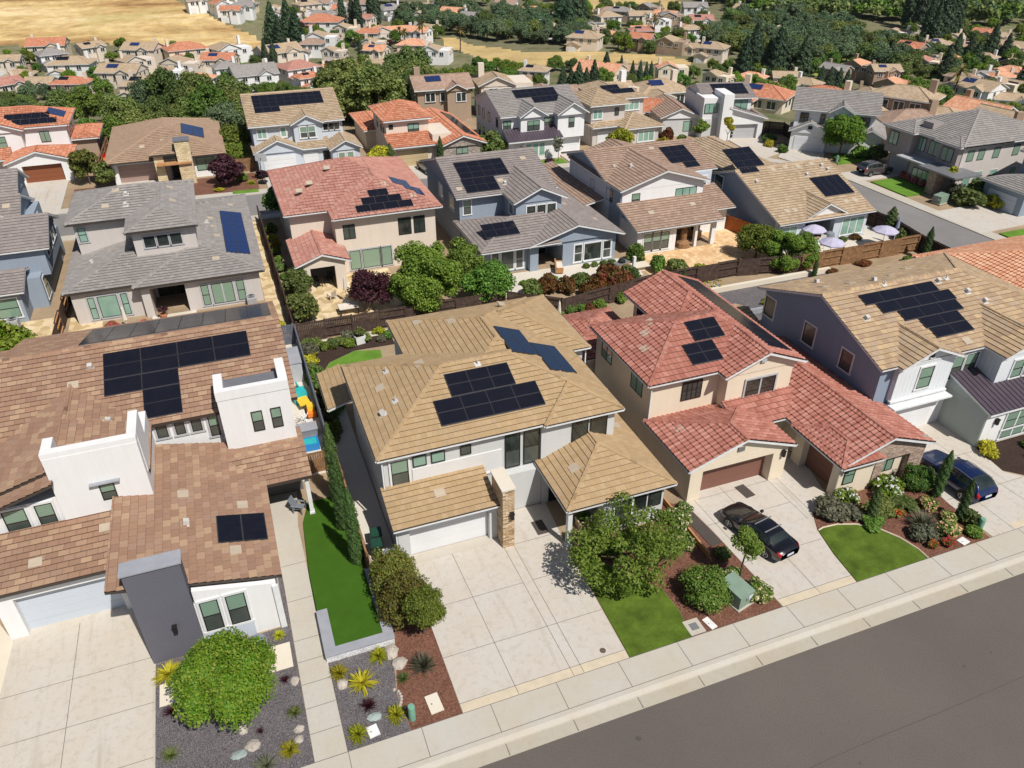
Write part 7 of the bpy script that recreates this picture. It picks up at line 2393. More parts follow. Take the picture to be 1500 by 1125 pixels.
for i in range(10):
    bush(rng.choice(('green', 'lime', 'olive')), 5.2 + i * 1.0, 61.5 + rng.uniform(0, .5), rng.uniform(.5, .9), 'leafy shrub along the beige house garden fence', rng.uniform(.8, 1.2), group='shrubs along the beige garden fence')
for i in range(9):
    bush(rng.choice(('green', 'lime', 'olive')), 3.5 + rng.uniform(0, .5), 70 + i * 2.2, rng.uniform(.5, .9), 'leafy shrub in the side passage of the beige house', rng.uniform(.9, 1.4), group='shrubs in the side passage')
# the back street gardens
for k, x, y, r, h_, lb in (('lime', -15.6, 107.0, .8, .7, 'low lime bush by the orange roofed driveway'), ('lime', 15.4, 104.2, 1.4, 1.0, 'yellow green bush at the blue entrance door'), ('green', 19.5, 106.0, 1.4, 1.3, 'boxy green bush beside the cream garage'),
                           ('purple', 4.9, 108.6, 1.1, .8, 'purple bush at the edge of the white garage'), ('green', 2.2, 107.8, .9, 1.2, 'green shrub beside the purple tree'), ('lime', -1.0, 104.8, .7, .6, 'small lime mound in the mulch'),
                           ('yellow', 3.2, 106.2, .8, .9, 'yellow tuft by the basketball hoop'), ('purple', 41.5, 100.9, .8, .7, 'purple flower shrub in the island lawn'), ('purple', 43.8, 100.8, .8, .7, 'second purple shrub in the island lawn'),
                           ('green', 40.6, 102.2, .8, 1.0, 'green shrub at the white porch corner'), ('olive', 51.6, 102.6, .9, 1.0, 'shrub between two driveways'), ('lime', 63.4, 102.6, 1.2, 1.1, 'lime shrub at the tan hip corner'),
                           ('rust', 64.8, 104.3, 1.3, 1.5, 'rusty shrub between tan and modern houses'), ('green', 66.8, 103.0, 1.0, 1.2, 'green shrub against the modern gable'), ('olive', 79.5, 98.6, 1.5, .8, 'olive shrub beside the modern driveway'),
                           ('lime', 78.6, 96.8, 1.1, .8, 'lime shrub between two white house driveways'), ('grey', 79.8, 95.6, 1.2, .6, 'grey shrub between two white house driveways'), ('green', 78.2, 93.4, 1.0, 1.0, 'green bush at the driveway corner'),
                           ('green', 86.6, 87.0, 1.5, 1.1, 'clipped hedge at the white farmhouse side'), ('dark', 88.4, 85.4, 1.6, 1.3, 'dark hedge by the dark modern garage'), ('green', 82.8, 87.0, .7, .8, 'small shrub below the bright street tree'),
                           ('olive', 85.2, 66.4, 2.3, .8, 'large spreading shrub by the bend pavement'), ('olive', 88.5, 68.0, 2.2, 1.0, 'tall feathery shrub at the modern porch'), ('lime', 88.0, 65.0, 2.0, .8, 'yellow green shrub by the long driveway'),
                           ('grey', 85.6, 68.6, 1.5, 1.3, 'pale olive shrub next to the brick pillar'), ('rust', 92.8, 70.0, 1.3, 1.2, 'red climbing shrub on the modern side wall'), ('lime', 92.2, 58.0, 1.8, 1.2, 'lime tree-like shrub at the blue house lawn')):
    bush(k, x, y, r, lb, h_, .06)
for i in range(5):
    bush('pink', 85.6, 77.6 - i * 1.25, .75, 'pink red flower clump in the row along the dark modern house', 1.3, .1, 'pink flower row')


# ------------------------------------------------------------------ trees of the valley
def far_mesh(name, seed, m, n=3600, size=.06, nb=26, dim=(1, 1, .88), br=(.24, .42), hc=.86, trunk=.06):
    b = MB()
    crown_into(b, seed, clumps(seed, nb, dim, br, .6), n, size, M[m], True, None, 0, hc)
    b.tube([(0, 0, -.5), (0, 0, hc)], [trunk * 1.3, trunk], M['bark'], 6)
    return b.mesh(name)


FM = {'big': [far_mesh('oak_tree', 79, 'l_oak', 8000, .042, 40, br=(.17, .33))], 'oak': [far_mesh('oak_tree', 80 + i, 'l_oak') for i in range(3)], 'blue': [far_mesh('oak_tree', 84 + i, 'l_blue') for i in range(3)],
      'green': [far_mesh('leafy_tree', 88 + i, 'l_green') for i in range(3)], 'lime': [far_mesh('leafy_tree', 92 + i, 'l_lime') for i in range(2)],
      'olive': [far_mesh('leafy_tree', 95 + i, 'l_olive') for i in range(2)], 'purple': [far_mesh('plum_tree', 97, 'l_purple')],
      'fir': [cone_mesh('conifer_tree', 100 + i, M['l_fir'], 1500, .04, lambda z: .27 * (1 - z) ** .8 * min(1, z * 6 + .3) + .01) for i in range(2)],
      'pine': [cone_mesh('conifer_tree', 104, M['l_fir'], 1800, .03, lambda z: .11 * min(1, (1 - z) * 2.2 + .06) * min(1, z * 5 + .4))]}


def palm_mesh():
    b = MB()
    r = random.Random(5)
    b.tube([(0, 0, -.3), (.03, 0, .5), (0, 0, 1)], [.035, .026, .022], M['bark'], 7)
    for i in range(26):
        t = i * 2.4
        e = r.uniform(-.5, 1.2)
        d = V3((math.cos(t) * math.cos(e), math.sin(t) * math.cos(e), math.sin(e)))
        s = d.cross(V3((0, 0, 1))).normalized() * .045
        k = r.random()
        p = [V3((0, 0, 1)) + d * .38 * f - V3((0, 0, .16 * f * f)) for f in (0, .5, 1)]
        b.poly([p[0] - s * .3, p[0] + s * .3, p[1] + s, p[1] - s], M['l_palm'], [(k, .5)] * 4)
        b.poly([p[1] - s, p[1] + s, p[2] + s * .15, p[2] - s * .15], M['l_palm'], [(k, .5)] * 4)
    return b.mesh('palm_tree')


FM['palm'] = [palm_mesh()]
HOUSES_XY = [(r[0].location.x, r[0].location.y) for r in FAR]
NAMEK = {'big': 'oak_tree', 'oak': 'oak_tree', 'blue': 'oak_tree', 'green': 'leafy_tree', 'lime': 'leafy_tree', 'olive': 'leafy_tree', 'purple': 'plum_tree', 'fir': 'conifer_tree', 'pine': 'conifer_tree', 'palm': 'palm_tree'}
tree_n = [0]


def plant(kind, g, r, label, group, tall=1.0):
    o = bpy.data.objects.new(NAMEK[kind], rng.choice(FM[kind]))
    COL.objects.link(o)
    o.location = g
    o.scale = (r, r, r * tall)
    o.rotation_euler = (0, 0, rng.uniform(0, 6.28))
    tree_n[0] += 1
    return tag(o, label, 'tree', group)


TREES_XY = []


def belt(kinds, poly, n, rad, label, group, gap=.8, tall=(.85, 1.15), avoid=9.0):
    xs, ys = [p[0] for p in poly], [p[1] for p in poly]
    tries = done = 0
    while done < n and tries < n * 30:
        tries += 1
        x, y = rng.uniform(min(xs), max(xs)), rng.uniform(min(ys), max(ys))
        if not inpoly(x, y, poly):
            continue
        g = spot(x, y)
        r = rng.uniform(*rad)
        if avoid and any((g.x - a) ** 2 + (g.y - b) ** 2 < avoid ** 2 for a, b in HOUSES_XY):
            continue
        if any((g.x - a) ** 2 + (g.y - b) ** 2 < ((r + c) * gap) ** 2 for a, b, c in TREES_XY):
            continue
        TREES_XY.append((g.x, g.y, r))
        plant(rng.choice(kinds), g, r, label, group, rng.uniform(*tall))
        done += 1


Q = lambda s: [tuple(map(float, p.split(','))) for p in s.split()]
OK5 = ['oak', 'oak', 'olive', 'blue', 'oak', 'green']
belt(OK5, Q('0,150 110,142 200,150 330,150 370,170 345,205 310,218 150,186 120,190 0,172'), 50, (2.1, 3.6), 'dark oak in the belt behind the orange roofed and brown hip roofed houses', 'oaks behind the back street', .66, (.8, 1.35), 6)
for i in range(17):
    x = -36 + i * 4.1 + rng.uniform(-1.3, 1.3)
    y = 134.0 + rng.uniform(0, 5)
    if 3 < x < 19:
        y -= 4.5
    r = rng.uniform(2.2, 3.4)
    TREES_XY.append((x, y, r))
    plant(rng.choice(OK5), (x, y, -.3), r, 'dark oak in the belt behind the orange roofed and brown hip roofed houses', 'oaks behind the back street', rng.uniform(.85, 1.3))
belt(['big'], Q('490,150 560,130 620,150 640,176 620,186 530,190 490,180'), 13, (3.8, 5.6), 'big dark oak in the cluster behind the cream house with orange roof', 'big oak cluster', .6, (.95, 1.35), 6)
belt(['oak', 'green', 'olive'], Q('370,140 500,130 520,190 500,170 380,145'), 12, (2.4, 3.8), 'oak behind the pale blue gabled house', 'oaks behind the blue house', .7, avoid=7)
belt(['blue', 'oak', 'blue'], Q('585,32 680,20 770,32 850,50 865,68 760,66 690,56 600,44'), 82, (3.9, 6.2), 'blue-green oak in the dense middle wood above the dry field', 'middle oak wood', .52, avoid=7)
belt(['blue', 'blue', 'oak'], Q('1030,60 1100,30 1200,34 1255,52 1245,92 1180,100 1120,88 1040,80'), 96, (3.9, 6.2), 'blue-green oak in the big wood above the white modern house', 'big oak wood', .5, avoid=7)
belt(['blue', 'oak', 'olive'], Q('1255,70 1330,66 1400,100 1400,122 1330,118 1260,98'), 40, (3.2, 5.0), 'grey-green oak on the slope over the dark modern house', 'slope oaks', .52, avoid=7)
belt(['green', 'lime', 'olive', 'green'], Q('640,116 700,104 780,106 790,140 700,140 640,136'), 26, (2.4, 3.9), 'bushy green tree along the lower edge of the dry field', 'field edge trees', .66, avoid=7)
belt(['green', 'lime', 'olive', 'oak'], Q('820,52 1010,60 1010,84 930,80 840,76'), 20, (2.4, 4.2), 'green tree along the upper edge of the dry field', 'upper field trees', .7, avoid=8)
belt(['green', 'lime', 'olive', 'green', 'oak'], Q('0,75 430,78 470,120 330,150 0,150'), 38, (1.8, 3.4), 'garden tree among the houses below the dry hill', 'trees below the dry hill', .8, avoid=7.5)
belt(['green', 'lime', 'olive', 'oak', 'green', 'purple'], Q('420,16 640,8 650,100 500,120 430,80'), 38, (2.2, 3.9), 'garden tree among the houses past the dry hill', 'trees past the dry hill', .8, avoid=7.5)
belt(['green', 'lime', 'lime', 'olive', 'oak'], Q('770,14 1030,14 1030,60 780,52'), 34, (2.6, 4.4), 'green tree among the upper valley houses', 'upper valley trees', .75, avoid=8.5)
belt(['green', 'lime', 'green', 'olive'], Q('800,104 1250,100 1260,140 1130,140 900,136'), 30, (2.2, 3.9), 'green garden tree between the lower valley roofs', 'lower valley trees', .8, avoid=7.5)
belt(['green', 'lime', 'lime', 'oak', 'olive'], Q('1300,50 1500,40 1500,180 1440,190 1390,150 1300,140'), 44, (2.3, 4.0), 'garden tree among the roofs at the wooded end', 'trees at the wooded end', .75, avoid=7.5)
belt(['green'], Q('1318,146 1368,142 1390,165 1330,168'), 7, (3.2, 4.4), 'dense dark green tree behind the dark modern house', 'dense trees behind the modern house', .55, avoid=0)
belt(['green'], Q('1120,140 1165,140 1165,168 1125,165'), 3, (3, 4), 'round green tree between the two white back street houses', 'trees between white houses', .7, avoid=0)


def conifers(kind, pts, h, label, group):
    for x, y in Q(pts):
        g = spot(x, y)
        plant(kind, g, h * rng.uniform(.68, .95), label, group)


conifers('fir', '403,66 412,70 425,62 437,66', 19, 'dark conifer at the foot of the dry hill', 'conifers by the dry hill')
conifers('pine', '503,42 518,44 526,46 545,40 553,38', 20, 'tall dark conifer in the row above the cul-de-sac', 'cul-de-sac conifers')
conifers('pine', '530,94 392,106 404,104', 14, 'slim conifer among the valley houses', 'slim valley conifers')
conifers('fir', '823,44 832,52 842,48 851,40', 24, 'tall dark conifer beside the upper valley houses', 'upper valley conifers')
conifers('fir', '824,134 836,135 847,136 858,134 869,132 887,116', 11, 'dark conifer in the row behind the white farmhouse with twin gables', 'conifer row')
conifers('pine', '925,124 936,125 945,124 952,122 909,110', 10, 'small conifer in the row by the salmon roofs', 'small conifer row')
conifers('fir', '1122,112 1133,115 1143,110 1172,116 1086,118 1103,92', 18, 'big dark conifer over the terracotta roofs behind the modern house', 'big conifers')
conifers('fir', '1199,132 1212,134 1226,132 1237,134', 9, 'dark conifer behind the white farmhouse with pale roof', 'conifers behind the farmhouse')
conifers('pine', '1355,62 1364,66 1372,68 1380,66 1388,60 1350,74 1360,80 1394,52 1342,46 1326,40', 30, 'very tall dark conifer in the stand by the upper houses', 'tall conifer stand')
conifers('fir', '1395,96 1416,92 1446,90 1468,92 1425,104 1380,118 1494,134', 16, 'dark conifer scattered among the roofs at the wooded end', 'wooded end conifers')
conifers('palm', '587,74 594,78 620,72 674,78 1027,66 1394,152 957,58', 11, 'palm tree standing over the valley roofs', 'palms')
print('far trees', tree_n[0])

# the far woods on the skyline that read as one mass
b = MB()
wr = random.Random(77)
for poly, n in ((Q('1000,-60 1560,-60 1560,40 1420,44 1330,34 1270,34 1100,26 1010,6'), 640), (Q('560,-60 860,-60 860,10 700,14 560,6'), 110), (Q('300,-40 560,-40 560,2 330,2'), 50)):
    xs, ys = [p[0] for p in poly], [p[1] for p in poly]
    k = 0
    while k < n:
        x, y = wr.uniform(min(xs), max(xs)), wr.uniform(min(ys), max(ys))
        if not inpoly(x, y, poly):
            continue
        g = spot(x, max(y, -100))
        k += 1
        if g.length > 1500 or any((g.x - a) ** 2 + (g.y - c) ** 2 < 120 for a, c in HOUSES_XY):
            continue
        m = M[wr.choice(('l_blue', 'l_oak', 'l_blue', 'l_green', 'l_olive'))]
        R_ = wr.uniform(3.8, 7.2)
        cl = [(c * R_ + g + V3((0, 0, R_ * .8)), q * R_) for c, q in clumps(wr.randrange(999), 8, (1, 1, .7), (.35, .55))]
        crown_into(b, wr.randrange(9999), cl, 120, R_ * .19, m)
o = b.obj('far_woods')
o['kind'] = 'stuff'


# ================================================================== small things
def thing(name, label, cat, loc, build, rz=0.0, group=None):
    b = MB()
    build(b)
    o = b.obj(name)
    o.location = loc
    o.rotation_euler = (0, 0, rz)
    return tag(o, label, cat, group)


def parasol(label, x, y, m, r=1.5, h=2.5, closed=False, z=.03):
    root = empty('parasol', label, 'parasol', (x, y, z))
    b = MB()
    b.tube([(0, 0, 0), (0, 0, h)], .03, M['trim'])
    b.lathe((0, 0, 0), [(0, .1), (.3, .1), (.3, 0)], M['trim'], 12)
    b.obj('pole', root)
    b = MB()
    if closed:
        b.lathe((0, 0, 0), [(.02, h), (.1, h - .25), (.16, h - .9), (.2, h - 1.35), (.05, h - 1.4)], M[m], 10)
    else:
        n = 8
        for i in range(n):
            a, c = 6.2832 * i / n, 6.2832 * (i + 1) / n
            P = [V3((math.cos(t) * q, math.sin(t) * q, hh)) for t, q, hh in ((a, r, h - .5), (c, r, h - .5), (c, r * .5, h - .2), (a, r * .5, h - .2))]
            b.poly(P, M[m])
            b.poly([P[3], P[2], V3((0, 0, h))], M[m])
            b.poly([P[0] - V3((0, 0, .12)), P[1] - V3((0, 0, .12)), P[1], P[0]], M[m])
    b.obj('canopy', root)


parasol('lavender parasol nearest the tan roof porch', 58.6, 62.6, 'lavender', 1.3)
parasol('lavender parasol hanging over the brown board fence', 57.9, 58.9, 'lavender', 1.35)
parasol('lavender parasol beside the folded blue one', 65.6, 59.6, 'lavender', 1.35)
parasol('folded dark blue parasol by the roadside fence', 67.6, 60.0, 'w_navy', 1, 3.2, True)
parasol('folded ivory parasol on the beige house patio', 8.6, 67.0, 'canvas', 1, 2.7, True)
parasol('folded ivory parasol before the aqua windows of the greige house', -10.6, 68.6, 'canvas', 1, 2.3, True)
parasol('folded ivory parasol behind the red tiled house', 25.4, 55.4, 'canvas', 1, 2.6, True)


def aircon(label, x, y):
    root = empty('air_conditioner', label, 'air conditioner', (x, y, .03))
    b = MB()
    b.box(-.42, .42, -.42, .42, 0, .9, M['trim_grey'])
    for i in range(8):
        b.box(-.43, .43, -.43, .43, .1 + i * .09, .13 + i * .09, M['steel'])
    b.obj('cabinet', root)
    b = MB()
    for k in range(5):
        r = .08 + k * .075
        b.tube([(r * math.cos(i * .524), r * math.sin(i * .524), .92) for i in range(13)], .012, M['black'], 5, False)
    b.obj('grille', root)


aircon('grey air conditioner beside the blue grey house', -20.0, 72.3)
aircon('grey air conditioner at the end of greige house wall', .2, 69.6)


def wheelie(label, x, y, m, rz, h=1.05):
    root = empty('wheelie_bin', label, 'bin', (x, y, .03), rz)
    b = MB()
    P = lambda s, z, d: [(-s, -s - d, z), (s, -s - d, z), (s, s, z), (-s, s, z)]
    A, B = P(.24, .06, 0), P(.31, h - .1, .04)
    b.poly(A[::-1], M[m])
    for i in range(4):
        b.poly([A[i], A[(i + 1) % 4], B[(i + 1) % 4], B[i]], M[m])
    b.box(-.33, .33, -.37, .33, h - .16, h - .1, M[m])
    b.obj('body', root)
    b = MB()
    b.box(-.34, .34, -.4, .34, h - .1, h - .04, M[m])
    b.box(-.28, .28, -.34, .28, h - .04, h + .01, M[m])
    b.tube([(-.3, .38, h - .1), (.3, .38, h - .1)], .025, M['black'])
    b.obj('lid', root)
    for s in (-1, 1):
        b = MB()
        b.tube([(s * .24, .28, .12), (s * .32, .28, .12)], .12, M['black'], 14)
        b.obj('wheel', root)


wheelie('green wheelie bin at the corner of the side path', 4.2, 33.4, 'bin_green', RAD(170))
wheelie('green wheelie bin standing behind the first one', 4.35, 34.3, 'bin_green', RAD(175))
wheelie('grey wheelie bin between hedge and house corner', 4.75, 32.3, 'bin_grey', RAD(80))


def cabinet(b):
    A = [(-.55, -.75), (.55, -.75), (.55, .75), (-.55, .75)]
    b.prism([(-.62, -.82), (.62, -.82), (.62, .82), (-.62, .82)], 0, .1, M['walkcon'])
    b.prism(A, .1, lambda x, y: .95 + .12 * (y + .75) / 1.5, M['box_green'])
    b.prism([(x * 1.04, y * 1.04) for x, y in A], lambda x, y: .95 + .12 * (y + .75) / 1.5, lambda x, y: 1.0 + .12 * (y + .75) / 1.5, M['box_green'])
    b.box(-.06, .06, -.8, -.74, .55, .75, M['steel'])
    b.box(.15, .45, -.775, -.75, .5, .75, M['plate'])


thing('utility_cabinet', 'pale green utility cabinet in mulch beside the clipped shrub', 'utility cabinet', (21.9, 23.2, .02), cabinet, RAD(14))
thing('utility_cabinet', 'grey green utility cabinet by the bend pavement', 'utility cabinet', (82.6, 68.2, .1), cabinet, RAD(-80))


def bollard(b):
    b.lathe((0, 0, 0), [(.17, 0), (.17, .9), (.15, .97), (0, .98)], M['pipe_green'], 16)
    b.lathe((0, 0, 0), [(.18, .8), (.18, .84)], M['pipe_green'], 16)


thing('marker_post', 'pale green round post at the gravel and mulch boundary', 'post', (3.42, 22.35, .02), bollard)
thing('marker_post', 'pale green round post by the blue house paving', 'post', (38.95, 22.5, .02), bollard)
thing('marker_post', 'pale green post on the farmhouse lawn', 'post', (82.2, 86.4, .1), bollard)


def lid(w, d, m):
    return lambda b: (b.box(-w, w, -d, d, 0, .05, M[m]), b.box(-w * .5, -w * .3, -.03, .03, .05, .053, M['black']))


thing('utility_hatch', 'long tan utility lid in the red mulch', 'utility hatch', (4.6, 22.75, .03), lid(.32, .52, 'slab_cream'), RAD(4))
thing('utility_hatch', 'white utility lid in the grey gravel', 'utility hatch', (1.55, 22.35, .03), lid(.25, .3, 'white'), RAD(8))
thing('utility_hatch', 'white utility lid in mulch near the lawn tip', 'utility hatch', (19.65, 22.2, .03), lid(.2, .38, 'white'), RAD(12))
thing('utility_hatch', 'white utility lid beside the red flowers', 'utility hatch', (37.3, 22.1, .03), lid(.3, .25, 'white'), RAD(10))
thing('meter_pad', 'square concrete meter pad at the lawn edge', 'utility hatch', (18.75, 22.3, .03), lambda b: (b.box(-.45, .45, -.48, .48, 0, .04, M['walkcon']), b.box(-.22, .22, -.22, .22, .04, .055, M['steel'])))
thing('manhole_cover', 'small round iron cover in the wide driveway', 'cover', (13.55, 22.65, .035), lambda b: b.lathe((0, 0, 0), [(.16, 0), (.16, .012), (0, .014)], M['bark'], 20))
for k, (x, y, rz, lb) in enumerate(((14.0, 32.2, 0, 'dark door mat on the shaded entry paving'), (27.75, 30.6, .1, 'grey brown mat before the wide brown garage door'), (23.2, 28.6, .08, 'large dark mat on the side of the driveway'))):
    thing('door_mat', lb, 'mat', (x, y, .045), (lambda b: b.box(-.36, .36, -.6, .6, 0, .02, M['mat'])) if k < 2 else (lambda b: b.box(-.4, .4, -1.5, 1.5, 0, .02, M['mat'])), rz)


def boulder(seed, sx, sy, sz):
    def f(b):
        r = random.Random(seed)
        n = 8
        rows = [[V3((math.cos(6.2832 * i / n) * math.sin(t) * sx * r.uniform(.8, 1.15), math.sin(6.2832 * i / n) * math.sin(t) * sy * r.uniform(.8, 1.15), max(0, math.cos(t)) * sz * r.uniform(.85, 1.1))) for i in range(n)] for t in (.15, .6, 1.1, 1.57)]
        m = M['rock_teal'] if seed % 2 else M['rock']
        for j in range(3):
            for i in range(n):
                b.poly([rows[j][i], rows[j + 1][i], rows[j + 1][(i + 1) % n], rows[j][(i + 1) % n]], m)
        b.poly(rows[0], m)
    return f


for sd, x, y, a, c, d, lb in ((2, -3.75, 23.6, .38, .3, .22, 'tan rock at the foot of the lime tree'), (1, -4.4, 23.35, .4, .25, .12, 'flat blue green rock under the lime tree'), (4, -4.1, 24.6, .25, .35, .3, 'small tan rock under the lime tree crown'),
                              (6, -1.65, 23.7, .28, .25, .2, 'upper grey rock beside the walk'), (8, -1.75, 23.15, .25, .25, .18, 'lower grey rock beside the walk'), (3, 1.75, 23.05, .4, .25, .22, 'blue green rock beside the white utility lid'),
                              (10, .65, 25.4, .3, .35, .25, 'brown rock below the yellow tuft'), (12, 3.35, 26.4, .4, .55, .3, 'orange tan boulder at the stone wall corner'), (14, 3.6, 25.6, .45, .4, .25, 'flat orange boulder in the red mulch'),
                              (5, -6.6, 28.95, .4, .2, .1, 'flat blue green rock near the wide yellow tuft'), (16, -1.5, 26.4, .25, .3, .2, 'pale rock at the walk edge')):
    thing('garden_rock', lb, 'rock', (x, y, 0), boulder(sd, a, c, d))
for i in range(9):
    thing('border_stone', 'small white stone in the line between gravel and mulch', 'stone', (3.1 + rng.uniform(-.12, .12), 22.9 + i * .16, 0), boulder(2 * i, .1, .1, .12), 0, 'white border stones')


def planter(label, x, y, m, s, plant_m, h=.6, rz=0):
    root = empty('planter', label, 'planter', (x, y, .03), rz)
    b = MB()
    A = [(-s, -s), (s, -s), (s, s), (-s, s)]
    for i in range(4):
        (xa, ya), (xb, yb) = A[i], A[(i + 1) % 4]
        b.poly([(xa * .85, ya * .85, 0), (xb * .85, yb * .85, 0), (xb, yb, h), (xa, ya, h)], M[m])
        b.poly([(xa, ya, h), (xb, yb, h), (xb * .86, yb * .86, h), (xa * .86, ya * .86, h)], M[m])
    b.poly([(x_ * .88, y_ * .88, h - .05) for x_, y_ in A], M['mulch_dark'])
    b.obj('box', root)
    b = MB()
    crown_into(b, 7, clumps(7, 8, (s * 1.1, s * 1.1, s * .9), (s * .45, s * .7), 0), 420, s * .17, M[plant_m], True, None, 0, h + s * .5)
    b.obj('plant', root)


planter('stone planter with green shrub on the golden roofed porch', 16.45, 31.4, 'stone_pale', .34, 'l_green', .62)
planter('white square planter in the back garden bed', 8.2, 58.9, 'white', .45, 'l_olive', .75, .2)


def pot(b, m='teal', s=.4):
    b.lathe((0, 0, 0), [(0, 0), (s * .5, 0), (s * .9, s * .5), (s, s * 1.0), (s * .75, s * 1.3), (s * .85, s * 1.45), (s * .7, s * 1.45), (s * .6, s * 1.2)], M[m], 18)


thing('glazed_pot', 'teal glazed pot in the shaded cream entry', 'pot', (32.1, 33.2, .03), pot)
thing('overturned_tub', 'round dark tub beside the white lap siding', 'tub', (-2.95, 29.45, .02), lambda b: b.lathe((0, 0, 0), [(.42, 0), (.45, .12), (.34, .3), (.1, .38), (0, .38)], M['bin_grey'], 18))
for x, y, lb in ((40.6, 56.9, 'white pot with bare plant on the terrace wall'), (41.8, 57.0, 'middle white pot on the terrace wall'), (43.0, 57.0, 'white pot nearest the feathery tree')):
    def f(b):
        b.lathe((0, 0, 0), [(0, 0), (.25, 0), (.34, .45), (.28, .45)], M['white'], 12)
        r = random.Random(3)
        for i in range(26):
            d = rdir(r)
            d.z = abs(d.z) + .3
            leaf(b, V3((0, 0, .45)) + d * .45, d, .14, M['l_yellow'], r)
    thing('potted_plant', lb, 'potted plant', (x, y, .03), f)


def hoop(b):
    b.box(-.5, .5, .3, 1.1, 0, .25, M['black'])
    b.tube([(0, .7, .2), (0, .6, 2.6), (0, .2, 3.1)], .06, M['black'])
    b.box(-.8, .8, .08, .14, 2.7, 3.7, M['headlamp'])
    b.tube([(.23 * math.cos(i * .6283), -.2 + .23 * math.sin(i * .6283), 3.0) for i in range(11)], .02, M['orange_p'], 6, False)


thing('basketball_hoop', 'black portable basketball hoop by the white garage door', 'basketball hoop', (5.0, 106.6, .11), hoop, RAD(150))


def chair(label, x, y, m, rz, z=.03):
    root = empty('garden_chair', label, 'chair', (x, y, z), rz)
    b = MB()
    for i in range(5):
        b.box(-.27, .27, -.28 + i * .11, -.19 + i * .11, .36 - i * .015, .39 - i * .015, M[m])
    b.obj('seat', root)
    b = MB()
    for i in range(5):
        x0 = -.27 + i * .11
        b.poly([(x0, .27, .33), (x0 + .09, .27, .33), (x0 + .09, .55, 1.0), (x0, .55, 1.0)], M[m])
        b.poly([(x0, .3, .33), (x0, .58, 1.0), (x0 + .09, .58, 1.0), (x0 + .09, .3, .33)], M[m])
    b.obj('backrest', root)
    for sx in (-1, 1):
        for yy in (-.26, .3):
            l = MB()
            l.box(sx * .3 - .03, sx * .3 + .03, yy - .03, yy + .03, 0, .55, M[m])
            l.obj('leg', root)
        l = MB()
        l.box(sx * .3 - .06, sx * .3 + .06, -.34, .42, .55, .58, M[m])
        l.obj('armrest', root)
    return root


chair('slate grey slatted chair at the end of garden walk', .45, 38.9, 'bin_grey', RAD(60), .06)
chair('cream chair on the beige house patio', 7.4, 68.2, 'canvas', RAD(200))
chair('second cream chair beside the ivory parasol', 9.4, 67.6, 'canvas', RAD(120))
chair('dark chair in the beige house porch', 6.6, 71.4, 'black', RAD(20))
chair('dark chair deep in the beige house porch', 7.7, 71.8, 'black', RAD(-30))
chair('white patio chair under the lavender parasol', 58.0, 62.2, 'white', RAD(40))
chair('white patio chair by the tan roof porch pillar', 60.0, 62.5, 'white', RAD(-50))


def grill(b):
    b.box(-.8, .8, -.4, .4, .1, .9, M['wood'])
    b.box(-.85, .85, -.45, .45, .9, .96, M['steel'])
    b.lathe((0, 0, .96), [(.4, 0), (.36, .22), (.15, .35), (0, .36)], M['black'], 14)


thing('barbecue_counter', 'wooden barbecue counter by the blue house patio', 'barbecue', (36.2, 64.2, .03), grill, RAD(20))
thing('barbecue_counter', 'tan covered barbecue inside the arched white porch', 'barbecue', (48.0, 69.4, .03), grill, RAD(100))
thing('grill', 'round grey covered grill under the tan porch gable', 'barbecue', (61.2, 62.9, .03), lambda b: b.lathe((0, 0, 0), [(.55, 0), (.6, .6), (.5, 1.1), (.2, 1.25), (0, 1.25)], M['bin_grey'], 14))
thing('covered_parasol', 'brown covered parasol in the white patio porch', 'parasol', (45.5, 67.6, .03), lambda b: b.lathe((0, 0, 0), [(.8, 0), (.75, .5), (.35, .8), (.38, 1.9), (.1, 2.5), (0, 2.5)], M['fence_tan'], 12))


def sofa(b):
    b.box(-1, 1, -.4, .4, .1, .42, M['wood'])
    b.box(-1, 1, .28, .42, .42, .85, M['wood'])
    b.box(-.9, .9, -.36, .26, .42, .56, M['canvas'])
    for s in (-1, 1):
        b.box(s * 1.0, s * .88, -.4, .4, .42, .65, M['wood'])


thing('patio_sofa', 'tan patio sofa in the blue house porch', 'sofa', (30.3, 66.6, .04), sofa, RAD(70))
thing('patio_table', 'white patio table below the lavender parasol', 'table', (58.9, 61.9, .03), lambda b: (b.box(-.7, .7, -.5, .5, .68, .74, M['white']), [b.box(x - .04, x + .04, y - .04, y + .04, 0, .68, M['white']) for x in (-.6, .6) for y in (-.4, .4)]))
thing('patio_table', 'pale tiled table on the beige house patio', 'table', (8.4, 64.8, .03), lambda b: (b.box(-.9, .9, -.6, .6, .66, .73, M['canvas']), [b.box(x - .05, x + .05, y - .05, y + .05, 0, .66, M['black']) for x in (-.8, .8) for y in (-.5, .5)]))
thing('terracotta_urn', 'large terracotta urn by the purple tree', 'pot', (10.2, 68.0, .03), lambda b: pot(b, 'terra', .45))
thing('flower_pot', 'terracotta pot of purple flowers at the greige porch', 'pot', (-7.6, 69.8, .03), lambda b: (pot(b, 'terra', .3), crown_into(b, 3, clumps(3, 6, (.4, .4, .3), (.2, .3), 0), 160, .08, M['l_purple'], True, None, 0, .7)))
# the toy-strewn side yard
def slide(b):
    b.box(-.5, .5, -.5, .5, 0, .9, M['aqua_p'])
    b.box(-.4, .4, -1.6, -.5, .5, .62, M['yellow_p'])
    b.poly([(-.3, .5, 1.0), (.3, .5, 1.0), (.3, 1.9, .1), (-.3, 1.9, .1)], M['aqua_p'])
    b.box(-.36, -.28, .5, 1.9, .1, .6, M['aqua_p'])
    b.box(.28, .36, .5, 1.9, .1, .6, M['aqua_p'])


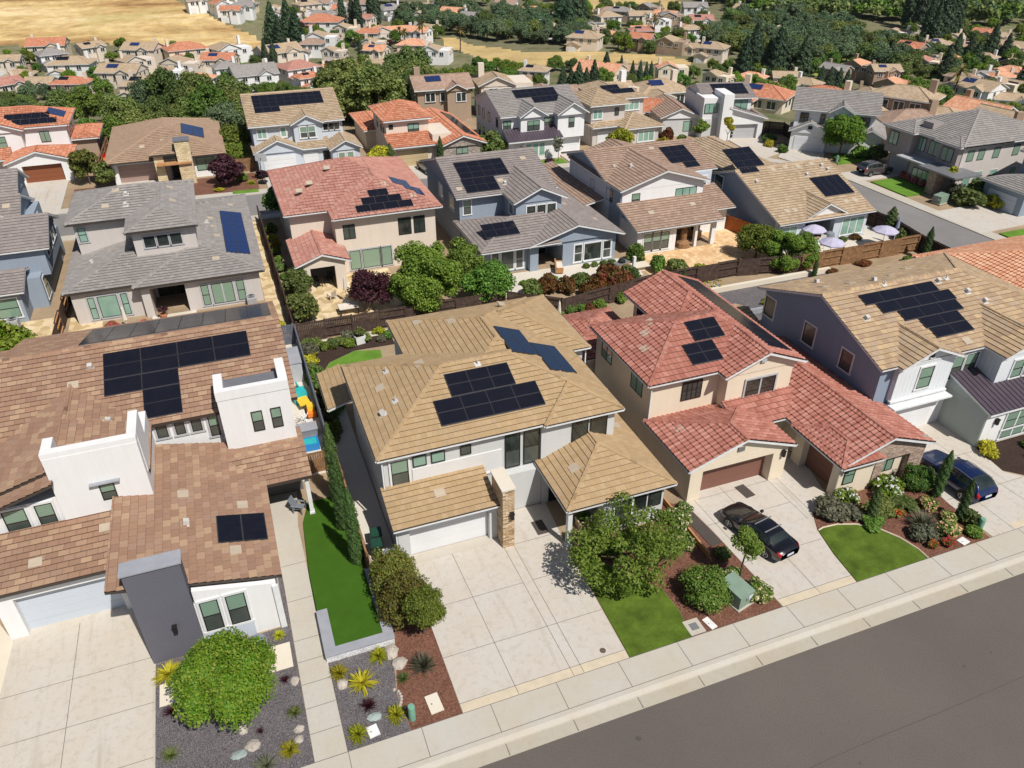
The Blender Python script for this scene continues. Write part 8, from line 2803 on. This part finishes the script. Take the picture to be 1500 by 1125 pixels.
thing('toy_slide', 'turquoise and yellow plastic toy slide in the side yard', 'toy', (2.15, 51.6, .02), slide, RAD(10))
thing('toy_car', 'orange and yellow toy ride-on by the grey fence', 'toy', (2.7, 49.4, .02), lambda b: (b.box(-.3, .3, -.6, .6, .15, .45, M['orange_p']), b.box(-.25, .25, -.2, .4, .45, .85, M['yellow_p']), [b.tube([(s * .3, y, .16), (s * .4, y, .16)], .16, M['black'], 12) for s in (-1, 1) for y in (-.4, .4)]))
thing('paddling_tub', 'blue plastic tub at the end of the side yard', 'tub', (1.9, 45.4, .02), lambda b: (b.box(-.75, .75, -.5, .5, 0, .5, M['blue_p']), b.box(-.6, .6, -.36, .36, .5, .52, M['aqua_p'])))
thing('storage_bench', 'grey storage bench beside the blue tub', 'bench', (1.95, 47.0, .02), lambda b: (b.box(-.8, .8, -.45, .45, 0, .6, M['bin_grey']), b.box(-.85, .85, -.5, .5, .6, .68, M['cap_grey'])))
thing('storage_shed', 'pale grey storage box beyond the second parapet', 'shed', (2.0, 55.6, .02), lambda b: (b.box(-.85, .85, -1.3, 1.3, 0, 1.7, M['trim_grey']), b.box(-.9, .9, -1.35, 1.35, 1.7, 1.78, M['cap_grey'])))
thing('white_bicycle_frame', 'white tangled garden furniture frame in the side yard', 'furniture', (1.9, 48.3, .02), lambda b: [b.tube([(math.cos(a) * .45, math.sin(a) * .45, .1), (math.cos(a + 1.9) * .5, math.sin(a + 1.9) * .5, .95)], .03, M['white'], 6) for a in (0, .9, 1.8, 2.7, 3.6, 4.5, 5.4)])
thing('umbrella_base_pole', 'thin white garden pole on the slate blue house patio', 'post', (36.9, 62.9, .02), lambda b: b.box(-.14, .14, -.14, .14, 0, 2.0, M['white']))
thing('garden_table', 'white stone table at the slate blue house patio', 'table', (38.0, 63.6, .02), lambda b: (b.box(-.9, .9, -.6, .6, .6, .7, M['slab_cream']), b.box(-.5, .5, -.3, .3, 0, .6, M['slab_cream'])))
thing('plastic_box', 'turquoise box at the edge of the grass plot', 'box', (51.6, 60.3, .02), lambda b: (b.box(-.5, .5, -.35, .35, 0, .4, M['aqua_p']), b.box(-.54, .54, -.39, .39, .4, .46, M['blue_p'])))
thing('trampoline_toys', 'red and turquoise toys behind the orange roofed house', 'toy', (-15.2, 123.0, .02), lambda b: (b.box(-.9, .2, -.6, .6, 0, .9, M['orange_p']), b.box(.3, 1.4, -.7, .5, 0, .5, M['aqua_p']), b.box(-.6, 0, -.3, .3, .9, 1.3, M['redlamp'])))


# ================================================================== thin summer haze over the valley
hb = MB()
hm = bpy.data.materials.new('summer_haze')
hm.use_nodes = True
hn = hm.node_tree
hn.nodes.clear()
hv = hn.nodes.new('ShaderNodeVolumePrincipled')
hv.inputs['Color'].default_value = (0.78, 0.88, 1.0, 1)
hv.inputs['Density'].default_value = 0.00003
hv.inputs['Anisotropy'].default_value = 0.2
hn.links.new(hv.outputs[0], hn.nodes.new('ShaderNodeOutputMaterial').inputs['Volume'])
hb.box(-2700, 2700, -900, 2700, -33, 44, hm)
ho = hb.obj('haze')
ho['kind'] = 'stuff'
